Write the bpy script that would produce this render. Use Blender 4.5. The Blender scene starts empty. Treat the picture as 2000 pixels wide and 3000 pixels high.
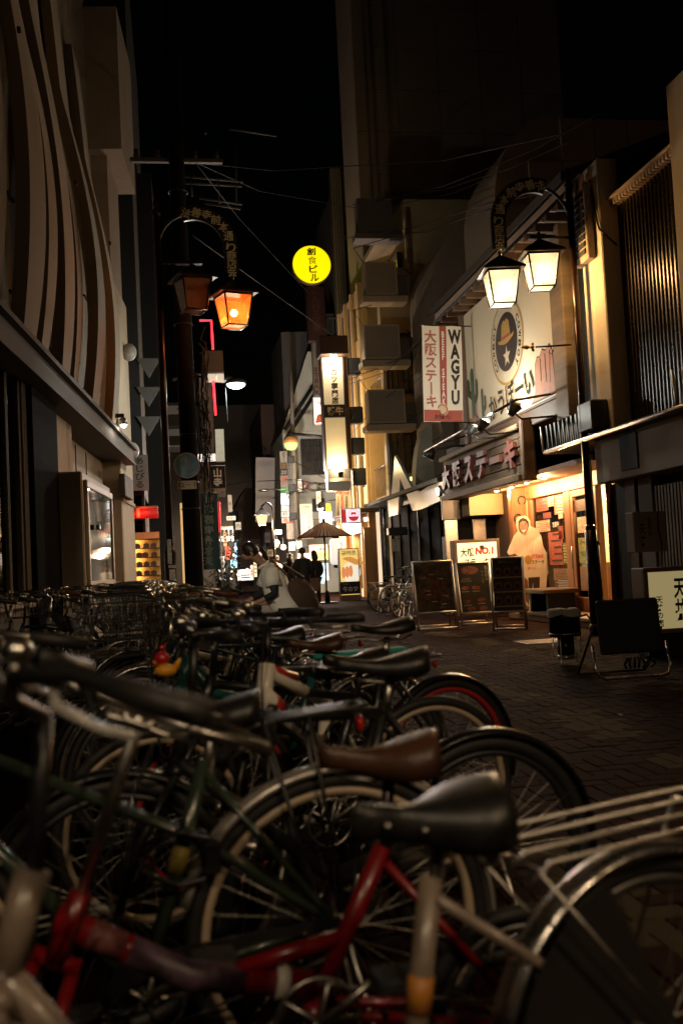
import bpy, bmesh, math, random
from mathutils import Vector, Matrix
SC = bpy.context.scene
COL = SC.collection
R = math.radians
rnd = random.Random(11)

# ------------------------------------------------------------------ camera, world, exposure
F = 2917.0            # focal length in photo pixels (photo 2000 x 3000), a 35 mm lens
H = 1.17              # eye height
CAM = Vector((0, 0, H))
yc = Vector((-470, -180, -F)).normalized()            # the street's direction seen from the camera
hc = Vector((1, 0.05, 0))                             # the tilted horizon
zc = hc.cross(yc).normalized()
if zc.y < 0: zc = -zc
xc = yc.cross(zc)
RM = Matrix((xc, yc, zc))                             # camera -> world
cam_d = bpy.data.cameras.new('camera')
cam_d.sensor_fit = 'VERTICAL'; cam_d.sensor_height = 36.0
cam_d.lens = 36.0 * F / 3000.0
cam_d.clip_start = 0.05; cam_d.clip_end = 600
cam_d.dof.use_dof = True; cam_d.dof.focus_distance = 14.0; cam_d.dof.aperture_fstop = 2.8
cam = bpy.data.objects.new('camera', cam_d); COL.objects.link(cam)
cam.matrix_world = Matrix.Translation(CAM) @ RM.to_4x4()
SC.camera = cam

world = bpy.data.worlds.new('World'); SC.world = world; world.use_nodes = True
wn = world.node_tree
sky = wn.nodes.new('ShaderNodeTexSky'); sky.sky_type = 'NISHITA'; sky.sun_disc = False
sky.sun_elevation = R(1.0); sky.sun_rotation = R(200)
bg = wn.nodes['Background']; bg.inputs['Strength'].default_value = 0.0004
wn.links.new(sky.outputs[0], bg.inputs['Color'])
SC.view_settings.view_transform = 'Standard'; SC.view_settings.look = 'None'
SC.view_settings.exposure = 0.0; SC.view_settings.gamma = 1.0
SC.view_settings.use_curve_mapping = False
SC.render.engine = 'CYCLES'
SC.cycles.use_denoising = True
SC.cycles.max_bounces = 6; SC.cycles.transparent_max_bounces = 12
SC.cycles.sample_clamp_indirect = 4.0
SC.cycles.caustics_reflective = False; SC.cycles.caustics_refractive = False

# ------------------------------------------------------------------ photo pixel -> place
def ray(px, py): return RM @ Vector((px - 1000, 1500 - py, -F))
def at(px, py, Y):
    d = ray(px, py); return CAM + d * (Y / d.y)
def atX(px, py, X):
    d = ray(px, py); return CAM + d * (X / d.x)
def atG(px, py, z=0.0):
    d = ray(px, py); return CAM + d * ((z - H) / d.z)

# ------------------------------------------------------------------ objects
def link(o):
    COL.objects.link(o); return o
def thing(name, label, cat, loc=(0, 0, 0), rz=0.0, group=None, kind=None):
    o = bpy.data.objects.new(name, None); link(o); o.empty_display_size = .1
    o.location = loc; o.rotation_euler = (0, 0, rz)
    o['label'] = label; o['category'] = cat
    if group: o['group'] = group
    if kind: o['kind'] = kind
    return o
def tag(o, label=None, cat=None, group=None, kind=None):
    if label: o['label'] = label
    if cat: o['category'] = cat
    if group: o['group'] = group
    if kind: o['kind'] = kind
    return o
def kids(o): return KIDS.get(o.name, [])
KIDS = {}
def copy_tree(o, parent=None, loc=None, rz=None, label=None):
    c = o.copy(); link(c)
    if parent is not None:
        c.parent = parent; KIDS.setdefault(parent.name, []).append(c)
    if loc is not None: c.location = loc
    if rz is not None: c.rotation_euler = (c.rotation_euler.x, c.rotation_euler.y, rz)
    if label: c['label'] = label
    for ch in list(kids(o)): copy_tree(ch, c)
    return c

class MB:
    def __init__(s): s.v = []; s.f = []; s.sm = []
    def add(s, vs, fs, smooth=False, M=None):
        n = len(s.v)
        s.v += [tuple(M @ Vector(v)) for v in vs] if M is not None else [tuple(v) for v in vs]
        s.f += [tuple(i + n for i in f) for f in fs]; s.sm += [smooth] * len(fs); return s
    def box(s, x0, x1, y0, y1, z0, z1, M=None):
        vs = [(x0,y0,z0),(x1,y0,z0),(x1,y1,z0),(x0,y1,z0),(x0,y0,z1),(x1,y0,z1),(x1,y1,z1),(x0,y1,z1)]
        return s.add(vs, [(0,3,2,1),(4,5,6,7),(0,1,5,4),(1,2,6,5),(2,3,7,6),(3,0,4,7)], False, M)
    def bbox(s, x0, x1, y0, y1, z0, z1, b=.01, M=None):
        """box with chamfered edges"""
        vs = []; 
        for sx in (0, 1):
            for sy in (0, 1):
                for sz in (0, 1):
                    X = (x0, x1)[sx]; Y = (y0, y1)[sy]; Z = (z0, z1)[sz]
                    dx = b * (1 - 2*sx); dy = b * (1 - 2*sy); dz = b * (1 - 2*sz)
                    vs += [(X, Y+dy, Z+dz), (X+dx, Y, Z+dz), (X+dx, Y+dy, Z)]
        i = lambda a, c, d, k: (a*4 + c*2 + d)*3 + k
        fs = [(i(0,0,0,0), i(0,0,1,0), i(0,1,1,0), i(0,1,0,0)), (i(1,0,0,0), i(1,1,0,0), i(1,1,1,0), i(1,0,1,0)),
              (i(0,0,0,1), i(1,0,0,1), i(1,0,1,1), i(0,0,1,1)), (i(0,1,0,1), i(0,1,1,1), i(1,1,1,1), i(1,1,0,1)),
              (i(0,0,0,2), i(0,1,0,2), i(1,1,0,2), i(1,0,0,2)), (i(0,0,1,2), i(1,0,1,2), i(1,1,1,2), i(0,1,1,2))]
        for a in (0, 1):
            for c in (0, 1):
                fs.append((i(a,c,0,0), i(a,c,1,0), i(a,c,1,1), i(a,c,0,1)))
                fs.append((i(a,0,c,0), i(a,1,c,0), i(a,1,c,2), i(a,0,c,2)))
                fs.append((i(0,a,c,1), i(1,a,c,1), i(1,a,c,2), i(0,a,c,2)))
        for a in (0, 1):
            for c in (0, 1):
                for d in (0, 1): fs.append((i(a,c,d,0), i(a,c,d,1), i(a,c,d,2)))
        return s.add(vs, fs, False, M)
    def tube(s, pts, r, n=8, closed=False, caps=True, M=None):
        P = [Vector(p) for p in pts]; m = len(P)
        rr = r if isinstance(r, (list, tuple)) else [r] * m
        vs = []; fs = []
        ref = None
        for k in range(m):
            if closed: t = P[(k+1) % m] - P[k-1]
            else: t = P[min(k+1, m-1)] - P[max(k-1, 0)]
            if t.length < 1e-9: t = Vector((0, 0, 1))
            t.normalize()
            if ref is None:
                ref = Vector((0, 0, 1)) if abs(t.z) < .9 else Vector((1, 0, 0))
            a = t.cross(ref)
            if a.length < 1e-6: a = t.orthogonal()
            a.normalize(); b = t.cross(a); ref = -b if False else a.cross(t)
            for j in range(n):
                an = 2*math.pi*j/n
                vs.append(P[k] + (a*math.cos(an) + b*math.sin(an)) * rr[k])
        segs = m if closed else m - 1
        for k in range(segs):
            k2 = (k+1) % m
            for j in range(n):
                j2 = (j+1) % n
                fs.append((k*n+j, k*n+j2, k2*n+j2, k2*n+j))
        if caps and not closed:
            fs.append(tuple(range(n))); fs.append(tuple(reversed(range((m-1)*n, m*n))))
        return s.add(vs, fs, True, M)
    def lathe(s, prof, n=16, M=None, smooth=True):
        """profile of (r, z) round the z axis"""
        vs = []; fs = []
        for r, z in prof:
            for j in range(n):
                a = 2*math.pi*j/n; vs.append((r*math.cos(a), r*math.sin(a), z))
        for k in range(len(prof)-1):
            for j in range(n):
                j2 = (j+1) % n; fs.append((k*n+j, k*n+j2, (k+1)*n+j2, (k+1)*n+j))
        fs.append(tuple(reversed(range(n)))); fs.append(tuple(range((len(prof)-1)*n, len(prof)*n)))
        return s.add(vs, fs, smooth, M)
    def prism(s, poly, a0, a1, axis='y', M=None):
        """polygon in the other two axes pushed along axis (x: poly=(y,z); y: poly=(x,z); z: poly=(x,y))"""
        def mk(p, a):
            return {'x': (a, p[0], p[1]), 'y': (p[0], a, p[1]), 'z': (p[0], p[1], a)}[axis]
        n = len(poly); vs = [mk(p, a0) for p in poly] + [mk(p, a1) for p in poly]
        fs = [tuple(range(n)), tuple(reversed(range(n, 2*n)))]
        for j in range(n):
            j2 = (j+1) % n; fs.append((j, j+n, j2+n, j2))
        return s.add(vs, fs, False, M)
    def sphere(s, c, r, n=12, m=8, M=None, sc=(1, 1, 1)):
        prof = []
        vs = []; fs = []
        for k in range(m+1):
            th = math.pi*k/m
            for j in range(n):
                a = 2*math.pi*j/n
                vs.append((c[0]+r*sc[0]*math.sin(th)*math.cos(a), c[1]+r*sc[1]*math.sin(th)*math.sin(a), c[2]-r*sc[2]*math.cos(th)))
        for k in range(m):
            for j in range(n):
                j2 = (j+1) % n; fs.append((k*n+j, k*n+j2, (k+1)*n+j2, (k+1)*n+j))
        return s.add(vs, fs, True, M)
    def mesh(s, name):
        me = bpy.data.meshes.new(name); me.from_pydata(s.v, [], s.f)
        me.polygons.foreach_set('use_smooth', s.sm); me.update()
        bm = bmesh.new(); bm.from_mesh(me)
        bmesh.ops.remove_doubles(bm, verts=bm.verts, dist=1e-6)
        bmesh.ops.recalc_face_normals(bm, faces=bm.faces)
        bm.to_mesh(me); bm.free()
        return me
    def build(s, name, mat, parent=None, loc=None, rot=None):
        return put(name, s.mesh(name), mat, parent, loc, rot)
def put(name, me, mat, parent=None, loc=None, rot=None):
    if mat is not None and not me.materials: me.materials.append(mat)
    o = bpy.data.objects.new(name, me); link(o)
    if parent is not None:
        o.parent = parent; KIDS.setdefault(parent.name, []).append(o)
    if loc is not None: o.location = loc
    if rot is not None: o.rotation_euler = rot
    return o

# ------------------------------------------------------------------ materials
MATS = {}
def srgb(c):
    return tuple(((x/255)/12.92 if x/255 <= .04045 else (((x/255)+.055)/1.055)**2.4) for x in c)
def mat(name, col, rough=.6, metal=0.0, vary=.15, scale=8.0, bump=0.0, bscale=60.0, coat=0.0, streak=False, trans=0.0, spec=None):
    if name in MATS: return MATS[name]
    m = bpy.data.materials.new(name); m.use_nodes = True; MATS[name] = m
    nt = m.node_tree; b = nt.nodes['Principled BSDF']
    b.inputs['Roughness'].default_value = rough; b.inputs['Metallic'].default_value = metal
    if coat: b.inputs['Coat Weight'].default_value = coat; b.inputs['Coat Roughness'].default_value = .12
    if spec is not None: b.inputs['Specular IOR Level'].default_value = spec
    if trans: b.inputs['Transmission Weight'].default_value = trans
    tc = nt.nodes.new('ShaderNodeTexCoord')
    mp = nt.nodes.new('ShaderNodeMapping'); nt.links.new(tc.outputs['Object'], mp.inputs[0])
    if streak: mp.inputs['Scale'].default_value = (1, 1, .12) if streak == 'z' else (.1, .1, 1)
    ns = nt.nodes.new('ShaderNodeTexNoise'); ns.inputs['Scale'].default_value = scale; ns.inputs['Detail'].default_value = 6
    ns.inputs['Roughness'].default_value = .65
    nt.links.new(mp.outputs[0], ns.inputs[0])
    rp = nt.nodes.new('ShaderNodeValToRGB')
    rp.color_ramp.elements[0].position = .3; rp.color_ramp.elements[1].position = .72
    rp.color_ramp.elements[0].color = (*[max(0, c*(1-vary)) for c in col], 1)
    rp.color_ramp.elements[1].color = (*[min(1, c*(1+vary*.7)) for c in col], 1)
    nt.links.new(ns.outputs[0], rp.inputs[0]); nt.links.new(rp.outputs[0], b.inputs['Base Color'])
    mr = nt.nodes.new('ShaderNodeMapRange'); mr.inputs['To Min'].default_value = max(.03, rough*.8); mr.inputs['To Max'].default_value = min(1, rough*1.25)
    nt.links.new(ns.outputs[0], mr.inputs[0]); nt.links.new(mr.outputs[0], b.inputs['Roughness'])
    if bump:
        n2 = nt.nodes.new('ShaderNodeTexNoise'); n2.inputs['Scale'].default_value = bscale; n2.inputs['Detail'].default_value = 4
        nt.links.new(mp.outputs[0], n2.inputs[0])
        bp = nt.nodes.new('ShaderNodeBump'); bp.inputs['Strength'].default_value = bump; bp.inputs['Distance'].default_value = .01
        nt.links.new(n2.outputs[0], bp.inputs['Height']); nt.links.new(bp.outputs[0], b.inputs['Normal'])
    return m
def emi(name, col, strength=1.0, base=None):
    if name in MATS: return MATS[name]
    m = mat(name, base or tuple(min(1, c) for c in col), .5, vary=.04)
    b = m.node_tree.nodes['Principled BSDF']
    b.inputs['Emission Color'].default_value = (*col, 1); b.inputs['Emission Strength'].default_value = strength
    return m
def glass(name, tint=(.9, .95, .95), rough=.03, clear=.85, glow=None, milk=None):
    """a pane: mostly see-through, with a mirror-like skin"""
    if name in MATS: return MATS[name]
    m = bpy.data.materials.new(name); m.use_nodes = True; MATS[name] = m
    nt = m.node_tree; nt.nodes.remove(nt.nodes['Principled BSDF'])
    out = nt.nodes['Material Output']
    tr = nt.nodes.new('ShaderNodeBsdfTransparent'); tr.inputs[0].default_value = (*tint, 1)
    gl = nt.nodes.new('ShaderNodeBsdfGlossy'); gl.inputs['Roughness'].default_value = rough
    fr = nt.nodes.new('ShaderNodeFresnel'); fr.inputs[0].default_value = 1.5
    mx = nt.nodes.new('ShaderNodeMixShader')
    nt.links.new(fr.outputs[0], mx.inputs[0]); nt.links.new(tr.outputs[0], mx.inputs[1]); nt.links.new(gl.outputs[0], mx.inputs[2])
    last = mx
    if glow:
        em = nt.nodes.new('ShaderNodeEmission'); em.inputs[0].default_value = (*glow[0], 1); em.inputs[1].default_value = glow[1]
        ad = nt.nodes.new('ShaderNodeAddShader'); nt.links.new(mx.outputs[0], ad.inputs[0]); nt.links.new(em.outputs[0], ad.inputs[1]); last = ad
    if milk:
        tl = nt.nodes.new('ShaderNodeBsdfTranslucent'); tl.inputs[0].default_value = (*milk, 1)
        ad = nt.nodes.new('ShaderNodeAddShader'); nt.links.new(last.outputs[0], ad.inputs[0]); nt.links.new(tl.outputs[0], ad.inputs[1]); last = ad
    nt.links.new(last.outputs[0], out.inputs[0])
    return m

CREAM = mat('cream stucco', (.46, .36, .25), .8, vary=.18, scale=2.2, bump=.25, bscale=90)
CREAM2 = mat('pale plaster', (.52, .42, .29), .8, vary=.2, scale=1.6, bump=.2, bscale=120, streak='z')
GREYPL = mat('grey render', (.2, .17, .14), .85, vary=.22, scale=2.0, bump=.25, bscale=80)
DARKW = mat('dark stained boards', (.035, .024, .016), .6, vary=.35, scale=6, bump=.3, bscale=30, streak='z')
BLACKP = mat('black paint', (.012, .012, .012), .38, vary=.3, scale=9)
BLACKM = mat('black matt', (.01, .01, .01), .75, vary=.3)
DKGREY = mat('dark grey metal', (.045, .045, .045), .45, metal=.4, vary=.25)
STEEL = mat('brushed steel', (.42, .40, .37), .38, metal=1, vary=.15, scale=20)
CHROME = mat('chrome', (.74, .71, .66), .27, metal=1, vary=.12, scale=25)
ALU = mat('aluminium frame', (.5, .48, .45), .42, metal=.9, vary=.15, scale=14)
WOODB = mat('varnished orange wood', (.30, .13, .05), .5, vary=.4, scale=5, bump=.15, bscale=40, streak='z')
WOODD = mat('dark brown wood', (.11, .06, .032), .6, vary=.45, scale=5, bump=.35, bscale=35, streak='z')
WOODP = mat('weathered plank', (.25, .17, .10), .7, vary=.5, scale=3.5, bump=.5, bscale=25, streak='x')
WHITEP = mat('white paint', (.74, .72, .67), .5, vary=.08, scale=3)
WHITEW = mat('white wall panel', (.62, .6, .54), .6, vary=.12, scale=1.8)
REDP = mat('red print', (.55, .03, .025), .55, vary=.1)
BLKINK = mat('black print', (.012, .011, .01), .6, vary=.1)
WHTINK = mat('white print', (.82, .8, .75), .6, vary=.05)
ROOF = mat('roof metal', (.055, .04, .03), .5, vary=.3, scale=3)

# ------------------------------------------------------------------ lettering
_tc = {}
def txt_mesh(s, bold=0.0, lead=1.0):
    k = (s, bold, lead)
    if k in _tc: return _tc[k]
    c = bpy.data.curves.new('lettering', 'FONT'); c.body = s; c.align_x = 'CENTER'; c.resolution_u = 2
    c.offset = 0.0 if any(q in '食酒業屋' for q in s) else bold; c.space_line = lead
    o = bpy.data.objects.new('lettering', c); link(o); bpy.context.view_layer.update()
    me = bpy.data.meshes.new_from_object(o)
    bpy.data.objects.remove(o); bpy.data.curves.remove(c)
    vs = [v.co for v in me.vertices]
    x0 = min(v.x for v in vs); x1 = max(v.x for v in vs); y0 = min(v.y for v in vs); y1 = max(v.y for v in vs)
    _tc[k] = ([((v.x-x0)/(x1-x0)-.5, (v.y-y0)/(y1-y0)-.5) for v in vs], [tuple(p.vertices) for p in me.polygons])
    bpy.data.meshes.remove(me)
    return _tc[k]
def text(s, parent, m, cx, cz, w, h, y, bold=0.0, vert=False, lead=1.0, name='lettering', rot=0.0, skew=0.0):
    """flat lettering in the parent's x-z plane, fitted to a w x h box about (cx, cz), facing -y"""
    if vert: s = '\n'.join(s.replace('ー', '丨'))
    vs, fs = txt_mesh(s, bold, lead)
    ca, sa = math.cos(rot), math.sin(rot)
    V = []
    for a, b in vs:
        px, pz = a*w + skew*b*h, b*h
        V.append((cx + px*ca - pz*sa, y, cz + px*sa + pz*ca))
    me = bpy.data.meshes.new(name); me.from_pydata(V, [], fs); me.update()
    return put(name, me, m, parent)
def disc(mb, cx, cz, rx, rz, y, n=36, r0=0.0):
    if r0 <= 0:
        mb.add([(cx+rx*math.cos(2*math.pi*k/n), y, cz+rz*math.sin(2*math.pi*k/n)) for k in range(n)], [tuple(range(n))])
    else:
        vs = []
        for k in range(n):
            a = 2*math.pi*k/n
            vs += [(cx+rx*math.cos(a), y, cz+rz*math.sin(a)), (cx+rx*r0*math.cos(a), y, cz+rz*r0*math.sin(a))]
        mb.add(vs, [(2*k, (2*k+2) % (2*n), (2*k+3) % (2*n), 2*k+1) for k in range(n)])
    return mb
def poly(mb, pts, y):
    return mb.add([(p[0], y, p[1]) for p in pts], [tuple(range(len(pts)))])

# ------------------------------------------------------------------ lamps
LK = 4.0               # one gain for every lamp, the added ones too
def lamp(name, parent, loc, power, col=(1, .72, .38), radius=.05, kind='POINT', rot=None, spot=90, blend=.5, size=None):
    l = bpy.data.lights.new(name, kind); l.energy = power * LK; l.color = col
    if kind == 'AREA':
        l.shape = 'RECTANGLE'; l.size, l.size_y = size
    else: l.shadow_soft_size = radius
    if kind == 'SPOT': l.spot_size = R(spot); l.spot_blend = blend
    o = bpy.data.objects.new(name, l); link(o); o.location = loc
    if rot is not None: o.rotation_euler = rot
    if parent is not None: o.parent = parent
    return o
def aim(v):
    return Vector(v).to_track_quat('-Z', 'Y').to_euler()

# a box that faces the camera end of the street, from a photo box at a known distance
def pbox(x0, y0, x1, y1, Y):
    c = at((x0+x1)/2, (y0+y1)/2, Y); s = Y / ray((x0+x1)/2, (y0+y1)/2).y
    return c, (x1-x0)*s, (y1-y0)*s
# ================================================================== ground
g = MB(); g.add([(-30, -12, -.055), (60, -12, -.055), (60, 200, -.055), (-30, 200, -.055)], [(0, 1, 2, 3)])
tag(g.build('ground', mat('dark asphalt', (.032, .027, .024), .75, vary=.35, scale=3, bump=.4, bscale=140)), kind='structure')
pav_base = MB().add([(-2.4, -6, -.012), (6.9, -6, -.012), (6.9, 60, -.012), (-2.4, 60, -.012)], [(0, 1, 2, 3)])
pavement = tag(pav_base.build('pavement', mat('dark joint sand', (.010, .007, .005), .9, vary=.3, scale=20, spec=.0)), kind='structure')
PAVE = [mat('red brown paver', (.027, .010, .006), .85, vary=.5, scale=5, bump=.3, bscale=120, spec=.02),
        mat('brown paver', (.022, .0095, .006), .85, vary=.35, scale=9, bump=.3, bscale=120, spec=.02),
        mat('dark red paver', (.020, .008, .0055), .85, vary=.35, scale=13, bump=.3, bscale=120, spec=.02),
        mat('buff paver', (.070, .051, .027), .85, vary=.3, scale=10, bump=.3, bscale=120, spec=.02)]
U = .105
def paver_geo(mb, x0, x1, y0, y1, zt, tx, ty):
    gp = .0022; b = .004
    x0 += gp; x1 -= gp; y0 += gp; y1 -= gp
    vs = [(x0,y0,-.03),(x1,y0,-.03),(x1,y1,-.03),(x0,y1,-.03),
          (x0,y0,zt-b-tx-ty),(x1,y0,zt-b+tx-ty),(x1,y1,zt-b+tx+ty),(x0,y1,zt-b-tx+ty),
          (x0+b,y0+b,zt-tx-ty),(x1-b,y0+b,zt+tx-ty),(x1-b,y1-b,zt+tx+ty),(x0+b,y1-b,zt-tx+ty)]
    fs = [(8,9,10,11)]
    for j in range(4):
        k = (j+1) % 4; fs += [(j,k,k+4,j+4), (j+4,k+4,k+8,j+8)]
    mb.add(vs, fs)
cand = []
for r in range(int(1.2/U), int(19/U)):
    for c in range(int(.3/U), int(6.25/U)):
        m4 = (c - r) % 4
        if m4 == 0: rc = (c*U, (c+2)*U, r*U, (r+1)*U)
        elif m4 == 2: rc = (c*U, (c+1)*U, (r-1)*U, (r+1)*U)
        else: continue
        x, y = (rc[0]+rc[1])/2, (rc[2]+rc[3])/2
        pale = False
        for bx in (1.36, 2.76, 4.16):
            if abs(x - bx - .10*math.sin(y*1.9)) < .17 and (int((y+bx*3)/.62) % 3 != 1): pale = True
        cand.append((rc, x, y, 3 if pale else rnd.choice((0, 0, 1, 2))))
def inframe(x, y):
    d = RM.transposed() @ Vector((x, y, -H))
    if d.z > -.1: return False
    px = 1000 + d.x/-d.z*F; py = 1500 - d.y/-d.z*F
    return -20 < px < 2020 and py < 3020
vis = sorted([q for q in cand if inframe(q[1], q[2]) and q[1] > 1.05 + .0*q[2]], key=lambda q: q[2])
near = set(id(q) for q in vis[:296])
rest = [MB() for _ in range(4)]
for q in cand:
    zt = rnd.uniform(-.0022, .0022); tx = rnd.uniform(-.0012, .0012); ty = rnd.uniform(-.0012, .0012)
    if id(q) in near:
        b = MB(); paver_geo(b, *q[0], zt, tx, ty); b.build('paver', PAVE[q[3]], pavement)
    else: paver_geo(rest[q[3]], *q[0], zt, tx, ty)
for k in range(4):
    tag(rest[k].build('paving', PAVE[k], pavement), kind='stuff')
# the far stretch of the lane, and the lane behind the camera, laid in the same brick
far = MB()
for (y0, y1, x0, x1) in ((18.95, 60, -.6, 6.9), (-6, 1.15, -1.2, 6.3)):
    for r in range(int((y1-y0)/.42)):
        for c in range(int((x1-x0)/.84)):
            xx = x0 + c*.84 + (r % 2)*.42; yy = y0 + r*.42
            paver_geo(far, xx, min(xx+.84, x1), yy, yy+.42, 0, 0, 0)
tag(far.build('paving', PAVE[1], pavement), kind='stuff')
q = atG(1582, 1880); o = thing('drain_cover', 'square iron drain cover set in the paving before the menu boards', 'drain cover', (q.x, q.y, 0))
MB().bbox(-.30, .30, -.30, .30, -.01, .008, .004).build('cover', mat('worn iron', (.05, .042, .036), .5, metal=.6, vary=.4), o)
m = MB()
for k in range(7): m.box(-.24, .24, -.24+.07*k, -.21+.07*k, .008, .010)
m.build('rib', mat('iron rib', (.025, .022, .02), .5, metal=.6), o)
for k in range(9):
    x, y = rnd.uniform(1.6, 4.6), rnd.uniform(3.2, 11)
    o = thing('paper_scrap', 'tiny pale scrap of litter on the brick paving', 'litter', (x, y, .004), rnd.uniform(0, 6), 'scraps of litter on the paving')
    MB().add([(-.02, -.012, 0), (.02, -.014, .003), (.022, .012, .008), (-.018, .014, .002)], [(0, 1, 2, 3)]).build('scrap', mat('scrap paper', (.35, .33, .3), .7), o)
# ================================================================== left building with curved ribs
LB0 = Vector((-2.5, 0, 0)); LBA = math.atan2(1, .068)
lb = thing('rib_building', 'tall cream building with curved vertical ribs above a dark ledge, left side of the lane', 'building', LB0, LBA)
_u = Vector((math.cos(LBA), math.sin(LBA), 0)); _n = Vector((-_u.y, _u.x, 0))     # along the wall; into the wall
def atL(px, py, off=0.0):
    """photo pixel -> (u, z) on the left facade's plane, pushed off metres towards the lane"""
    d = ray(px, py); o = LB0 - _n*off
    t = (o - CAM).dot(_n) / d.dot(_n); p = CAM + d*t
    return (p - LB0).dot(_u), p.z
U1 = atL(372, 1300)[0]
w = MB(); w.box(4, U1, .9, 1.2, 0, 11)                # back wall of the recesses behind
w.build('rear_wall', DARKW, lb)
w = MB(); w.box(4, U1-.9, .3, .5, 3.62, 13); w.build('upper_wall', mat('dim backing wall', (.20, .155, .11), .85, vary=.25, scale=2), lb)
lz0 = 3.40
w = MB(); w.box(4, U1-1.15, -.30, .5, lz0, lz0+.05); w.box(4, U1-1.15, -.26, .5, lz0+.05, lz0+.30); w.box(4, U1-1.15, -.34, -.26, lz0+.30, lz0+.36)
w.build('ledge', mat('brown ledge metal', (.045, .034, .026), .7, vary=.5, scale=4), lb)
RIB = mat('rib stucco', (.26, .20, .14), .8, vary=.2, scale=1.7, bump=.3, bscale=70, streak='z')
def rib(u, wu, zb, zt, bulge, lean, sink=.0, depth=.13):
    n = 30; vs = []; fs = []
    for k in range(n+1):
        t = k/n; z = zb + (zt-zb)*t
        o = .16 + bulge*math.sin(math.pi*min(1, .14+t*1.25)) - lean*t**1.6 - sink
        taper = 1.0 - .30*max(0, 1-t/.30)**2
        uu = u + .10*math.sin(t*2.6)                  # the rib leans along the wall as it climbs
        a = wu*taper
        vs += [(uu, -o-.02, z), (uu+a, -o-.02+.03, z), (uu+a, -o+depth, z), (uu, -o+depth, z)]
    for k in range(n):
        for j in range(4):
            j2 = (j+1) % 4; fs.append((4*k+j, 4*k+j2, 4*k+4+j2, 4*k+4+j))
    fs += [(0, 1, 2, 3), (4*n, 4*n+1, 4*n+2, 4*n+3)]
    return MB().add(vs, fs)
ribs = []
uu = 6.2; i = 0
while uu < 17.6:
    wu = (1.0, .72, .92, .66)[i % 4]
    ribs.append((uu, wu, 3.76 + .12*(i % 2), 11.4 - .10*i, .20 + .05*(i % 3), .34 + .07*(i % 2), .10*(i % 2))); uu += wu + (.30, .22, .36, .20)[i % 4]; i += 1
for i, a in enumerate(ribs):
    rib(*a).build('rib', RIB, lb)
    for dz in (4.3 + .15*(i % 3), 5.6 + .3*(i % 2)):
        MB().box(a[0]+a[1]+.02, a[0]+a[1]+.34, .05, .08, dz, dz+.035).build('tie_bar', BLACKP, lb)
    for dz in ((6.4 + .3*(i % 2),) if i % 3 == 0 else ()): MB().lathe([(.035, 0), (.035, .03)], 8, Matrix.Translation((a[0]+.10*math.sin((dz-3.8)/7.6*2.6)+a[1]*.5, -.42, dz)) @ Matrix.Rotation(math.pi/2, 4, 'X')).build('fixing', BLACKM, lb)
# pilaster at the far end and the flat face above it
w = MB(); w.bbox(U1-2.0, U1, -.10, 1.2, 0, 6.97, .02); w.bbox(U1-2.0, U1+.03, -.13, 1.2, 2.62, 2.70, .01)
w.build('pilaster', CREAM, lb)
w = MB(); w.box(U1-1.7, U1-.02, -.02, 1.2, 6.97, 9.6); w.box(U1-2.0, U1+.4, -.35, 1.2, 9.6, 12.5); w.build('upper_corner', mat('upper stucco', (.3, .23, .16), .85, vary=.2, scale=2), lb)
MB().bbox(U1-2.6, U1-1.3, -.24, -.13, 2.68, 3.1, .01).build('corner_bracket', mat('brown ledge metal', (.1, .07, .05)), lb)
# ground floor: shop window, dark pillar, cream wall, stone base
ua, _ = atL(-60, 1600); ub, _ = atL(62, 1600); uc, _ = atL(76, 1600); ud, _ = atL(152, 1600); ue, _ = atL(222, 1600); uf, _ = atL(300, 1600)
MB().box(4, ub, .02, .06, .95, 3.3).build('window', glass('shop glass', (.35, .33, .3)), lb)
MB().box(4, ub, .5, .55, 0, 3.4).build('window_backing', mat('dim interior', (.03, .022, .016), .8), lb)
f = MB(); f.bbox(ub-.10, ub, -.04, .1, .95, 3.4, .008); f.bbox(ub-.62, ub-.50, -.02, .1, .95, 3.4, .008); f.bbox(ub, uc, -.06, .2, .9, 3.4, .008)
f.build('window_frame', mat('grey window frame', (.09, .075, .055), .8, vary=.2, spec=.15), lb)
MB().bbox(4, uc, -.1, .2, .88, .95, .01).build('sill', CREAM, lb)
MB().box(4, uc, -.02, .3, 0, .88).build('plinth', GREYPL, lb)
MB().bbox(uc, ud, -.12, .3, 0, 3.4, .015).build('dark_pillar', mat('black granite', (.006, .005, .004), .9, vary=.3, spec=.03), lb)
MB().box(ud, ue, .0, .3, .78, 3.4).build('cream_wall', CREAM, lb)
MB().bbox(ud, ue+.9, -.03, .3, 0, .78, .01).build('stone_base', mat('flecked stone', (.2, .17, .14), .7, vary=.5, scale=60, bump=.3), lb)
MB().box(ue, U1-2.0, .25, .4, 0, 3.4).build('recess_wall', CREAM, lb)
for k in range(3):
    uu = ue + .7 + k*1.05
    MB().box(uu, uu+.012, .235, .25, .78, 3.35).build('joint', BLACKM, lb)
MB().bbox(U1-3.0, U1-2.3, .12, .25, .5, 2.5, .01).build('steel_door', STEEL, lb)
# small bright lamp under the ledge
p = atL(290, 1235); wl = thing('wall_lamp', 'small bright white lamp under the ledge of the ribbed building', 'lamp', LB0 + _u*p[0] - _n*.42 + Vector((0, 0, p[1])), LBA)
MB().bbox(-.05, .05, -.02, .42, .06, .12, .008).build('bracket', BLACKP, wl)
MB().lathe([(.02, .06), (.06, .03), (.075, -.07)], 12).build('shade', STEEL, wl)
MB().sphere((0, 0, -.07), .055, 10, 8).build('bulb', emi('white bulb', (1, .88, .7), 14), wl)
lamp('bulb_light', wl, (0, 0, -.17), 1.2, (1, .82, .6))
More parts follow.
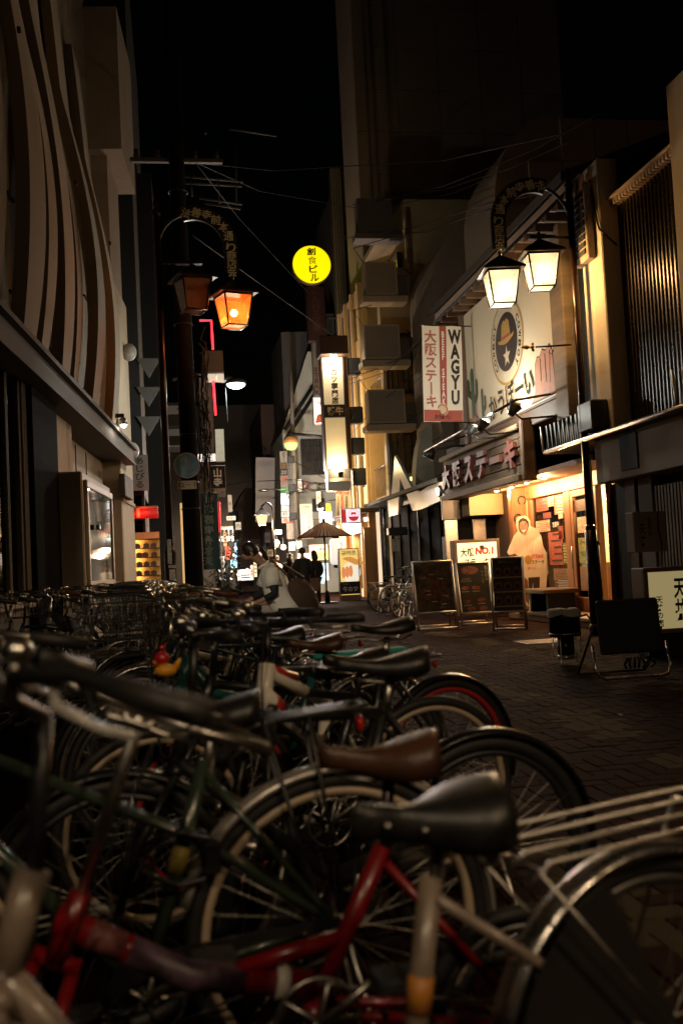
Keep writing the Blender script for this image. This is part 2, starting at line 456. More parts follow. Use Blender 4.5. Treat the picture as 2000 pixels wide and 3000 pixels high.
# an added shaded lamp, out of view, that brightens the row and the bending person
wp = LB0 + _u*5.6 - _n*.40 + Vector((0, 0, 3.22))
wl2 = thing('wall_lamp', 'added shaded lamp under the near end of the ledge, out of view', 'lamp', wp, LBA)
MB().bbox(-.05, .05, -.02, .40, .06, .12, .008).build('bracket', BLACKP, wl2)
tgt = Vector((.75, 13.2, 1.5)); dd = (tgt - wp).normalized()
MB().lathe([(.03, .10), (.07, .06), (.10, -.10), (.09, -.10), (.06, .05)], 14, Matrix.Rotation(-LBA, 4, 'Z') @ dd.to_track_quat('-Z', 'Y').to_matrix().to_4x4()).build('shade', BLACKP, wl2)
o = lamp('added_lamp_light', None, wp + dd*.12, 130, (1, .84, .62), .06, 'SPOT', aim(dd), 30, .7)
# notice cabinet on the cream wall
u0, z1 = atL(160, 1365); u1, z0 = atL(236, 1715)
z1 = 1.17 + (1697-1372)*.0040; z0 = 0.93
nb = thing('notice_cabinet', 'glazed notice cabinet mounted on the cream wall beside the black pillar', 'notice board', LB0 + _u*(ud+.05) + Vector((0, 0, z0)), LBA)
L = 2.6; hh = 1.62
MB().bbox(0, L, -.40, 0, 0, hh, .02).build('cabinet', mat('cream cabinet', (.45, .38, .28), .55, vary=.15), nb)
fr = MB(); 
for (a, b_, c, d) in ((.1, L-.1, .1, .2), (.1, L-.1, hh-.2, hh-.1), (.1, .2, .2, hh-.2), (L-.2, L-.1, .2, hh-.2)): fr.bbox(a, b_, -.45, -.40, c, d, .01)
fr.build('frame', mat('pale frame', (.5, .42, .3), .5), nb)
MB().box(.2, L-.2, -.406, -.402, .2, hh-.2).build('backing', mat('poster collage', (.14, .13, .11), .6, vary=.9, scale=5), nb)
MB().box(.2, L-.2, -.43, -.426, .2, hh-.2).build('glass_pane', glass('cabinet glass', (.9, .9, .88)), nb)
for k in range(4):
    a = .26 + k*.54
    MB().box(a, a+.46, -.415, -.409, .35, hh-.35 - .1*(k % 2)).build('poster', [mat('dark poster', (.09, .08, .07), .5, vary=.8, scale=7), mat('pale poster', (.16, .15, .13), .5, vary=.7, scale=9)][k % 2], nb)
MB().bbox(.7, .82, -.5, -.45, hh*.55, hh*.55+.07, .01).build('latch', mat('green plastic', (.02, .1, .06), .4), nb)
# ticket machine on a post in front of the recess
p = atG(258, 1790, .0); pt = at(252, 1650, 15.2)
tm = thing('ticket_machine', 'dark ticket machine on a brown post in front of the cream recess', 'machine', (pt.x, 15.2, 0), R(-25))
MB().bbox(-.045, .045, -.045, .045, 0, 1.0, .008).build('post', mat('rusty brown post', (.10, .045, .02), .5), tm)
b = MB(); b.bbox(-.13, .13, -.1, .1, 1.0, 1.52, .02); b.prism([(-.16, 1.52), (.16, 1.52), (.16, 1.62), (-.16, 1.58)], -.14, .12); b.build('housing', DKGREY, tm)
MB().box(-.09, .09, -.106, -.102, 1.28, 1.46).build('screen', emi('dim screen', (.5, .5, .45), .35), tm)
d_ = MB(); d_.box(-.02, .02, -.107, -.103, 1.08, 1.2); d_.box(-.06, .06, -.107, -.103, 1.12, 1.16); d_.build('red_mark', emi('red mark', (.9, .12, .05), .5), tm)
MB().box(-.09, .09, -.104, -.101, 1.05, 1.24).build('plate', WHITEP, tm)

# ================================================================== dark buildings past it on the left
db = thing('pennant_building', 'dark shop building with three white triangles on its end wall', 'building', (-1.05, 23.2, 0))
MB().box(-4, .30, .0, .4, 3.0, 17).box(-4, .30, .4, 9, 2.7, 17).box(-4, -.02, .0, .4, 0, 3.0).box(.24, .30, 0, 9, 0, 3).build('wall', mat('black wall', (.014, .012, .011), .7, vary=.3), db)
TRI = mat('grey white pennant', (.11, .10, .09), .7, vary=.15)
for yy in (1050, 1134, 1220):
    a = at(400, yy, 23.1); b_ = at(470, yy, 23.1); c = at(437, yy+57, 23.1); o = Vector((-1.05, 23.2, 0))
    MB().prism([(a.x-o.x, a.z), (b_.x-o.x, b_.z), (c.x-o.x, c.z)], -.1, -.06).build('triangle_panel', TRI, db)
# red lit niche with wooden prayer plaques
nz = lambda py: at(415, py, 23.2).z
x0 = at(378, 1600, 23.0).x; x1 = at(452, 1600, 23.0).x
rk = thing('plaque_rack', 'warmly lit rack of shelves with wooden plaques under a red glowing rail', 'rack', ((x0+x1)/2, 22.9, 0))
hw = (x1-x0)/2 + .12
MB().box(-hw, hw, .24, .27, .6, nz(1560)).build('backboard', mat('ochre board', (.55, .33, .12), .6, vary=.25, scale=5), rk)
shz = [nz(y) for y in (1580, 1607, 1633, 1660, 1686)]
for z in shz:
    MB().bbox(-hw, hw, .0, .24, z-.02, z, .004).build('shelf', WOODD, rk)
    lamp('shelf_light', rk, (-.1, .10, z-.06), .9, (1, .62, .22), .02)
MB().tube([(-hw, 0, nz(1508)), (hw, 0, nz(1508))], .11, 14).build('red_rail', emi('red neon bar', (1, .02, .01), .35, (.4, .01, .01)), rk)
MB().bbox(-hw, hw, -.05, .27, nz(1494), nz(1486), .01).build('top_board', mat('rust board', (.3, .12, .05), .5), rk)
MB().bbox(-.08, .0, -.14, -.1, nz(1520), nz(1492), .004).build('finial', WOODB, rk)
lamp('rail_light', rk, (0, -.22, nz(1508)), 2.2, (1, .06, .03), .05)
for z in shz[1:]:
    for k in range(4):
        xx = -hw + .16 + k*(2*hw-.3)/3 + rnd.uniform(-.02, .02)
        o = thing('wooden_plaque', 'dark house-shaped wooden plaque hanging in the lit rack', 'plaque', ((x0+x1)/2+xx, 22.93, z), 0, 'wooden plaques in the lit rack')
        MB().prism([(-.065, 0), (.065, 0), (.065, .085), (0, .115), (-.065, .085)], 0, .02).build('board', WOODD, o)
        MB().tube([(0, .01, .10), (.0, .01, .13), (.015, .01, .10)], .004, 5).build('cord', REDP, o)
# ================================================================== lantern street lamps
LANT_FRAME = mat('dark bronze', (.03, .018, .01), .4, metal=.6, vary=.3)
def lantern(parent, x, z, lit, rz=.1, power=60, col=(1, .68, .33), glow=(1, .78, .42), gs=.75, bulb=(1, .8, .5), milk=(.020, .028, .036)):
    """four-sided glass lantern hung with its glass top at height z; a part of the lamp post"""
    w1, w0, h = .225, .155, .47
    o = MB()
    o.lathe([(.02, .36), (.03, .29), (.02, .24)], 8)
    M4 = Matrix.Rotation(math.pi/4, 4, 'Z')
    o.lathe([(.03, .25), (.17, .17), (.42, .03), (.42, .0), (.02, .0)], 4, M4, False)
    fr = o.build('lantern_roof', LANT_FRAME, parent, (x, 0, z), (0, 0, rz))
    b = MB()
    C = [(-1, -1), (1, -1), (1, 1), (-1, 1)]
    for j in range(4):
        a, c = C[j], C[(j+1) % 4]
        b.tube([(a[0]*w1, a[1]*w1, 0), (a[0]*w0, a[1]*w0, -h)], .013, 6)
        b.tube([(a[0]*w1, a[1]*w1, -.01), (c[0]*w1, c[1]*w1, -.01)], .014, 6)
        b.tube([(a[0]*w0, a[1]*w0, -h), (c[0]*w0, c[1]*w0, -h)], .013, 6)
    b.build('cage', LANT_FRAME, fr)
    gm = glass('lantern pane lit %s' % (glow,), (.70, .68, .62), .2, glow=(glow, gs), milk=milk) if lit else mat('frosted pane', (.22, .12, .085), .25, vary=.1, coat=.5)
    for j in range(4):
        a, c = C[j], C[(j+1) % 4]; s = .985
        MB().add([(a[0]*w1*s, a[1]*w1*s, -.02), (c[0]*w1*s, c[1]*w1*s, -.02), (c[0]*w0*s, c[1]*w0*s, -h+.01), (a[0]*w0*s, a[1]*w0*s, -h+.01)], [(0, 1, 2, 3)]).build('pane', gm, fr)
    MB().add([(-w0*.95, -w0*.95, -h), (w0*.95, -w0*.95, -h), (w0*.95, w0*.95, -h), (-w0*.95, w0*.95, -h)], [(0, 1, 2, 3)]).build('pane', glass('lantern floor %s' % (glow,), (.10, .09, .08), .3, glow=(glow, gs), milk=tuple(q*.8 for q in milk)) if lit else gm, fr)
    MB().sphere((0, 0, -.26), .055, 12, 8).build('bulb', emi('bulb %s' % (bulb,), bulb, 30) if lit else mat('dead bulb', (.5, .45, .4), .3), fr)
    if lit: lamp('lantern_light', fr, (0, 0, -.26), power, col, .08)
    return fr
LETTERS = '法善寺前本通り商店会'
def lamp_post(name, label, x, y, side, lit, zc=5.98, letter=True, rz=.1, lights=None):
    """a pole with a lettered arch reaching to one side (side = -1 left, +1 right) and two lanterns"""
    t = thing(name, label, 'street lamp', (x, y, 0), 0, 'arched lantern lamps along the lane')
    m = MB(); m.tube([(0, 0, 0), (0, 0, 1.5)], .085, 12); m.tube([(0, 0, 1.5), (0, 0, zc+.5)], .052, 12)
    m.lathe([(.1, 0), (.11, .12), (.085, .16)], 12); m.lathe([(.07, 1.48), (.07, 1.55), (.05, 1.58)], 12)
    m.lathe([(.06, zc+.5), (.075, zc+.55), (.03, zc+.62), (.05, zc+.68), (.0, zc+.85)], 10)
    m.build('pole', mat('black bronze pole', (.035, .016, .008), .3, metal=.55, vary=.3), t)
    Rr = .545; cx = side*.56
    arc = [(cx - side*Rr*math.cos(a), 0, zc + Rr*math.sin(a)) for a in [R(k*6) for k in range(31)]]
    arc.append((cx + side*Rr, 0, zc-.62))
    MB().tube(arc, .026, 8).build('arch', BLACKP, t)
    MB().tube([(0, 0, zc-.22), (side*.52, 0, zc-.22)], .024, 8).bbox(side*.46-.2, side*.46+.2, -.06, .06, zc-.25, zc-.2, .008).build('cross_bar', BLACKP, t)
    # sign band round the outer half of the arch
    vs = []; n = 22
    for k in range(n+1):
        a = R(70 + 110*k/(n-2)) if k <= n-2 else None
        if k <= n-2:
            ca, sa = -side*math.cos(a), math.sin(a)
            for r_ in (Rr-.11, Rr+.11): vs.append((cx + ca*r_, -.03, zc + sa*r_))
        else:
            zz = zc - .19*(k-n+2)
            for r_ in (Rr-.11, Rr+.11): vs.append((cx + side*r_, -.03, zz))
    m = MB(); N = len(vs)
    fs = [(2*k, 2*k+1, 2*k+3, 2*k+2) for k in range(n)]
    m.add(vs, fs); m.add([(v[0], .03, v[2]) for v in vs], fs)
    rim = [2*k for k in range(n+1)]; rim2 = [2*k+1 for k in range(n+1)]
    for rr in (rim, rim2):
        m.add([vs[i] for i in rr] + [(vs[i][0], .03, vs[i][2]) for i in rr], [(k, k+1, k+n+2, k+n+1) for k in range(n)])
    m.build('arch_sign', mat('arch sign black', (.015, .014, .013), .45), t)
    if letter:
        GRY = mat('grey letter', (.75, .72, .62), .6, vary=.1)
        for k, ch in enumerate(LETTERS):
            if k < 6:
                a = R(78 + 16.5*k); px, pz = cx - side*math.cos(a)*Rr, zc + math.sin(a)*Rr
            else: px, pz = cx + side*Rr, zc + .05 - .125*(k-5.6)
            text(ch, t, GRY, px, pz, .15, .15, -.034, .018, rot=(-side*(0.0 if k >= 6 else max(0, .40 - .08*k))))
    L1 = lantern(t, cx + side*Rr, zc - .74, lit[0], rz, **(lights or {}))
    L2 = lantern(t, side*.50, zc - .50, lit[1], rz, **(lights or {}))
    return t
pl = at(499, 1650, 15.0)
pr = at(1657, 640, 14.5); prb = at(1700, 1500, 14.5)
lpl = lamp_post('street_lamp', 'arched street lamp with one glowing orange lantern and one dark lantern, left of the lane', pl.x, 15.0, 1, (True, False), 6.08, rz=.32,
    lights=dict(power=16, col=(1, .20, .02), glow=(1, .10, .002), gs=.5, bulb=(1, .5, .12), milk=(.12, .070, .04)))
lpr = lamp_post('street_lamp', 'arched street lamp with two bright cream lanterns in front of the steak billboard', 5.80, 13.5, -1, (True, True), 5.98, rz=-.12,
    lights=dict(power=64, col=(1, .60, .24), glow=(1, .74, .38), gs=.20, milk=(.032, .045, .055), bulb=(1, .82, .5)))
lamp_post('street_lamp', 'added arched lamp with two lit lanterns, unseen behind the camera', 5.2, -4.0, -1, (True, True), 5.98, letter=False, lights=dict(power=28, col=(1, .66, .32), glow=(1, .80, .46), gs=.2, milk=(.012, .016, .020), bulb=(1, .82, .5)))  # added lamp, unseen, that fills the ribs and bicycles from behind
# added hooded lights, unseen behind the camera, brighten the nearest bicycles
def hooded(label, x, y, z, side, target, power, spot, col):
    t = thing('street_light', label, 'street lamp', (x, y, 0))
    MB().tube([(0, 0, 0), (0, 0, z-.2), (side*.3, 0, z+.15), (side*1.0, 0, z+.2)], .05, 10).build('pole', DKGREY, t)
    d = (Vector(target) - Vector((x+side*1.0, y, z))).normalized(); q = d.to_track_quat('-Z', 'Y').to_matrix().to_4x4()
    M4 = Matrix.Translation((side*1.0, 0, z)) @ q
    MB().lathe([(.05, .22), (.13, .16), (.20, -.10), (.19, -.10), (.12, .14), (.04, .20)], 18, M4).build('hood', BLACKP, t)
    MB().sphere((0, 0, .02), .08, 12, 8, M=M4).build('bulb', emi('added hood bulb', (1, .75, .45), 40), t)
    o = lamp('added_hood_light', t, (side*1.0 + d.x*.12, d.y*.12, z + d.z*.12), power, col, .10, 'SPOT', aim(d), spot, .55)
hooded('added hooded light on an unseen post behind the camera, right side of the lane', 3.4, -2.4, 4.6, -1, (.6, 2.4, .7), 60, 62, (1, .70, .42))
hooded('added hooded light on an unseen post behind the camera, left side of the lane', -1.9, -1.9, 4.4, 1, (.1, 2.6, .8), 42, 62, (1, .74, .48))
# stickers on the left pole
for (px0, py0, px1, py1, mm) in ((491, 1580, 503, 1652, 'a'), (506, 1572, 514, 1592, 'b'), (494, 1655, 516, 1664, 'b'), (497, 1668, 513, 1700, 'a')):
    c, w_, h_ = pbox(px0, py0, px1, py1, 14.9)
    o = thing('sticker', 'worn pale sticker on the pole of the orange-lantern lamp', 'sticker', (c.x, 14.913, c.z-h_/2), 0, 'stickers on the lamp pole')
    MB().bbox(-w_/2, w_/2, -.012, .0, 0, h_, .002).build('sheet', mat('sticker white ' + mm, (.38, .36, .33), .6, vary=.7, scale=40), o)

# ================================================================== signs helper
def sign(name, label, px, Y, mface, mframe=None, depth=.12, cat='sign', bezel=.0, group=None, rz=0.0, tilt=0.0):
    c, w_, h_ = pbox(*px, Y)
    t = thing(name, label, cat, (c.x, Y, c.z - h_/2), rz, group)
    if tilt: t.rotation_euler = (0, tilt, rz)
    bz = bezel
    if mframe is None: mframe = mface
    m = MB(); m.bbox(-w_/2, w_/2, .012, depth, 0, h_, min(.01, depth*.2)); m.build('box', mframe, t)
    if bz:
        f = MB()
        for (a, b, c2, d2) in ((-w_/2, w_/2, 0, bz), (-w_/2, w_/2, h_-bz, h_), (-w_/2, -w_/2+bz, bz, h_-bz), (w_/2-bz, w_/2, bz, h_-bz)): f.bbox(a, b, -.012, .012, c2, d2, min(.006, bz*.3))
        f.build('frame', mframe, t)
    MB().box(-w_/2+bz, w_/2-bz, 0, .0115, bz, h_-bz).build('face', mface, t)
    return t, w_, h_
DIMW = mat('grimy white panel', (.42, .39, .34), .6, vary=.25, scale=4)
# utility pole and what hangs on it
up = at(565, 1600, 16.2)
t = thing('utility_pole', 'thick dark utility pole carrying the round blue sign on the left', 'pole', (up.x, 16.2, 0))
MB().tube([(0, 0, 0), (0, 0, 11)], [.15, .115], 16).build('pole', mat('dark concrete pole', (.009, .008, .007), .9, vary=.3, spec=.08), t)
m = MB()
for z in (2.2, 2.62, 3.4, 5.2, 7.4): m.tube([(.156*math.cos(R(a)), .156*math.sin(R(a)), z) for a in range(0, 360, 20)], .008, 5, True)
m.build('band', DKGREY, t)
for z in (7.9,):
    MB().bbox(-.75, .75, -.05, .05, z, z+.07, .01).build('cross_arm', mat('dim rail', (.08, .07, .06), .6, metal=.3), t)
    for k in (-.65, -.3, .3, .65): MB().lathe([(.03, 0), (.05, .05), (.03, .09), (.045, .13), (.0, .17)], 8, Matrix.Translation((k, 0, z+.07))).build('insulator', DKGREY, t)
m = MB()
for k in range(16):
    x = .1 + rnd.random()*.22; y = -.16 - rnd.random()*.2; z = rnd.uniform(3.4, 5.4); pts = []
    for j in range(9):
        pts.append((x + rnd.uniform(-.07, .07), y + rnd.uniform(-.05, .05), z - j*rnd.uniform(.05, .22)))
    m.tube(pts, .009, 5)
m.build('cable_tangle', BLACKM, t)
Y = 15.95
c, w_, h_ = pbox(509, 1326, 586, 1402, Y)
t = thing('round_sign', 'round blue road sign with a worn figure, on the utility pole', 'road sign', (c.x, Y, c.z), 0)
M4 = Matrix.Rotation(math.pi/2, 4, 'X')
MB().lathe([(0, -.015), (h_/2, -.015), (h_/2, .015), (0, .015)], 40, M4).build('plate', mat('sign back grey', (.3, .3, .3), .4, metal=.6), t)
disc(MB(), 0, 0, h_/2*.985, h_/2*.985, -.018, 40, .94).build('rim', mat('sign rim', (.40, .38, .35), .5), t)
disc(MB(), 0, 0, h_/2*.92, h_/2*.92, -.0175, 40).build('face', mat('worn blue enamel', (.10, .25, .42), .22, vary=.5, scale=7, coat=.5), t)
m = MB(); PG = mat('worn pictogram', (.24, .26, .26), .4, vary=.4, scale=12)
disc(m, -.01, .145, .02, .02, -.0195, 12); poly(m, [(-.04, .12), (.02, .12), (.015, -.01), (0, -.01), (-.01, .05), (-.02, -.01), (-.035, -.01)], -.0195)
disc(m, .05, .06, .014, .014, -.0195, 12); poly(m, [(.035, .04), (.065, .04), (.06, -.02), (.04, -.02)], -.0195)
disc(m, .03, -.11, .05, .05, -.0195, 20, .8); disc(m, .12, -.11, .05, .05, -.0195, 20, .8)
poly(m, [(.03, -.11), (.06, -.06), (.11, -.06), (.12, -.11), (.075, -.1)], -.0195)
m.build('pictogram', PG, t)
t, w_, h_ = sign('number_plate', 'cream plate reading 12-1 under the round blue sign', (520, 1408, 576, 1433), Y, mat('cream plate', (.42, .36, .26), .5), None, .02)
text('12 − 1', t, BLKINK, 0, h_/2, w_*.84, h_*.5, -.003, .008)
t, w_, h_ = sign('camera_notice', 'narrow notice with red header about security cameras beside the round blue sign', (588, 1355, 616, 1440), 16.0, mat('notice paper', (.42, .37, .3), .6), None, .012, 'notice')
MB().box(-w_/2, w_/2, -.004, -.001, h_*.89, h_).build('header', REDP, t)
text('全の街', t, WHTINK, 0, h_*.945, w_*.8, h_*.07, -.006)
text('防犯カメラ作動中', t, mat('red ink', (.36, .03, .03), .6), -w_*.25, h_*.44, w_*.3, h_*.82, -.004, .02, True)
text('监视摄影机录像', t, mat('brown ink', (.09, .03, .02), .6), w_*.24, h_*.44, w_*.26, h_*.82, -.004, .01, True)
# blue-green vertical banner on its pole
c, w_, h_ = pbox(592, 1446, 642, 1668, 16.6)
t = thing('vertical_banner', 'dark teal vertical cloth banner with white outlined characters beside the utility pole', 'banner', (c.x, 16.6, c.z-h_/2), R(8))
def cloth(w_, h_, amp, n=10, m=16, ph=0.0):
    vs = []; fs = []
    for j in range(m+1):
        for i in range(n+1):
            x = -w_/2 + w_*i/n; z = h_*j/m
            vs.append((x, amp*math.sin(x/w_*7 + z*1.7 + ph)*(.4 + .6*(1-j/m)) + amp*.5*math.sin(z*4+ph), z))
    for j in range(m):
        for i in range(n): a = j*(n+1)+i; fs.append((a, a+1, a+n+2, a+n+1))
    return MB().add(vs, fs, True)
cloth(w_, h_, .012).build('cloth', mat('teal banner cloth', (.035, .085, .10), .8, vary=.25, scale=3), t)
OUTL = mat('white banner ink', (.48, .46, .42), .7, vary=.15)
for k, ch in enumerate('南乃福寿弁才天'):
    zz = h_*(.935 - k*.138)
    text(ch, t, OUTL, .0 - .012*k, zz, w_*.60, h_*.115, -.026, .03)
    text(ch, t, mat('teal banner cloth'.replace('teal', 'teal'), (.035, .085, .10)), .0 - .012*k, zz, w_*.58, h_*.110, -.029, -.004)
MB().tube([(w_/2+.02, .02, -1.2), (w_/2+.02, .02, h_+.05)], .012, 8).tube([(-w_/2, .02, h_+.02), (w_/2+.02, .02, h_+.02)], .008, 6).build('pole', STEEL, t)
# projecting signs further on
t, w_, h_ = sign('shop_sign', 'black signboard reading a temple name in white, behind the camera notice', (600, 1364, 661, 1432), 19.5, BLACKP, mat('sign edge', (.35, .32, .28), .5), .15, bezel=.012)
text('山寺', t, WHTINK, w_*.12, h_*.48, w_*.42, h_*.82, -.004, .03, True)
t, w_, h_ = sign('shop_sign', 'small grey white panel hanging under the black temple signboard', (628, 1432, 661, 1456), 19.5, DIMW, None, .1)
text('2F', t, BLKINK, w_*.25, h_*.5, w_*.2, h_*.3, -.004)
t, w_, h_ = sign('lit_sign', 'lit white sign with bold black strokes above the camera notice', (578, 1330, 632, 1352), 18.5, emi('cool lit white', (1, .95, .85), .9), BLACKM, .1)
text('王', t, BLKINK, w_*.05, h_*.5, w_*.6, h_*.8, -.004, .02)
t, w_, h_ = sign('shop_sign', 'tall grimy white vertical sign behind the cable tangle on the utility pole', (588, 1105, 624, 1326), 18.8, mat('grimy sign', (.2, .185, .16), .7, vary=.5, scale=5), BLACKM, .15)
text('山', t, BLKINK, 0, h_*.24, w_*.66, w_*.8, -.004, .03); MB().box(-w_*.16, w_*.16, -.004, -.001, h_*.1, h_*.17).build('mark', BLKINK, t)
MB().box(-w_*.1, w_*.1, -.004, -.001, h_*.45, h_*.7).build('mark', BLKINK, t)
t, w_, h_ = sign('shop_sign', 'blank cream vertical sign under the white street light', (632, 1257, 657, 1352), 23.0, mat('cream blank', (.62, .55, .42), .6), None, .2)
t, w_, h_ = sign('sign_box', 'grey square sign box between two red neon tubes', (602, 1027, 654, 1092), 18.0, mat('grey box', (.15, .13, .115), .6), None, .3)
text('3', t, mat('faint ink', (.09, .08, .07), .6), -w_*.3, h_*.55, w_*.1, h_*.25, -.004)
for a, b in ((-.5, .06), (.1, .5)): MB().box(w_*a, w_*b, .02, .25, -.13, -.02).build('lit_strip', emi('strip light', (1, .9, .7), .55), t)
NEON = emi('red neon tube', (1, .02, .03), 4.5, (.5, .02, .02))
for pts, lb_ in (([(585, 939), (619, 939), (622, 985), (624, 1024)], 'bent red neon tube above the grey sign box'), ([(625, 1110), (628, 1160), (632, 1216)], 'straight red neon tube below the grey sign box')):
    P_ = [at(x, y, 18.1) for x, y in pts]; o = thing('neon_tube', lb_, 'neon light', P_[-1])
    MB().tube([p - P_[-1] for p in P_], .02, 8).build('tube', NEON, o)
P_ = [at(x, y, 26.0) for x, y in ((638, 1470), (641, 1560))]
o = thing('neon_tube', 'pale red neon strip behind the teal banner', 'neon light', P_[-1]); MB().tube([p - P_[-1] for p in P_], .06, 8).build('tube', NEON, o)
t, w_, h_ = sign('shop_sign', 'dim cream vertical board with brush characters on the dark end wall', (386, 1332, 434, 1437), 22.9, mat('dim board', (.17, .145, .115), .7, vary=.2), BLACKM, .12)
text('あじびる', t, BLKINK, 0, h_*.5, w_*.56, h_*.86, -.004, .02, True)
for (px, py, lb_) in ((378, 1032, 'upper of two dull white dome lamps on the corner of the ribbed building'), (386, 1321, 'lower of two dull white dome lamps on the corner of the ribbed building')):
    p = at(px, py, 20.9); o = thing('dome_lamp', lb_, 'lamp', p)
    MB().sphere((0, 0, 0), .16, 14, 10, sc=(1, 1, 1.15)).build('dome', mat('dull white plastic', (.3, .27, .23), .4), o)
    MB().tube([(-.14, 0, .0), (-.6, 0, .1)], .03, 8).build('arm', BLACKP, o)
# cool white street light on an arm
p = at(691, 1124, 20.0)
o = thing('street_light', 'white glowing cobra-head street light on a long arm', 'street lamp', p)
MB().sphere((0, 0, .03), .2, 16, 8, sc=(1.1, .8, .42)).sphere((-.25, 0, .10), .16, 12, 6, sc=(1.3, .7, .5)).build('head', DKGREY, o)
MB().sphere((0, 0, -.01), .19, 16, 8, sc=(1, .8, .5)).build('bowl', emi('cool lamp bowl', (.92, 1, .93), 7), o)
MB().tube([(-.3, 0, .12), (-.75, 0, .22), (-1.25, 0, .10)], .03, 8).tube([(-.35, 0, .1), (-1.2, 0, -.5)], .012, 6).build('arm', DKGREY, o)
lamp('street_light_lamp', o, (0, 0, -.16), 60, (.9, 1, .92), .12)
# dark building mass down the left side, with lit slits
o = thing('lane_building', 'dark row building along the left side behind the poles and signs', 'building', (-.35, 30, 0))
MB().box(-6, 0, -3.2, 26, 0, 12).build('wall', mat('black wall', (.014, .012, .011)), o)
for k in range(5):
    MB().bbox(0, .85, 2.5*k, 2.5*k+1.7, 6.2+.4*(k % 2), 6.3+.4*(k % 2), .02).build('balcony_slab', DKGREY, o)
for k, (xa, ya, xb, yb) in enumerate(((520, 515, 712, 532), (522, 535, 710, 545), (585, 580, 710, 598), (672, 377, 810, 398), (600, 595, 706, 612))):
    A = at(xa, ya, 27.5) - o.location; B = at(xb, yb, 27.5) - o.location
    MB().tube([A, B], .035, 6).build('rail', mat('dim rail', (.08, .07, .06), .6, metal=.3), o)
for xa, y0, y1 in ((600, 378, 392), (560, 520, 575), (690, 390, 600), (640, 530, 596)):
    A = at(xa, y0, 27.5) - o.location; B = at(xa+3, y1, 27.5) - o.location
    MB().tube([A, B], .03, 6).build('rail_post', mat('dim rail', (.08, .07, .06)), o)
c, w_, h_ = pbox(531, 1474, 546, 1660, 26.6)
MB().box(c.x-o.location.x-w_/2, c.x-o.location.x+w_/2+.1, -3.5, -3.3, .4, c.z+h_/2).build('lit_doorway', emi('warm doorway', (1, .62, .22), .55), o)
# bamboo-like potted plant by the banner
p = at(650, 1700, 17.6)
o = thing('potted_plant', 'leafy dark shrub in front of the lit shopfronts, left of the lane', 'plant', (p.x, 17.6, 0))
MB().lathe([(.16, 0), (.22, .4), (.2, .42), (.0, .40)], 14).build('pot', DKGREY, o)
m = MB(); lf = MB()
for k in range(26):
    a = rnd.uniform(0, 6.28); h_ = rnd.uniform(.9, 1.9); x1 = math.cos(a)*rnd.uniform(.1, .42); y1 = math.sin(a)*.3
    m.tube([(x1*.1, y1*.1, .4), (x1*.5, y1*.5, .4+h_*.5), (x1, y1, h_)], .006, 4)
    for q in range(26):
        s = rnd.uniform(.35, 1.05); bx, by, bz = x1*s, y1*s, .4+(h_-.4)*s
        an = rnd.uniform(0, 6.28); l = rnd.uniform(.07, .15); dx, dy, dz = math.cos(an)*l, math.sin(an)*l, rnd.uniform(-.09, .04)
        nx, ny = -math.sin(an)*.016, math.cos(an)*.016
        lf.add([(bx, by, bz), (bx+dx*.5+nx, by+dy*.5+ny, bz+dz*.3), (bx+dx, by+dy, bz+dz), (bx+dx*.5-nx, by+dy*.5-ny, bz+dz*.3)], [(0, 1, 2, 3)])
m.build('stem', mat('stem green', (.05, .06, .03), .7), o); lf.build('leaves', mat('dark leaf', (.035, .06, .025), .5, vary=.5), o)

# ================================================================== far end of the lane
fe = thing('arcade_front', 'covered arcade entrance closing the far end of the lane with a pale truss', 'arcade', (3.3, 62, 0))
MB().box(-5, 14, 3, 3.3, 0, 12).build('wall', mat('dim backing wall 2', (.06, .05, .04), .8), fe)
zt = at(690, 1566, 62).z
MB().bbox(-1.4, 2.2, -.1, .1, zt+.35, zt+.55, .02).bbox(-1.4, 2.2, -.1, .1, zt-.2, zt-.05, .02).build('beam', mat('truss grey', (.35, .33, .3), .6), fe)
m = MB()
for k in range(14): m.box(-1.35+k*.26, -1.29+k*.26, -.05, .05, zt-.05, zt+.35)
m.build('truss_bars', mat('truss grey', (.35, .33, .3)), fe)
for k in range(6): MB().tube([(-1.3+k*.6, 0, zt-.32), (-.85+k*.6, 0, zt-.30)], .06, 8).build('tube_light', emi('white tube', (1, .86, .7), 6), fe)
lamp('arcade_light', fe, (.5, -.6, zt-.8), 300, (1, .8, .6), .3)
lits = [((702, 1598, 716, 1665), (1, .93, .85), 2.2, 'tall white lit sign at the far end of the lane'), ((688, 1590, 696, 1652), (.45, .75, 1), 1.6, 'narrow bluish lit sign at the far end of the lane'),
        ((722, 1600, 738, 1650), (1, .72, .35), 1.4, 'amber lit shopfront panel at the far end of the lane'), ((660, 1600, 676, 1640), (1, .2, .1), 1.3, 'red lit panel at the far end of the lane'),
        ((640, 1630, 660, 1700), (1, .94, .85), 1.5, 'white lit poster behind the shrub'), ((676, 1640, 694, 1664), (.5, .9, 1), 2.0, 'cyan lit box under the arcade'),
        ((696, 1668, 742, 1700), (1, .9, .75), 1.5, 'wide bright shop window under the arcade'), ((744, 1640, 752, 1690), (1, .8, .5), 1.4, 'slim warm sign right of the arcade'),
        ((655, 1560, 664, 1600), (1, .6, .3), 1.0, 'small orange sign left of the arcade'), ((735, 1655, 742, 1690), (1, .45, .3), 1.5, 'small pink sign right of the bright shop window')]
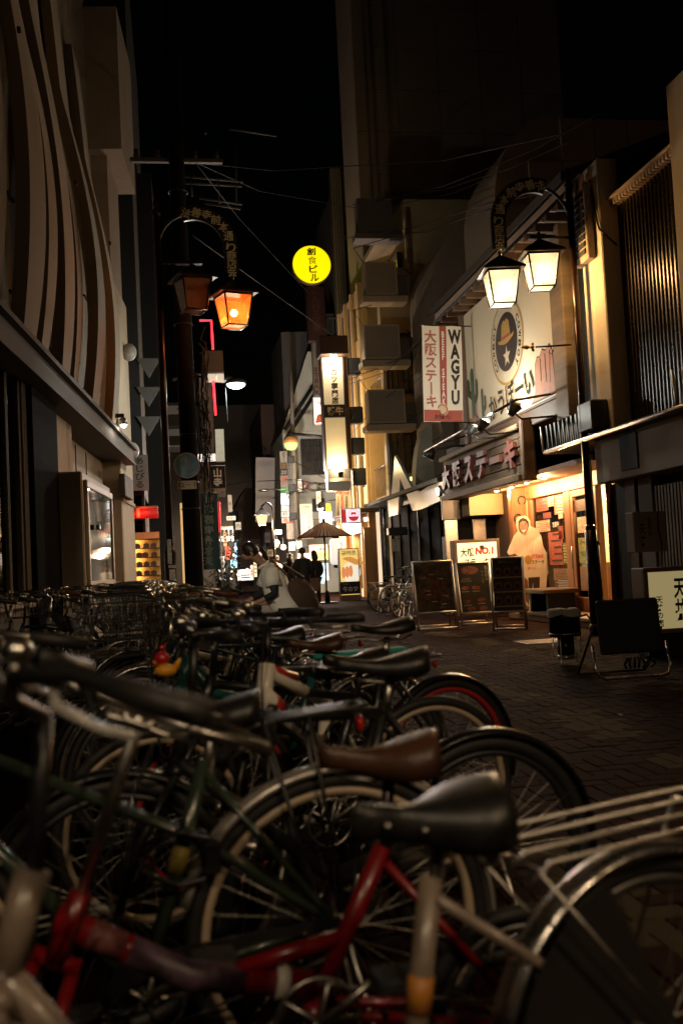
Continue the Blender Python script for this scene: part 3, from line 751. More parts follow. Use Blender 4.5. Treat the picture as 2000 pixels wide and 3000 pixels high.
for k, (bx, col, st, lb_) in enumerate(lits):
    t, w_, h_ = sign('lit_sign', lb_, bx, 58.0 - .9*k, emi('far sign %d' % k, col, st), BLACKM, .2, group='lit signs at the far end of the lane')
    for q in range(2 + k % 3): MB().box(-w_*.3, w_*.3, -.01, -.002, h_*(.2+.22*q), h_*(.3+.22*q)).build('print', [BLKINK, REDP, mat('orange print', (.6, .25, .04), .6)][(k+q) % 3], t)
for k in range(16):
    p = at(rnd.uniform(650, 745), rnd.uniform(1585, 1700), rnd.uniform(48, 60))
    o = thing('lamp_bulb', 'small bright bulb among the far shopfronts', 'lamp', p, 0, 'bulbs among the far shopfronts')
    MB().sphere((0, 0, 0), .05, 8, 6).build('bulb', emi('far bulb %d' % (k % 3), [(1, .8, .55), (1, .35, .2), (.8, .95, 1)][k % 3], 9), o)
    MB().tube([(0, 0, .04), (0, 0, .3)], .01, 4).build('cord', BLACKM, o)
for (bx, s, lb_) in (((745, 1218, 766, 1240), '円', 'lit purple-white rooftop sign high over the far end'),):
    t, w_, h_ = sign('rooftop_sign', lb_, (762, 1217, 778, 1237), 70, emi('violet white', (1, .8, 1), 1.6), BLACKM, .2)
    text('店', t, BLKINK, 0, h_*.5, w_*.7, h_*.7, -.01)
p = at(749, 1243, 70); o = thing('rooftop_sign', 'thin white lit crescent sign beside the rooftop sign', 'sign', p)
MB().prism([(0, -.5), (.16, -.2), (.22, .2), (.16, .5), (.02, .2), (-.05, -.2)], -.05, .05).build('blade', emi('white blade', (1, .97, .95), 2), o)
MB().tube([(.1, 0, -.4), (.1, 0, -7)], .04, 6).build('mast', BLACKM, o)

# more small signs crowding the far lane
for k, (bx, Y_, st, col, s_, lb_) in enumerate((
    ((872, 1404, 884, 1440), 43.0, .5, (1, .9, .7), '麺', 'small cream lit sign right of the slim pole, under the barred window'), ((889, 1412, 906, 1432), 43.4, .0, (.3, .1, .06), '呑', 'dull red square sign on the pale building below the barred window'),
    ((926, 1440, 940, 1478), 43.2, .7, (1, .85, .55), '焼', 'amber lit vertical sign beside the dark lower window'), ((868, 1585, 884, 1606), 41.0, 1.2, (1, .8, .5), '酒', 'bright amber box sign at the foot of the slim pole'),
    ((800, 1580, 816, 1604), 44.0, .9, (1, .55, .3), '鳥', 'orange lit sign under the cool white one'), ((776, 1560, 792, 1590), 49.0, .0, (.22, .19, .15), '占', 'unlit grey board below the blank tall sign'),
    ((752, 1600, 766, 1640), 52.0, 1.3, (1, .9, .8), '寿', 'white lit vertical sign right of the arcade'), ((783, 1610, 800, 1630), 50.0, 1.0, (1, .7, .35), '丼', 'amber lit box sign low in the distance, below the lantern lamp'),
    ((668, 1450, 680, 1500), 40.0, .0, (.16, .14, .11), '薬', 'dim vertical board right of the teal banner'), ((664, 1512, 690, 1524), 42.0, .25, (.6, .6, .55), '本通り', 'dim horizontal board over the far arcade'),
    ((690, 1530, 706, 1552), 52.0, .6, (1, .85, .6), '肉', 'small yellowish lit window sign above the arcade truss'), ((846, 1588, 864, 1612), 40.5, 1.1, (1, .92, .8), 'うどん', 'white lit box sign left of the slim pole foot'))):
    m_ = emi('small far sign %d' % k, col, st) if st else mat('small far board %d' % k, col, .6, vary=.3)
    t, w_, h_ = sign('shop_sign', lb_, bx, Y_, m_, BLACKM, .15, group='small signs crowding the far lane')
    text(s_, t, BLKINK if k % 3 else REDP, 0, h_*.5, w_*.8, h_*min(.7, .8*w_/h_) if len(s_) == 1 else h_*.6, -.006)
# ================================================================== middle distance, right side of the lane
def block(name, label, o, boxes, m, cat='building'):
    t = thing(name, label, cat, o); b = MB()
    for q in boxes: b.bbox(q[0]-o[0], q[1]-o[0], q[2]-o[1], q[3]-o[1], q[4], q[5], .02)
    b.build('wall', m, t); return t
def window_on(t, x0, x1, z0, z1, y, m, bars=3, frame=None, hb=3, d=.06):
    """recessed window with glazing bars on a wall that faces the camera (local x-z plane at y)"""
    f = MB(); b = .05
    for q in ((x0, x1, z0, z0+b), (x0, x1, z1-b, z1), (x0, x0+b, z0+b, z1-b), (x1-b, x1, z0+b, z1-b)): f.box(q[0], q[1], y-d, y+.02, q[2], q[3])
    for k in range(1, bars): xx = x0 + (x1-x0)*k/bars; f.box(xx-.015, xx+.015, y-d*.7, y, z0+b, z1-b)
    for k in range(1, hb): zz = z0 + (z1-z0)*k/hb; f.box(x0+b, x1-b, y-d*.6, y-.001, zz-.012, zz+.012)
    fo = f.build('window', frame or BLACKP, t)
    MB().box(x0+b, x1-b, y-.012, y-.004, z0+b, z1-b).build('pane', m, fo)
    return fo
WGL = mat('dark window glass', (.05, .05, .045), .12, vary=.5, scale=3)
# far white building with barred window
Y = 44.0
def bx_(px0, py0, px1, py1, Y):
    a = at(px0, py1, Y); b = at(px1, py0, Y); return a.x, b.x, a.z, b.z
x0, x1, z0, z1 = bx_(843, 1260, 1000, 1600, Y)
wb = thing('white_building', 'pale rendered building with a barred window and gable, middle of the right side', 'building', (x0, Y, 0))
W_ = x1-x0+1.5
MB().bbox(0, W_, 0, 8, 0, z1, .02).prism([(0, z1), (W_, z1), (W_, z1+3.6), (1.3, z1+3.6)], .02, 8).build('wall', mat('grey white wall', (.42, .43, .37), .75, vary=.15, scale=1.2), wb)
a = at(855, 1290, Y); b = at(918, 1160, Y)
for dz in (0, .45): MB().tube([(a.x-x0-.3, -.1, a.z+dz), (b.x-x0, -.1, b.z+dz)], .09, 6).build('gable_trim', BLACKM, wb)
q = bx_(884, 1287, 944, 1393, Y); window_on(wb, q[0]-x0, q[1]-x0, q[2], q[3], -.0, WGL, 7, None, 5, .12)
q = bx_(915, 1460, 950, 1500, Y); window_on(wb, q[0]-x0, q[1]-x0, q[2], q[3], -.0, WGL, 2, None, 2)
for k in range(4):
    zz = z1*(.28+.17*k); MB().box(0.02, W_, -.008, -.002, zz, zz+.02).build('joint', DKGREY, wb)
# brown building, blank sign tower
bb = block('brown_building', 'dark brown building left of the pale barred-window building', (4.0, 50, 0), [(4.3, 7.6, 50, 58, 0, 9.5)], mat('dark brown wall', (.07, .035, .025), .7, vary=.3))
o = thing('shack_building', 'low dark shingled building behind the far pedestrians', 'building', (3.6, 54, 0))
MB().bbox(-.4, 1.6, 0, 6, 0, 4.4).prism([(-.7, 4.4), (1.8, 4.4), (1.2, 5.6), (0, 5.6)], -.2, 6).build('wall', mat('shingle brown', (.08, .055, .04), .75, vary=.4, bump=.4), o)
t, w_, h_ = sign('blank_sign', 'tall blank off-white vertical sign beside the brown building', (744, 1340, 800, 1530), 47.5, mat('blank grey white', (.5, .47, .43), .6, vary=.1, scale=1), BLACKM, .3, tilt=.05)
MB().tube([(0, .1, h_), (0, .1, h_+.5)], .04, 6).bbox(-.12, .12, .0, .2, h_+.3, h_+.36, .01).build('aerial', BLACKM, t)
# stacked directory signs
stk = [((820, 1322, 842, 1355), DIMW, '高橋ビル', BLKINK, 'white directory sign with vertical building name, topmost of the stack'), ((820, 1356, 843, 1373), mat('ochre sign', (.3, .2, .09), .6), '日', BLKINK, 'ochre directory sign second in the stack'),
       ((821, 1375, 843, 1392), BLACKP, 'スナック', WHTINK, 'black directory sign with white script'), ((821, 1393, 844, 1410), mat('pinkish sign', (.45, .32, .26), .6), '酒場', REDP, 'dull pinkish directory sign with one red word'),
       ((822, 1411, 844, 1427), mat('pale sign', (.45, .4, .32), .6), 'めし', REDP, 'pale directory sign with red mark'), ((822, 1428, 845, 1444), emi('green sign', (.1, .35, .12), .5), 'バー', BLKINK, 'green directory sign above the blank bright one'),
       ((823, 1446, 846, 1480), emi('lit white directory', (1, .95, .92), 1.7), '', BLKINK, 'blank brightly lit white directory sign'), ((824, 1482, 846, 1497), emi('lit white dim', (1, .95, .85), .55), 'うどん', BLKINK, 'dimmer lit directory sign'),
       ((824, 1499, 847, 1514), emi('lit white dim', (1, .95, .85), .55), '喫茶', BLKINK, 'lit directory sign with black script, near the bottom'), ((825, 1516, 847, 1532), emi('lit peach', (1, .62, .45), .6), '鳥', REDP, 'peach lit directory sign at the bottom of the stack')]
for bx, m_, s_, ink, lb_ in stk:
    t, w_, h_ = sign('directory_sign', lb_, bx, 43.2, m_, BLACKM, .2, group='stacked directory signs')
    if s_: text(s_, t, ink, 0, h_*.5, w_*(.3 if len(s_) > 3 and h_ > w_ else .66), h_*.8, -.004, .01, len(s_) > 3 and h_ > w_)
t = thing('utility_pole', 'slim grey utility pole in front of the pale building', 'pole', (at(866, 1600, 42).x, 42, 0))
MB().tube([(0, 0, 0), (.15, 0, 9.6)], [.11, .085], 12).build('pole', mat('pale concrete pole', (.32, .29, .24), .8, vary=.2), t)
MB().tube([(-.13, 0, 4.0), (-.35, 0, 4.5), (-1.2, 0, 4.55)], .025, 6).build('lamp_arm', STEEL, t)
MB().sphere((-1.25, 0, 4.5), .16, 10, 6, sc=(1.4, .8, .4)).build('lamp_head', STEEL, t)
for k in range(3): MB().bbox(-.2, .1, -.22, -.1, 3.2+k*1.2, 3.5+k*1.2, .02).build('meter_box', DKGREY, t)
# round globe lamp, half amber and half green
p = at(852, 1298, 41.0); o = thing('globe_lamp', 'globe lamp amber above and green below, over the lane', 'lamp', p)
MB().lathe([(.0, .30), (.2, .24), (.29, .12), (.31, 0)], 14).build('upper_shell', emi('amber shell', (.55, .22, .05), .25, (.4, .18, .05)), o)
MB().lathe([(.31, 0), (.28, -.14), (.18, -.27), (.0, -.31)], 14).build('lower_globe', emi('green globe', (.62, .85, .25), .62), o)
MB().tube([(0, 0, .28), (0, 0, .45)], .06, 8).tube([(.0, 0, .4), (2.4, 0, .1)], .06, 8).build('bracket', BLACKP, o)
# small lantern lamp by the blank sign
p = at(767, 1517, 36.0); o = thing('lane_lamp', 'small lit lantern street lamp on a curved bracket in the distance', 'street lamp', (at(803, 1600, 36).x, 36, 0))
dx = p.x - o.location.x
MB().tube([(0, 0, 0), (0, 0, p.z+.35), (-.1, 0, p.z+.5), (dx*.6, 0, p.z+.55), (dx, 0, p.z+.4)], .035, 8).build('pole', BLACKP, o)
MB().lathe([(.0, .4), (.12, .3), (.42, .1), (.3, .06)], 4, Matrix.Translation((dx, 0, p.z)) @ Matrix.Rotation(.785, 4, 'Z'), False).build('lamp_roof', BLACKP, o)
MB().lathe([(.27, .06), (.17, -.26), (.0, -.27)], 4, Matrix.Translation((dx, 0, p.z)) @ Matrix.Rotation(.785, 4, 'Z'), False).build('lamp_glass', emi('lamp glass warm', (1, .62, .28), 1.6), o)
lamp('lane_lamp_light', o, (dx, 0, p.z-.4), 160, (1, .7, .4), .1)
t, w_, h_ = sign('lit_sign', 'small lit cool white sign right of the distant lantern lamp', (799, 1551, 827, 1567), 38, emi('lit cool sign', (.75, .95, 1), .95), BLACKM, .2, bezel=.02)
text('カラオケ', t, mat('blue print', (.03, .1, .3), .5), 0, h_*.5, w_*.6, h_*.4, -.013)
for (px, py, lb_) in ((811, 1590, 'bare glowing bulb beside the far pedestrians'), (830, 1603, 'smaller orange bulb beside the far pedestrians')):
    p = at(px, py, 37); o = thing('lamp_bulb', lb_, 'lamp', p); MB().sphere((0, 0, 0), .10, 10, 8).build('bulb', emi('hot bulb', (1, .7, .4), 10), o)
    MB().tube([(0, 0, .08), (0, .1, .35), (0, 2, .4)], .015, 5).build('arm', BLACKM, o); lamp('bulb_light', o, (0, -.2, 0), 26, (1, .72, .45), .1)
t, w_, h_ = sign('camera_notice', 'pale security camera notice with red characters on the slim pole', (840, 1530, 861, 1578), 41.5, mat('notice paper', (.42, .37, .3)), None, .03, 'notice', group='security camera notices')
MB().box(-w_/2, w_/2, -.004, -.001, h_*.92, h_).build('header', REDP, t)
text('防犯カメラ', t, REDP, 0, h_*.46, w_*.3, h_*.85, -.004, .02, True); text('安心な街', t, BLKINK, w_*.33, h_*.46, w_*.2, h_*.8, -.004, 0, True); text('監視中', t, BLKINK, -w_*.33, h_*.46, w_*.2, h_*.8, -.004, 0, True)
# tall sign tower with the round yellow sign
Y = 39.0
p = at(913, 775, Y); s = Y / ray(913, 775).y
o = thing('round_lit_sign', 'round glowing yellow sign with vertical black characters on top of the sign tower', 'sign', p)
rr = 57*s
M4 = Matrix.Rotation(math.pi/2, 4, 'X')
MB().lathe([(0, -.32), (rr*1.0, -.32), (rr*1.03, -.25), (rr*1.03, -.01), (rr*.985, .0), (0, .0)], 48, M4).build('drum', mat('brown drum', (.12, .07, .04), .4, metal=.4), o)
disc(MB(), 0, 0, rr*.98, rr*.98, -.006, 48).build('face', emi('yellow lit face', (1, .80, .0), 1.05), o)
for k, (ch, bo) in enumerate((('創', .035), ('食', 0), ('ビ', .03), ('ル', .03))): text(ch, o, mat('sign black', (.02, .012, .004), .5), .0+.03*k, rr*(.68-.455*k), rr*.46, rr*.40, -.012, bo)
Y = 39.3
x0, x1, z0, z1 = bx_(903, 838, 950, 1000, Y)
tw = thing('sign_tower', 'tall narrow unlit sign tower below the round yellow sign', 'sign', ((x0+x1)/2, Y, 0)); wq = (x1-x0)/2
MB().bbox(-wq, wq, 0, .4, z0, z1, .02).build('red_panel', mat('dull red panel', (.02, .004, .003), .5), tw)
text('こんぴら屋', tw, mat('faint gold', (.08, .03, .015), .6), 0, (z0+z1)/2+.2, wq*.9, (z1-z0)*.8, -.006, .03, True)
zb = at(930, 1160, Y).z
MB().bbox(-wq+.15, wq+.15, .02, .42, zb, z0-.02, .02).build('white_panel', mat('dim tower white', (.12, .105, .085), .6, vary=.2), tw)
text('STEAK', tw, mat('tower red', (.05, .012, .008), .6), -.12, (z0+zb)/2-.5, .26, (z0-zb)*.5, .01, .04, True)
text('1F', tw, mat('tower ink', (.02, .015, .012), .6), .1, z0-.5, .4, .4, .01)
text('肉', tw, mat('tower ink', (.02, .015, .012)), .42, (z0+zb)/2-.5, .4, .5, .01)
MB().tube([(wq, .2, z0+1), (2.6, .2, z0+1)], .06, 6).tube([(wq, .2, zb+1), (2.4, .2, zb+1)], .06, 6).build('bracket', BLACKM, tw)
t, w_, h_ = sign('lit_sign', 'white lit sign with a dish of red meat, half hidden by the cutlet sign', (917, 1163, 950, 1245), 37.5, emi('white lit sign face', (1, .96, .9), .72), STEEL, .2, bezel=.03)
text('0℃', t, BLKINK, 0, h_*.77, w_*.6, h_*.14, -.016, .0)
m = MB(); 
for k in range(26): 
    a = rnd.uniform(0, 3.14); q = rnd.random()**.5; disc(m, w_*.08+math.cos(a)*w_*.33*q, h_*.1+math.sin(a)*h_*.24*q, .07, .05, -.014-.0005*k, 7)
m.build('dish_print', mat('meat print', (.3, .05, .025), .5, vary=.7, scale=12), t)
# yellow-lit corner column and its tall building
p = at(990, 900, 42)
cb = thing('corner_building', 'tall dark building whose corner column catches the yellow sign', 'building', (p.x, 42, 0))
MB().bbox(-.05, .42, 0, .6, 0, 18.5, .02).build('column', mat('pale ribbed column', (.26, .22, .15), .6, vary=.15), cb)
for k in range(3): MB().box(.05+.12*k, .07+.12*k, -.012, -.002, 0, 18.5).build('joint', DKGREY, cb)
MB().box(.42, 6, .3, 8, 0, 18.5).build('wall', mat('dark tower wall', (.05, .042, .035), .8), cb)
MB().box(-2.2, -.06, 3, 8, 0, 12).build('rear_wall', mat('dim grey wall', (.06, .055, .05), .8), cb)
q = bx_(955, 905, 985, 965, 44); window_on(cb, q[0]-p.x, q[1]-p.x, q[2], q[3], 2.9, WGL, 1, STEEL, 1)
# ------------------------------------------------------------------ building with the three square sign boxes
Y0, Y1 = 30.0, 38.0
XF = at(1062, 1200, Y0).x + .75
sb = thing('signbox_building', 'narrow cream building with balconies behind the unlit square sign boxes', 'building', (XF, Y0, 0))
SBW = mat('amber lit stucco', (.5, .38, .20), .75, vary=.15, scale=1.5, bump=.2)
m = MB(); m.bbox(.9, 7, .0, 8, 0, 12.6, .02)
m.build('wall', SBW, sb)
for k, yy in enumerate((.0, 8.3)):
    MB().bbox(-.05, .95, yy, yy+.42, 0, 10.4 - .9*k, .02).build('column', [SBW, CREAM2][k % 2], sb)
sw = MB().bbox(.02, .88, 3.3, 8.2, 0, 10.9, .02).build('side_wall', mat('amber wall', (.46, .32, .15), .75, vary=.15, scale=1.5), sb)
for z in (3.9, 6.6, 9.1): MB().bbox(-.01, .02, 4.4, 5.2, z, z+1.1, .005).build('window', WGL, sw)
for yy in (3.32, 4.7, 6.1, 7.5): MB().bbox(-.10, .02, yy, yy+.28, 0, 10.9, .02).build('pilaster', mat('amber wall', (.46, .32, .15)), sw)
for yy in (3.66, 5.7, 7.05): MB().box(.005, .016, yy, yy+.2, .3, 10.6).build('dark_slot', BLACKM, sw)
for k in range(4): MB().box(.008, .018, 3.3, 8.2, 2.2+2.3*k, 2.215+2.3*k).build('joint', DKGREY, sw)
floors = (3.15, 6.0, 8.75, 11.5)
for z in floors: MB().bbox(.15, .97, .44, 3.25, z, z+.22, .02).build('balcony_slab', mat('shaded slab', (.22, .16, .09), .8), sb)  # slab darker than the stucco, balcony shade put into its colour
for z in floors[:3]:
    m = MB()
    for k in range(8): m.tube([(.17, .55+k*.34, z+.26), (.17, .55+k*.34, z+1.2)], .012, 5)
    m.tube([(.17, .5, z+1.2), (.17, 3.2, z+1.2)], .025, 6); m.build('railing', BLACKP, sb)
    m = MB(); m.box(.7, .89, .5, 3.2, z+.3, z+2.3); m.build('recess_window', WGL, sb)
MB().box(-.02, .96, -.14, -.02, 3.3, 5.9).build('window_bay', BLACKM, sb)
window_on(sb, .02, .92, 3.6, 5.8, -.15, mat('amber interior glass', (.14, .09, .03), .2, vary=.8, scale=3), 4, BLACKP, 2)
window_on(sb, .05, .92, 6.4, 8.3, -.02, mat('amber interior glass', (.14, .09, .03)), 5, BLACKP, 1)
m = MB()
for k in range(9): m.tube([(-.10+.12*k, -.34, 2.95), (-.10+.12*k, -.34, 3.9)], .011, 5)
m.tube([(-.12, -.34, 3.9), (.92, -.34, 3.9)], .022, 6).box(-.12, .92, -.36, -.16, 2.88, 2.95); m.build('railing', BLACKP, sb)
MB().sphere((.62, -.25, 3.72), .06, 8, 6).build('balcony_bulb', emi('green yellow bulb', (.9, 1, .35), 5), sb)
for k, (yy, zz) in enumerate(((1.2, 4.1), (2.9, 6.9), (1.0, 9.6))):
    ac = MB().bbox(.30, .62, yy, yy+.8, zz-.55, zz, .02).build('air_conditioner', mat('dirty unit white', (.42, .36, .27), .6, vary=.25), sb)
    m = MB(); m.tube([(.295, yy+.4+.24*math.cos(a*.42), zz-.28+.24*math.sin(a*.42)) for a in range(15)], .012, 5, True); m.tube([(.295, yy+.4+.12*math.cos(a*.42), zz-.28+.12*math.sin(a*.42)) for a in range(15)], .01, 5, True); m.build('fan_guard', BLACKP, ac)
    MB().tube([(.4, yy+.85, zz-.2), (.4, yy+1.0, zz-.2), (.42, yy+1.0, zz-2.2)], .03, 6).build('pipe', mat('beige pipe', (.4, .32, .22), .6), sb)
for xx in (.98, 1.05): MB().tube([(xx, -.04, 0), (xx, -.04, 12.3)], .035, 8).build('drain_pipe', mat('beige pipe', (.4, .32, .22)), sb)
BOXF = mat('dusty sign face', (.34, .25, .16), .55, vary=.12, scale=2)
BOXS = mat('sign box casing', (.50, .37, .23), .6, vary=.12)
for k, (bx, lb_) in enumerate((((1068, 766, 1164, 864), 'topmost of the three unlit square sign boxes, nearest the round yellow sign'), ((1066, 950, 1172, 1052), 'middle one of the three unlit square sign boxes'),
                               ((1078, 1140, 1188, 1240), 'lowest of the three unlit square sign boxes, above the white canopy'))):
    t, w_, h_ = sign('sign_box', lb_, bx, 28.6, BOXF, BOXS, .55, bezel=.045, group='unlit square sign boxes')
    MB().bbox(-w_/2-.1, w_/2+.30, -.05, .6, -.22, -.03, .015).build('base_slab', BOXS, t)
    MB().bbox(w_/2+.01, w_/2+.32, .05, .5, -.03, h_*.62, .01).build('floor_panel', mat('floor panel', (.10, .075, .05), .6), t)
    MB().tube([(-w_/2, .1, h_+.02), (-w_/2-.25, .3, h_+.5), (w_/2, .4, h_+.9)], .012, 5).build('feed_cable', BLACKM, t)
    for s_ in (-1, 1): MB().bbox(s_*w_*.42-.03, s_*w_*.42+.03, -.018, -.010, h_*.03, h_*.06, .003).build('clip', STEEL, t)
    if k == 2: text('2F', t, BLKINK, w_/2+.16, h_*.16, .2, .16, .045, .01)
    MB().tube([(w_/2+.3, .3, h_*.9), (w_/2+.9, .5, h_*.4)], .02, 5).build('stay', BLACKP, t)
t, w_, h_ = sign('sign_box', 'faint square sign box high up in the dark above the other sign boxes', (1046, 580, 1150, 680), 29.5, mat('faint sign face', (.13, .11, .085), .6), mat('faint casing', (.15, .12, .09), .6), .5, bezel=.04)
MB().bbox(-w_/2-.1, w_/2+.3, -.05, .6, -.22, -.03, .015).build('base_slab', mat('faint casing', (.15, .12, .09)), t)
# ------------------------------------------------------------------ vertical lit cutlet sign
Y = 31.5
x0, x1, z0, z1 = bx_(948, 1042, 1012, 1376, Y); wq = (x1-x0)/2; zm = at(980, 1209, Y)
z1 = at(975, 1046, Y).z; z0 = at(985, 1372, Y).z
c = at(981, 1209, Y)
vs_ = thing('vertical_lit_sign', 'tall vertical white sign lit by lamps, black characters and black name band', 'sign', (c.x, Y, 0))
w_ = 60 * Y/ray(980, 1200).y
vs_.rotation_euler = (0, 0.0, 0)
LITW = emi('backlit acrylic', (1, .72, .33), .30, (.78, .70, .52))
MB().bbox(-w_/2-.05, w_/2+.18, .10, .55, z0-.05, z1+.6, .02).build('casing', mat('rust brown casing', (.07, .035, .02), .5), vs_)
MB().bbox(-w_/2-.10, w_/2+.14, -.38, .55, z1+.02, z1+.62, .02).build('top_hood', mat('rust brown casing', (.07, .035, .02)), vs_)
zb0 = at(983, 1221, Y).z; zb1 = at(983, 1186, Y).z
MB().box(-w_/2, w_/2, .09, .1, zb1+.02, z1).build('upper_face', LITW, vs_)
MB().box(-w_/2, w_/2, .09, .1, z0, zb0-.02).build('lower_face', LITW, vs_)
MB().bbox(-w_/2-.02, w_/2+.02, .05, .1, zb0, zb1, .008).build('name_band', BLACKP, vs_)
MB().box(-w_/2-.02, w_/2+.02, .04, .09, zb1, zb1+.02).box(-w_/2-.02, w_/2+.02, .04, .09, zb0-.02, zb0).build('trim', STEEL, vs_)
text('牛カツ専門店', vs_, mat('sign black', (.02, .012, .004)), .04, (zb1+z1)/2-.04, w_*.34, (z1-zb1)*.90, .084, .035, True)
text('勝牛', vs_, mat('gold character', (.55, .40, .2), .5), 0.02, (zb0+zb1)/2, w_*.80, (zb1-zb0)*.74, .044, .035)
m = MB()
for s_ in (-1, 1): m.box(s_*w_/2-(.05 if s_ < 0 else 0), s_*w_/2+(.05 if s_ > 0 else 0), .03, .12, z0, z1)
m.build('side_trim', mat('rust brown casing', (.07, .035, .02)), vs_)
m = MB(); m.add([(-w_/2-.02, -.02, z0-.32), (w_/2+.05, -.02, z0-.32), (w_/2+.05, -.3, z0-.45), (-w_/2-.02, -.3, z0-.45)], [(0, 1, 2, 3)]); m.bbox(-w_/2-.02, w_/2+.05, -.02, .4, z0-.72, z0-.03, .02)
m.build('reflector_box', STEEL, vs_)
MB().lathe([(.07, 0), (.09, .16), (.05, .2)], 10, Matrix.Translation((.05, -.22, z0-.32))).build('bottom_lamp', BLACKP, vs_)
MB().sphere((0, -.26, z1-.02), .10, 12, 6, sc=(1.3, 1, .5)).build('top_lamp', emi('pink white lamp', (1, .78, .72), 6), vs_)
lamp('top_lamp_light', vs_, (0, -.27, z1-.2), 14, (1, .78, .55), .07)
lamp('bottom_lamp_light', vs_, (.03, -.22, z0+.02), 20, (1, .70, .34), .07)
MB().box(-w_/2, w_/2, .551, .56, z0, z1).build('rear_face', emi('backlit rear acrylic', (1, .70, .32), 1.5, (.78, .70, .52)), vs_)
lamp('rear_lamp_light', vs_, (.0, .95, (z0+z1)/2+.8), 40, (1, .68, .30), .1); lamp('rear_lamp_light', vs_, (.0, .95, z0-.2), 40, (1, .68, .30), .1)
for z in (z1-.25, (zb0+zb1)/2-.1, z0+.75, z0-.25): MB().bbox(w_/2+.18, w_/2+.62, .15, .5, z-.30, z+.25, .02).build('bracket_box', BLACKM, vs_)
# ------------------------------------------------------------------ cutlet shop front at the end of the dark canopy
gs = thing('cutlet_shop', 'brightly lit cutlet restaurant front with wooden posts and red-lettered board', 'shop', (6.15, 33.0, 0))
GW = emi('glowing shop wall', (1, .78, .52), .9, (.7, .6, .45))  # wall glows by itself in place of the shop's bright light
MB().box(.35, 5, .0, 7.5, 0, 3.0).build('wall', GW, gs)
for yy in (-.3, 1.2, 2.9, 4.6, 6.4):
    MB().bbox(.12, .36, yy, yy+.24, 0, 2.9, .02).build('wooden_post', mat('honey wood', (.46, .25, .09), .5, vary=.3, streak='z'), gs)
MB().bbox(-.3, .5, -.4, 7.5, 2.9, 3.05, .02).build('canopy', ROOF, gs)
MB().bbox(-.1, .30, -.42, -.34, .0, 2.4, .01).build('end_board', mat('honey wood', (.46, .25, .09)), gs)
m = MB(); m.box(-.06, -.04, .2, 3.4, 2.25, 2.88); m.build('shop_board', mat('pale cloth board', (.6, .52, .38), .7), gs)
for k, ch in enumerate('牛カツ'):
    t2 = MB()
    vs, fs = txt_mesh(ch, .03)
    me = bpy.data.meshes.new('lettering'); me.from_pydata([(-.066, 3.0-.55-k*.85 - a*.6, 2.56 + b*.46) for a, b in vs], [], fs); put('lettering', me, BLKINK, gs)
for k in range(5):
    MB().bbox(.0, .1, -.1+k*1.5, .0+k*1.5, 2.62, 2.74, .01).build('spot_lamp', emi('hot spot', (1, .8, .7), 8), gs)
lamp('shop_light', gs, (-.5, 2.6, 2.4), 95, (1, .75, .5), .15)
lamp('shop_light', gs, (-.9, 6.2, 2.6), 90, (1, .78, .62), .15)
for k in range(3): MB().bbox(-.06, -.03, 3.7+k*1.0, 4.5+k*1.0, 1.2, 2.5, .01).build('menu_panel', [emi('menu panel a', (1, .4, .3), .8), emi('menu panel b', (1, .85, .4), .9), emi('menu panel c', (.4, .75, 1), .7)][k], gs)
# lit standing board with cutlets
t, w_, h_ = sign('lit_menu_board', 'lit standing board with sliced cutlets and Korean heading, beside the paper umbrella pole', (994, 1606, 1054, 1760), 32.5, emi('board yellow', (1, .70, .20), .85), BLACKP, .3, 'menu board', bezel=.03)
z = h_*.24
MB().box(-w_/2+.03, w_/2-.03, -.004, -.001, .22, z+.22).build('black_panel', BLACKP, t)
MB().bbox(-w_/2, w_/2, -.02, .02, 0, .20, .008).build('kick_panel', mat('brown kick', (.2, .13, .08), .5), t)
text('牛カツ', t, WHTINK, 0, .22+z*.42, w_*.74, z*.42, -.008, .035); text('ごゆるまま。', t, WHTINK, -w_*.2, .22+z*.82, w_*.36, z*.13, -.008)
text('규카츠', t, mat('grey outline ink', (.25, .2, .12), .6), 0, h_*.91, w_*.74, h_*.09, -.006, .03); text('규카츠', t, WHTINK, 0, h_*.912, w_*.73, h_*.085, -.009, -.003)
m = MB(); disc(m, .06, z+.52, w_*.46, .34, -.003, 30); m.build('plate_print', emi('plate print', (1, .93, .75), .8), t)
m = MB()
for k in range(6): disc(m, -.02+k*.07, z+.98-.035*k, .2, .055, -.006-.001*k, 12)
for k in range(3): disc(m, -.2+k*.12, z+.52+.02*k, .075, .20, -.012-.001*k, 14)
m.build('cutlet_print', emi('cutlet print', (.75, .34, .08), .75), t)
m = MB()
for k in range(3): disc(m, -.2+k*.12, z+.50+.02*k, .045, .13, -.017-.001*k, 12)
m.build('meat_print', emi('meat pink print', (.85, .28, .14), .8), t)
for s_ in (-1, 1): MB().lathe([(.05, -.08), (.05, 0)], 8, Matrix.Translation((s_*w_*.4, .1, 0))).build('caster', BLACKM, t)
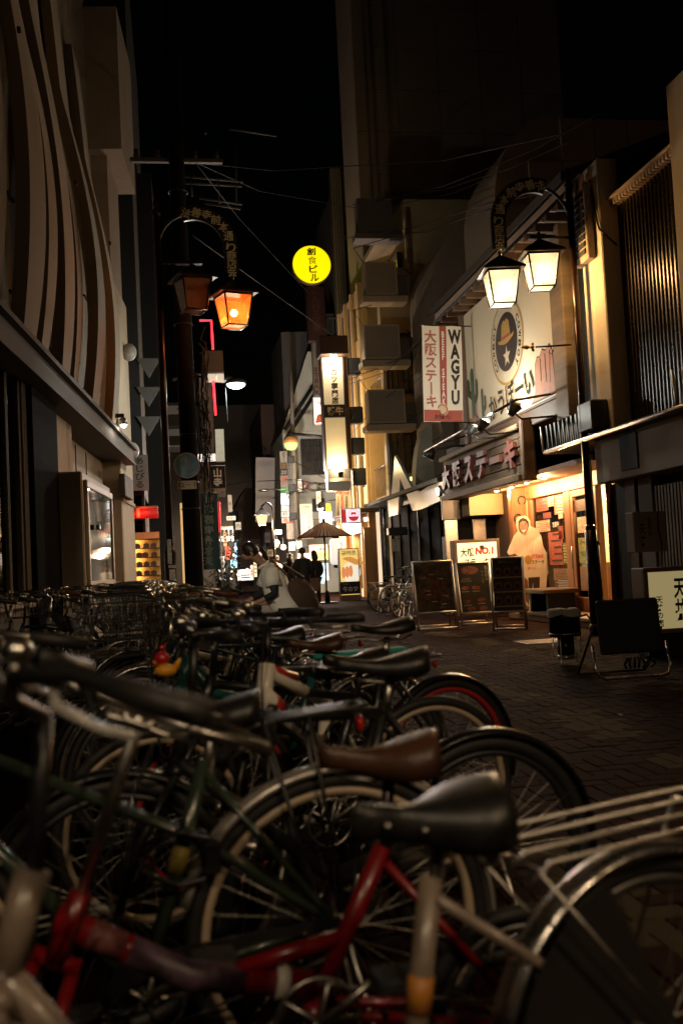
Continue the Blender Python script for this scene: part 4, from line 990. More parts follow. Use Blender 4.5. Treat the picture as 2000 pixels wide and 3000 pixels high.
# pink lit sign with bull emblem
t, w_, h_ = sign('lit_sign', 'white lit sign with red name strip and red bull bowl emblem above the umbrella', (999, 1488, 1058, 1533), 32.0, emi('pink white face', (1, .86, .9), 1.0), mat('white casing', (.6, .55, .55), .4), .22, bezel=.03)
RED2 = emi('lit red print', (.75, .02, .05), .7, (.6, .02, .03))
MB().box(-w_*.46, -w_*.26, -.004, -.001, h_*.08, h_*.92).build('red_strip', RED2, t)
text('牛カツ勝牛', t, WHTINK, -w_*.36, h_*.5, w_*.11, h_*.74, -.008, .03, True)
m = MB(); disc(m, w_*.12, h_*.52, w_*.27, h_*.40, -.003, 30, .93); poly(m, [(w_*.12+w_*.24*math.cos(a), h_*.44+h_*.28*math.sin(a)) for a in [R(180+k*15) for k in range(13)]], -.004)
poly(m, [(-w_*.02, h_*.6), (w_*.0, h_*.72), (w_*.2, h_*.72), (w_*.27, h_*.66), (w_*.25, h_*.58), (w_*.22, h_*.60), (w_*.21, h_*.5), (w_*.18, h_*.5), (w_*.17, h_*.58), (w_*.06, h_*.58), (w_*.05, h_*.5), (w_*.02, h_*.5)], -.004)
m.build('bull_emblem', RED2, t)
text('牛カツ', t, WHTINK, w_*.12, h_*.30, w_*.26, h_*.13, -.008, .03)
# tall white paper lantern
p = at(985, 1616, 33.5); s = 33.5/ray(985, 1616).y
o = thing('paper_lantern', 'tall white glowing paper lantern with sideways lettering behind the umbrella pole', 'lantern', p)
rr = 19*s; hh = 38*s
MB().lathe([(rr*.6, -hh), (rr*.93, -hh*.9), (rr, -hh*.7), (rr, hh*.7), (rr*.93, hh*.9), (rr*.6, hh)], 24).build('paper', emi('lantern paper', (1, .93, .86), .80), o)
MB().lathe([(rr*.55, hh), (rr*.62, hh+.05), (rr*.4, hh+.14), (0, hh+.15)], 16).lathe([(0, -hh-.12), (rr*.55, -hh-.1), (rr*.6, -hh)], 16).build('cap', BLACKM, o)
MB().tube([(0, 0, hh+.12), (0, 0, hh+.7), (.6, 0, hh+.72)], .02, 6).build('hanger', BLACKM, o)
text('GYUKATSU', o, mat('lantern ink', (.1, .09, .08), .6), .16, 0, hh*1.45, rr*.34, -rr*1.01, .015, rot=-math.pi/2)
# paper umbrella
p = at(957, 1571, 31.0); s = 31.0/ray(957, 1571).y
tp = at(948, 1528, 31.0)
base = atG(944, 1754)
o = thing('paper_umbrella', 'large rust red oiled-paper umbrella standing open on a pole', 'umbrella', (tp.x, 31.0, 0))
zr = at(957, 1572, 31.0).z; Ru = 83*s; nr = 44
vs = [(0, 0, tp.z)]; fs = []
for ring, (q, dz) in enumerate(((.12, .04), (.4, .34), (.7, .66), (1.0, 1.0))):
    for k in range(nr*2):
        a = math.pi*k/nr; rr = Ru*q*(1.0 if k % 2 == 0 else .985); z = tp.z + (zr-tp.z)*dz - (0 if k % 2 == 0 else .012*q)
        vs.append((rr*math.cos(a), rr*math.sin(a), z))
n2 = nr*2
for k in range(n2): fs.append((0, 1+k, 1+(k+1) % n2))
for r_ in range(3):
    for k in range(n2): fs.append((1+r_*n2+k, 1+r_*n2+(k+1) % n2, 1+(r_+1)*n2+(k+1) % n2, 1+(r_+1)*n2+k))
UMB = mat('oiled paper', (.15, .034, .02), .6, vary=.2, scale=3)
b = UMB.node_tree.nodes['Principled BSDF']; b.inputs['Subsurface Weight'].default_value = 0
MB().add(vs, fs).build('canopy', UMB, o)
m = MB()
for k in range(nr): a = 2*math.pi*k/nr; m.tube([(.05*math.cos(a), .05*math.sin(a), tp.z-.05), (Ru*.98*math.cos(a), Ru*.98*math.sin(a), zr-.02)], .008, 4)
m.build('ribs', mat('bamboo rib', (.12, .04, .02), .6), o)
MB().tube([(-.02, 0, .05), (0, 0, tp.z+.05)], .03, 8).lathe([(.0, .12), (.06, .06), (.05, -.03)], 8, Matrix.Translation((0, 0, tp.z))).build('pole', BLACKP, o)
MB().bbox(-.3, .3, -.3, .3, 0, .05, .01).lathe([(.09, .05), (.07, .35), (.04, .4)], 10).build('foot', BLACKP, o)
# other signs around it
t, w_, h_ = sign('shop_sign', 'tall cream sign with red vertical English word and black script beside the slim pole', (880, 1476, 916, 1578), 40.5, mat('cream sign lit', (.30, .27, .19), .6, vary=.08), None, .2)
text('STEAK', t, mat('red ink', (.36, .03, .03)), -w_*.24, h_*.27, w_*.15, h_*.48, -.004, .04, True)
text('0℃熟成', t, BLKINK, w_*.2, h_*.36, w_*.3, h_*.64, -.004, .02, True); text('1F', t, BLKINK, -w_*.05, h_*.74, w_*.22, h_*.07, -.004); text('0℃熟成', t, BLKINK, 0, h_*.91, w_*.66, h_*.07, -.004)
t, w_, h_ = sign('camera_notice', 'pale security camera notice with red header above the bull emblem sign', (982, 1441, 1019, 1512), 33.0, mat('notice paper', (.42, .37, .3)), None, .03, 'notice', group='security camera notices', tilt=.06)
MB().box(-w_/2, w_/2, -.004, -.001, h_*.9, h_).build('header', REDP, t); text('安心・安全の街', t, WHTINK, 0, h_*.95, w_*.8, h_*.06, -.007)
text('防犯カメラ作動中', t, REDP, 0, h_*.45, w_*.26, h_*.86, -.004, .03, True); text('방범카메라작동중', t, BLKINK, -w_*.33, h_*.45, w_*.17, h_*.8, -.004, .0, True); text('監視録影中', t, BLKINK, w_*.33, h_*.45, w_*.17, h_*.8, -.004, 0, True)
for bx, col, st, Y_, lb_, s_ in (((936, 1499, 972, 1540), (1, .9, .97), 2.0, 36.5, 'overexposed white lit box above the umbrella', ''), ((906, 1596, 960, 1632), (1, .55, .45), 1.0, 38.5, 'red and white lit shop sign behind the umbrella', '安'),
                                 ((912, 1612, 961, 1640), (1, .78, .22), 1.0, 37.2, 'yellow lit menu strip behind the standing couple', '定食'), ((872, 1622, 914, 1650), (1, .93, .8), 1.0, 37.6, 'white lit food poster left of the couple', '丼'),
                                 ((942, 1650, 962, 1700), (.6, .88, 1), 1.3, 37.0, 'bluish lit poster right of the couple', 'メニュー'), ((972, 1552, 994, 1600), (1, .8, .85), 1.4, 36.0, 'pinkish lit panel under the umbrella', '酒')):
    t, w_, h_ = sign('lit_sign', lb_, bx, Y_, emi('lit %s' % (col,), col, st), BLACKM, .15)
    if s_: text(s_, t, REDP, w_*.15, h_*.5, min(w_*.5, h_*.5*len(s_)), h_*.5, -.006, .02)
p = at(938, 1488, 35); o = thing('spot_lamp', 'pinkish glowing spotlight above the umbrella', 'lamp', p)
MB().sphere((0, 0, 0), .12, 10, 8).build('lens', emi('pink lens', (1, .7, .85), 7), o); lamp('offset_spot_light', o, (-1.0, 1.2, 1.2), 300, (1, .85, .8), .1); MB().lathe([(.13, -.02), (.14, .14), (.05, .2)], 10).tube([(0, 0, .2), (.7, .3, .3)], .02, 6).build('body', BLACKP, o)  # light set off the lens, towards the pale building, to brighten it
t, w_, h_ = sign('small_sign', 'small yellow panel beside the pink spotlight', (955, 1476, 968, 1498), 36, emi('small yellow', (1, .75, .02), .9), BLACKM, .1)
# little folding sign & stand by the couple
p = atG(905, 1753); o = thing('folding_sign', 'white folding stand in the light behind the couple', 'sign', (at(936, 1740, 35).x, 35, 0), .2)
MB().tube([(-.25, 0, 0), (-.05, 0, 1.3)], .02, 6).tube([(.25, 0, 0), (.05, 0, 1.3)], .02, 6).tube([(-.2, .4, 0), (0, 0, 1.3)], .02, 6).build('frame', WHITEP, o)
MB().bbox(-.2, .2, -.03, .0, .55, 1.25, .01).build('board', emi('pale blue board', (.6, .85, 1), .8), o)
# ================================================================== big panelled building behind the low shops
TILE = [mat('grey beige cladding %d' % k, (.30+.014*k, .225+.011*k, .155+.008*k), .7, vary=.12, scale=1.2) for k in range(3)]
pb = thing('panel_building', 'huge dark panel-clad building with rounded shoulders rising behind the steak shop', 'building', (7.0, 20, 0))
def clad(t, x0, x1, z0, z1, y, sx, sz, lim=None):
    nx = int(round((x1-x0)/sx)); nz = int(round((z1-z0)/sz)); sx = (x1-x0)/nx; sz = (z1-z0)/nz
    for i in range(nx):
        for j in range(nz):
            a, b, c, d = x0+i*sx, x0+(i+1)*sx, z0+j*sz, z0+(j+1)*sz
            if lim and not lim(a, d): continue
            m = MB(); m.add([(a+.012, y, c+.012), (b-.012, y, c+.012), (b-.012, y, d-.012), (a+.012, y, d-.012), (a+.012, y+.06, c+.012), (b-.012, y+.06, c+.012), (b-.012, y+.06, d-.012), (a+.012, y+.06, d-.012)],
                [(0,1,2,3),(0,4,5,1),(1,5,6,2),(2,6,7,3),(3,7,4,0)])
            m.build('panel', TILE[(i*7+j*3) % 3], t)
def shoulder(y0, y1, zt, x0, x1, rad=1.5):
    pts = [(x1, 3.0), (x1, zt)] + [(x0+rad-rad*math.sin(R(a)), zt-rad*1.25+rad*1.25*math.cos(R(a))) for a in range(0, 91, 9)] + [(x0, 3.0)]
    MB().prism(pts, y0+.07, y1).build('shoulder', TILE[0], pb)
    def lim(a, d):
        if a > x0+rad: return d <= zt+.01
        xx = (x0+rad-a)/rad; return d < zt-rad*1.25+rad*1.25*math.sqrt(max(0, 1-xx*xx))
    clad(pb, x0, x1, 3.0, zt, y0, .82, 1.0, lim)
    for k in range(int(zt-rad*1.4-3)):
        MB().box(x0-.012, x0-.002, y0+.1, y1, 3.5+k, 3.515+k).build('joint', BLACKM, pb)
shoulder(.6, 3.1, 10.9, .15, 6.5)
shoulder(6.0, 8.8, 10.5, .1, 6.5)
shoulder(10.6, 12.4, 10.2, .0, 5.0)
MB().box(1.3, 8, .7, 15, 0, 10).build('recess', BLACKM, pb)
clad(pb, -.0, 8.0, 9.0, 25, 15.0, 1.6, 1.6)
MB().box(-.0, 8, 15.06, 18, 0, 25).build('tower', TILE[1], pb)
for xx in (.35, .6, 1.15): MB().box(xx, xx+.05, 14.85, 15.0, 9, 25).build('fin', mat('pale fin', (.26, .21, .15), .7), pb)
wa = thing('white_arch_wall', 'pale rounded-top wall slab between the sign boxes and the banner', 'wall', (at(1215, 1400, 27).x, 27, 0))
aw = at(1318, 1400, 27).x - wa.location.x; z0 = at(1260, 1500, 27).z; zt = at(1262, 1246, 27).z
MB().prism([(0, 0), (aw, 0), (aw, z0+.4)] + [(aw/2+aw/2*math.cos(R(a)), z0+.4 + (zt-z0-.4)*math.sin(R(a))) for a in range(9, 180, 9)] + [(0, z0+.4)], 0, .5).build('slab', mat('pale arch stucco', (.45, .40, .31), .75, vary=.12, scale=1.3), wa)
# ------------------------------------------------------------------ dark-fronted shop under the zigzag canopy
ds = thing('black_shop', 'black fronted shop with steel-trimmed doors under the white zigzag canopy', 'shop', (6.45, 22.6, 0))
MB().box(0, 4, 0, 9.2, 0, 3.1).build('wall', mat('black shopfront', (.006, .006, .006), .9, vary=.3, spec=.03), ds)
MB().box(1.0, 5, 0, 9.2, 3.1, 6.2).build('upper_wall', mat('dark upper stucco', (.13, .10, .07), .8, vary=.2), ds)  # plain dark brown stucco
MB().box(-.5, 1.0, -.2, 9.2, 3.0, 3.1).build('canopy_top', BLACKM, ds)
for k in range(8):
    y = .3 + k*1.15
    MB().bbox(-.05, .0, y, y+.06, 0, 2.9, .01).build('door_post', [mat('black shopfront', (.006, .006, .006)), DKGREY][k % 4 == 3], ds)
    if k < 7: MB().box(-.015, -.002, y+.08, y+1.12, .1, 2.8).build('door_panel', mat('gloss black panel', (.005, .005, .005), .85, vary=.4, scale=2, spec=.03), ds)
MB().bbox(-.04, 0, 1.0, 1.4, 1.2, 1.75, .005).build('notice', mat('small poster', (.2, .19, .17), .6, vary=.7, scale=15), ds)
CX = 6.12; o = thing('zigzag_canopy', 'white metal canopy fascia with two pointed peaks, lit by a round lamp', 'canopy', (CX, 21.4, 0))
Yz = [ (0.0, 0), (3.2, 0), (4.3, 1), (5.25, 0), (5.9, .15), (7.3, -.05)]
top = lambda q: 0
ya = lambda px: atX(px, 1450, CX).y - 21.4
zq = lambda px, py: atX(px, py, CX).z
pts_top = [(1330, 1380), (1235, 1440), (1212, 1432), (1166, 1330), (1150, 1448), (1137, 1463)]
pts_bot = [(1330, 1450), (1237, 1492), (1210, 1497), (1178, 1400), (1166, 1507), (1140, 1515)]
T = [(ya(x), zq(x, y)) for x, y in pts_top]; B = [(ya(x), zq(x, y)) for x, y in pts_bot]
for k in range(5):
    m = MB(); a, b, c, d = T[k], T[k+1], B[k+1], B[k]
    m.prism([a, b, c, d], -.04, .04, 'x'); m.build('fascia_panel', mat('white canopy metal', (.62, .58, .52), .35, vary=.1, metal=.2), o)
MB().box(.05, .75, T[0][0], T[5][0], 2.75, 2.85).build('canopy_roof', BLACKP, o)
p = atX(1285, 1440, 5.98); o2 = thing('round_lamp', 'round glowing lamp on the white zigzag canopy', 'lamp', p)
MB().sphere((0, 0, 0), .10, 12, 8, sc=(.6, 1, 1)).build('lens', emi('warm lens', (1, .8, .55), 9), o2); MB().lathe([(.13, -.02), (.15, .05), (.06, .09)], 14, Matrix.Rotation(math.pi/2, 4, 'Y')).build('housing', STEEL, o2)
lamp('round_lamp_light', o2, (-.16, .1, .05), 3, (1, .8, .55), .06)
o = thing('goose_lamp', 'black gooseneck lamp over the white arch wall', 'lamp', at(1262, 1325, 20.5))
MB().tube([(1.2, 0, .12), (.5, 0, .12), (.15, 0, .06), (0, 0, -.1)], .025, 8).build('arm', BLACKP, o); MB().lathe([(.03, .1), (.10, -.02), (.12, -.14)], 12, Matrix.Rotation(.5, 4, 'Y')).build('shade', BLACKP, o)
o = thing('hanging_sign', 'little pale sign hanging by the black doors', 'sign', (6.0, 27.5, 0)); a = at(1115, 1560, 27.5)
MB().bbox(-.12, .12, 0, .03, a.z-.55, a.z-.2, .01).build('plate', mat('notice paper', (.42, .37, .3)), o); MB().bbox(-.2, .35, -.1, .2, a.z-.1, a.z+.12, .02).build('box', BLACKP, o)
text('ラーメン', o, BLKINK, 0, a.z-.37, .08, .28, -.004, 0, True)

# ================================================================== steak shop
XS = 6.15
SY = -1.25
ss = thing('steak_shop', 'two-storey rustic steak restaurant with plank sign, timber posts and lit windows', 'shop', (0, SY, 0))
WALLW = mat('rough timber wall', (.085, .05, .028), .7, vary=.5, scale=4, bump=.4, bscale=30, streak='z')
MB().box(6.9, 11, 20.75, 23.3, 0, 3.0).box(6.45, 11, 15.2, 23.3, 2.95, 6.9).build('wall', WALLW, ss)
# roof: sloping slab, pale eave beam and ribs
m = MB(); m.prism([(5.75, 6.66), (11, 8.6), (11, 8.75), (5.75, 6.80)], 14.9, 22.6, 'y'); m.build('roof', ROOF, ss)
MB().bbox(5.82, 5.98, 14.9, 22.6, 6.48, 6.66, .01).build('eave_beam', mat('pink beige beam', (.36, .25, .18), .7, vary=.15), ss)
m = MB()
for k in range(4): m.tube([(5.80-.012*k, 14.9, 6.50-.03*k), (5.80-.012*k, 22.6, 6.50-.03*k)], .009, 5)
m.build('eave_cable', BLACKM, ss)
for k in range(16): MB().bbox(5.76, 6.4, 15.1+k*.48, 15.2+k*.48, 6.3, 6.44, .01).build('rafter', WOODD, ss)
# timber posts of the billboard
for (ya_, yb_) in ((15.85, 16.38), (21.36, 21.6)): MB().bbox(6.05, 6.40, ya_, yb_, 3.3, 6.4, .02).build('timber_post', WOODP if ya_ < 17 else WOODD, ss)
MB().bbox(6.08, 6.4, 16.39, 21.35, 3.42, 3.70, .02).build('timber_beam', WOODD, ss)
MB().bbox(6.2, 6.42, 14.8, 15.84, 2.9, 6.4, .02).build('dark_boards', BLACKM, ss)
# soffit and floor
MB().box(6.14, 9.6, 15.35, 23.3, 2.56, 2.64).build('soffit', mat('soffit brown', (.22, .11, .06), .6, vary=.2), ss)
for k in range(11):
    MB().bbox(6.22, 6.98, 15.3+k*.36, 15.65+k*.36, .10, .15, .006).build('plank', WOODP, ss)
MB().box(6.26, 9.6, 15.3, 20, 0, .10).build('step_riser', mat('step front', (.16, .075, .035), .7, vary=.3), ss)
# timber pillar with horseshoes
MB().bbox(6.62, 7.0, 20.50, 20.70, .1, 2.56, .015).build('pillar', WOODB, ss)
m = MB()
for k in range(4):
    z = 2.3 - k*.36; cx = 6.74 + .1*((k+1) % 2)
    m.tube([(cx+.075*math.cos(R(a)), 20.485, z+.085*math.sin(R(a))) for a in range(-60, 245, 20)], .014, 6)
m.build('horseshoe', BLACKP, ss)
# window wall facing the lane: frame members, glass, posters, interior
XW = 6.98
for (ya_, yb_) in ((15.35, 15.55), (17.05, 17.22), (18.22, 18.50), (20.22, 20.40)): MB().bbox(XW-.06, XW+.06, ya_, yb_, .15, 2.56, .012).build('timber_post', WOODB, ss)
MB().bbox(XW-.08, XW+.06, 15.35, 20.4, 2.30, 2.56, .012).build('lintel', WOODB, ss)
MB().bbox(XW-.08, XW+.06, 18.5, 20.22, .15, .48, .012).build('window_base', WOODB, ss)
GL = glass('shop window glass', (.93, .93, .9), .02)
wi = MB().box(XW-.004, XW+.004, 18.5, 20.22, .48, 2.30).build('window_glass', GL, ss)
dr = MB(); dr.bbox(XW-.05, XW+.03, 17.22, 17.34, .15, 2.30, .008).bbox(XW-.05, XW+.03, 18.10, 18.22, .15, 2.3, .008).bbox(XW-.05, XW+.03, 17.34, 18.10, .15, .40, .008).bbox(XW-.05, XW+.03, 17.34, 18.10, 2.18, 2.3, .008)
dr = dr.build('door', WOODB, ss)
MB().box(XW-.012, XW-.006, 17.34, 18.10, .40, 2.18).build('door_glass', GL, dr)
MB().tube([(XW-.09, 18.16, .9), (XW-.09, 18.16, 1.3)], .012, 6).build('handle', STEEL, dr)
INT = mat('shop interior wall', (.40, .36, .24), .8, vary=.3, scale=2)
MB().box(9.4, 9.5, 15.4, 20.6, .1, 2.6).box(7.05, 9.5, 20.45, 20.55, .1, 2.6).box(7.05, 9.5, 15.3, 15.4, .1, 2.6).build('interior_wall', INT, ss)
MB().bbox(7.9, 8.5, 18.4, 20.3, .1, 1.0, .02).build('counter', WOODB, ss)
MB().bbox(8.7, 9.38, 16.2, 20.2, 1.2, 2.1, .02).build('back_shelf', mat('cluttered shelf', (.3, .16, .08), .6, vary=.9, scale=7), ss)
lamp('interior_light', ss, (8.0, 19.4, 2.4), 150, (1, .76, .36), .12); lamp('interior_light', ss, (8.0, 17.6, 2.4), 100, (1, .78, .4), .12)
POST = [mat('red poster', (.42, .09, .06), .5, vary=.95, scale=26), mat('cream poster', (.60, .50, .34), .5, vary=.75, scale=30), mat('dark menu poster', (.10, .06, .04), .5, vary=.95, scale=34),
        mat('green yellow poster', (.35, .38, .12), .5, vary=.9, scale=24), mat('food photo poster', (.38, .2, .1), .5, vary=.95, scale=28)]
pst = [(1571, 1445, 1602, 1500, 0), (1603, 1440, 1622, 1485, 1), (1624, 1442, 1648, 1508, 4), (1590, 1500, 1612, 1520, 2), (1610, 1556, 1645, 1655, 0), (1635, 1503, 1647, 1520, 1), (1636, 1540, 1648, 1580, 2),
       (1622, 1665, 1664, 1700, 4), (1624, 1700, 1668, 1722, 2), (1570, 1522, 1608, 1560, 1), (1648, 1590, 1660, 1650, 3)]
for k, q in enumerate(pst):
    a = atX(q[0], q[3], XW-.012); b = atX(q[2], q[1], XW-.012)
    m = MB().box(XW-.014, XW-.008, min(a.y, b.y)-SY, max(a.y, b.y)-SY, a.z, b.z).build('window_poster', POST[q[4]], wi)
    pm = MB(); yy0, yy1 = min(a.y, b.y)-SY, max(a.y, b.y)-SY; nl = 5 + k % 4
    for j in range(nl):
        zz = a.z + (b.z-a.z)*(j+.5)/nl; e = rnd.uniform(.1, .45)
        pm.box(XW-.0165, XW-.0145, yy0+(yy1-yy0)*.1, yy1-(yy1-yy0)*e, zz, zz+(b.z-a.z)*.28/nl)
    tag(pm.build('print', [BLKINK, REDP, WHTINK][(k*2+1) % 3], wi), kind='stuff')
for q in ((1690, 1512, 1716, 1562, 1), (1695, 1575, 1722, 1650, 3), (1676, 1460, 1714, 1500, 2), (1700, 1660, 1728, 1730, 4)):
    a = atX(q[0], q[3], XW-.03); b = atX(q[2], q[1], XW-.03)
    MB().box(XW-.020, XW-.014, min(a.y, b.y)-SY, max(a.y, b.y)-SY, a.z, b.z).build('door_poster', POST[q[4]], dr)
def xtext(s_, par, m_, X, y, z, w_, h_, bold=.01, vert=False, rot=0):
    """lettering on a wall that faces the lane (read looking towards +x)"""
    if vert: s_ = '\n'.join(s_.replace('ー', '丨'))
    vs, fs = txt_mesh(s_, bold)
    me = bpy.data.meshes.new('lettering'); me.from_pydata([(X, y - SY - a*w_, z + b*h_ + rot*a*w_) for a, b in vs], [], fs); return put('lettering', me, m_, par)
a = atX(1703, 1605, XW-.04); xtext('ステーキ', dr, BLKINK, XW-.023, a.y, a.z+.1, .3, .12, .02); xtext('NO.1', dr, mat('green print', (.05, .2, .08), .5), XW-.023, a.y, a.z-.1, .22, .1, .02)
a = atX(1625, 1580, XW-.04); xtext('営業中', wi, WHTINK, XW-.016, a.y, a.z+.28, .3, .1, .02); xtext('おすすめメニュー', wi, BLKINK, XW-.016, a.y, a.z-.42, .4, .07, .0)
a = atX(1603, 1540, XW-.04); xtext('毎日営業', wi, BLKINK, XW-.016, a.y-.0, a.z+.0, .24, .1, .0)
# recessed lamps in the soffit
for k, (px, py) in enumerate(((1454, 1436), (1497, 1425), (1541, 1412), (1593, 1398))):
    p = atG(px, py, 2.555)
    o = thing('downlight', 'glowing recessed lamp in the soffit under the plank sign', 'lamp', (p.x, p.y, 2.555), 0, 'recessed lamps under the plank sign')
    MB().lathe([(.05, 0), (.075, -.0), (.075, -.02), (.05, -.015)], 14).build('ring', ALU, o); MB().sphere((0, 0, -.012), .05, 12, 6, sc=(1, 1, .5)).build('bulb', emi('pinkish lamp', (1, .68, .5), 10), o)
    lamp('downlight_lamp', o, (0, 0, -.08), 24, (1, .55, .24), .04)
# plank sign with raised characters
ps = thing('plank_sign', 'rough plank signboard with large red raised characters above the steak shop entrance', 'sign', (6.02, 19.25, 0), -math.pi/2)
Lh = 2.62; zA, zB = 2.62, 3.40
for k in range(5):
    a = zA + .02 + k*(zB-zA)/5; MB().bbox(-Lh+.02*(k % 2), Lh-.03*(k % 3), -.04-.012*(k % 2), .1, a, a+(zB-zA)/5-.014, .008).build('plank', mat('dark weathered plank', (.10, .064, .034), .75, vary=.55, scale=3, bump=.5, bscale=25, streak='x'), ps)
MB().bbox(-Lh-.06, Lh+.04, -.14, .1, zB, zB+.10, .02).bbox(-Lh-.06, Lh+.04, -.16, .1, zA-.14, zA, .02).build('log_rail', mat('log rail', (.22, .145, .08), .7, vary=.5, scale=3, bump=.5, streak='x'), ps)
MB().bbox(Lh+.04, Lh+.2, -.1, .12, zA-.14, zB+.16, .02).build('end_post', WOODD, ps)
MB().bbox(-Lh-.2, Lh+.2, .1, .13, zA-.14, zB+.3, .005).build('back_board', BLACKM, ps)
for k, ch in enumerate('大阪ステーキ'):
    vs, fs = txt_mesh(ch, .045)
    me = bpy.data.meshes.new('character'); cx = -Lh+.45+k*.87; hh = .54 if ch != 'ー' else .14
    bm = bmesh.new()
    me.from_pydata([(cx + a*.58, 0, (zA+zB)/2 + b*hh) for a, b in vs], [], fs); bm.from_mesh(me)
    r_ = bmesh.ops.extrude_face_region(bm, geom=bm.faces[:]); bmesh.ops.translate(bm, vec=(0, -.07, 0), verts=[v for v in r_['geom'] if isinstance(v, bmesh.types.BMVert)])
    bmesh.ops.recalc_face_normals(bm, faces=bm.faces); bm.to_mesh(me); bm.free()
    put('character', me, mat('red brown character', (.12, .028, .018), .5, vary=.3, scale=4), ps, (0, -.062, 0))
# billboard
bbd = thing('billboard', 'large cream billboard with round cowboy badge, cactus and red rocks under the eave', 'billboard', (6.10, 17.62, 0), -math.pi/2)
def bq(px, py):
    p = atX(px, py, 6.10); return (17.62 - p.y, p.z)
bw = 2.45; zb0, zb1 = 3.74, 6.3
MB().box(-bw, bw, 0.002, .1, zb0, zb1).build('board', mat('billboard cream', (.72, .60, .42), .45, vary=.06, scale=1.2), bbd)
m = MB()
for q in ((-bw-.05, -bw, zb0-.05, zb1), (bw, bw+.05, zb0-.05, zb1), (-bw, bw, zb0-.05, zb0)): m.bbox(q[0], q[1], -.03, .1, q[2], q[3], .008)
m.build('frame', WOODD, bbd)
c1 = bq(1488, 1005); 
cx, cz = .16, 5.14
m = MB(); disc(m, cx, cz, .93, .80, -.002, 48); m.build('badge_gold', mat('gold print', (.42, .24, .05), .5), bbd)
m = MB(); disc(m, cx, cz, .87, .745, -.005, 48); m.build('badge_cream', mat('badge cream', (.62, .50, .34), .5), bbd)
m = MB(); disc(m, cx, cz, .62, .54, -.008, 40); m.build('badge_dark', mat('badge dark', (.03, .015, .012), .5), bbd)
for s_, a0 in (('COWBOY', 212), ('COWBOY', -32)):
    for k, ch in enumerate(s_):
        a = R(a0 - (k-2.5)*15) if a0 > 90 else R(a0 - 8 + (2.5-k)*-15 + 40)
        if a0 < 0: a = R(28 - k*15)
        else: a = R(218 - k*15)
        text(ch, bbd, BLKINK, cx+.745*math.cos(a), cz+.64*math.sin(a), .13, .14, -.009, .03, rot=a-math.pi/2)
# plain hat, boot and star emblem in place of the badge's figure
HAT = mat('hat yellow', (.45, .26, .06), .5)
m = MB(); poly(m, [(cx-.46, cz+.10), (cx-.40, cz+.03), (cx-.1, cz-.03), (cx+.1, cz-.03), (cx+.40, cz+.03), (cx+.46, cz+.10), (cx+.26, cz+.07), (cx+.20, cz+.36), (cx+.08, cz+.42), (cx, cz+.38), (cx-.08, cz+.42), (cx-.20, cz+.36), (cx-.26, cz+.07)], -.011); m.build('hat_print', HAT, bbd)
m = MB(); poly(m, [(cx-.23, cz+.07), (cx+.23, cz+.07), (cx+.22, cz+.13), (cx-.22, cz+.13)], -.0125); m.build('hat_band', mat('boot red', (.36, .07, .05), .5), bbd)
m = MB(); poly(m, [(cx + (.21 if k % 2 == 0 else .085)*math.sin(math.pi*k/5), cz-.27 + (.21 if k % 2 == 0 else .085)*math.cos(math.pi*k/5)) for k in range(10)], -.0115); m.build('star_print', mat('star cream', (.62, .50, .34), .5), bbd)
for b_, mm, yy in ((.075, mat('hat yellow', (.45, .26, .06)), -.011), (.05, mat('badge cream', (.62, .50, .34)), -.0125), (.022, BLKINK, -.014)):
    text('かうぼーい', bbd, mm, cx+.04, 4.14, 2.5, .50, yy, b_, rot=.06, skew=-.1)
# cactus, rocks
gx = lambda px, py: bq(px, py)
m = MB()
def blob(pts, y): m.add([(x, y, z) for x, z in pts], [tuple(range(len(pts)))])
def stroke(mb, P, w0, y):
    for k in range(len(P)-1):
        (x0, z0), (x1, z1) = P[k], P[k+1]; l = math.hypot(x1-x0, z1-z0); nx, nz = -(z1-z0)/l*w0, (x1-x0)/l*w0
        mb.add([(x0+nx, y, z0+nz), (x1+nx, y, z1+nz), (x1-nx, y, z1-nz), (x0-nx, y, z0-nz)], [(0, 1, 2, 3)])
    for (x0, z0) in P: disc(mb, x0, z0, w0, w0, y-.0003, 10)
for wv, mm, y in ((.105, BLKINK, -.003), (.085, mat('cactus green', (.055, .11, .045), .55, vary=.3), -.006)):
    m = MB(); xk = -2.1
    stroke(m, [(xk, 4.1), (xk, 5.0)], wv, y); stroke(m, [(xk, 4.35), (xk+.28, 4.5), (xk+.3, 4.75)], wv*.75, y-.001); stroke(m, [(xk, 4.5), (xk-.25, 4.62), (xk-.26, 4.85)], wv*.75, y-.002)
    stroke(m, [(xk+.62, 3.95), (xk+.62, 4.5)], wv*.7, y-.003); stroke(m, [(xk+.62, 4.1), (xk+.80, 4.18), (xk+.8, 4.35)], wv*.55, y-.004)
    m.build('cactus_print', mm, bbd)
RK = mat('rock pink', (.50, .23, .15), .55, vary=.2)
for gsc, mm, y in ((1.06, BLKINK, -.003), (1.0, RK, -.006)):
    m = MB(); c0 = (2.0, 4.5)
    P = [(1.30, 3.80), (1.50, 3.98), (1.56, 4.42), (1.66, 4.52), (1.78, 4.50), (1.9, 4.60), (2.05, 4.55), (2.22, 4.62), (2.34, 4.5), (2.38, 4.1), (2.40, 3.80)]
    poly(m, [(1.88+(x-1.88)*gsc, 4.2+(z-4.2)*gsc) for x, z in P], y); m.build('rock_print', mm, bbd); m = MB()
    P = [(-2.58, 3.78), (-2.56, 3.95), (-2.4, 4.1), (-2.2, 4.05), (-2.0, 4.12), (-1.75, 4.0), (-1.62, 3.78)]
    poly(m, [(-2.1+(x+2.1)*gsc, 3.92+(z-3.92)*gsc) for x, z in P], y-.001); m.build('rock_print', mm, bbd)
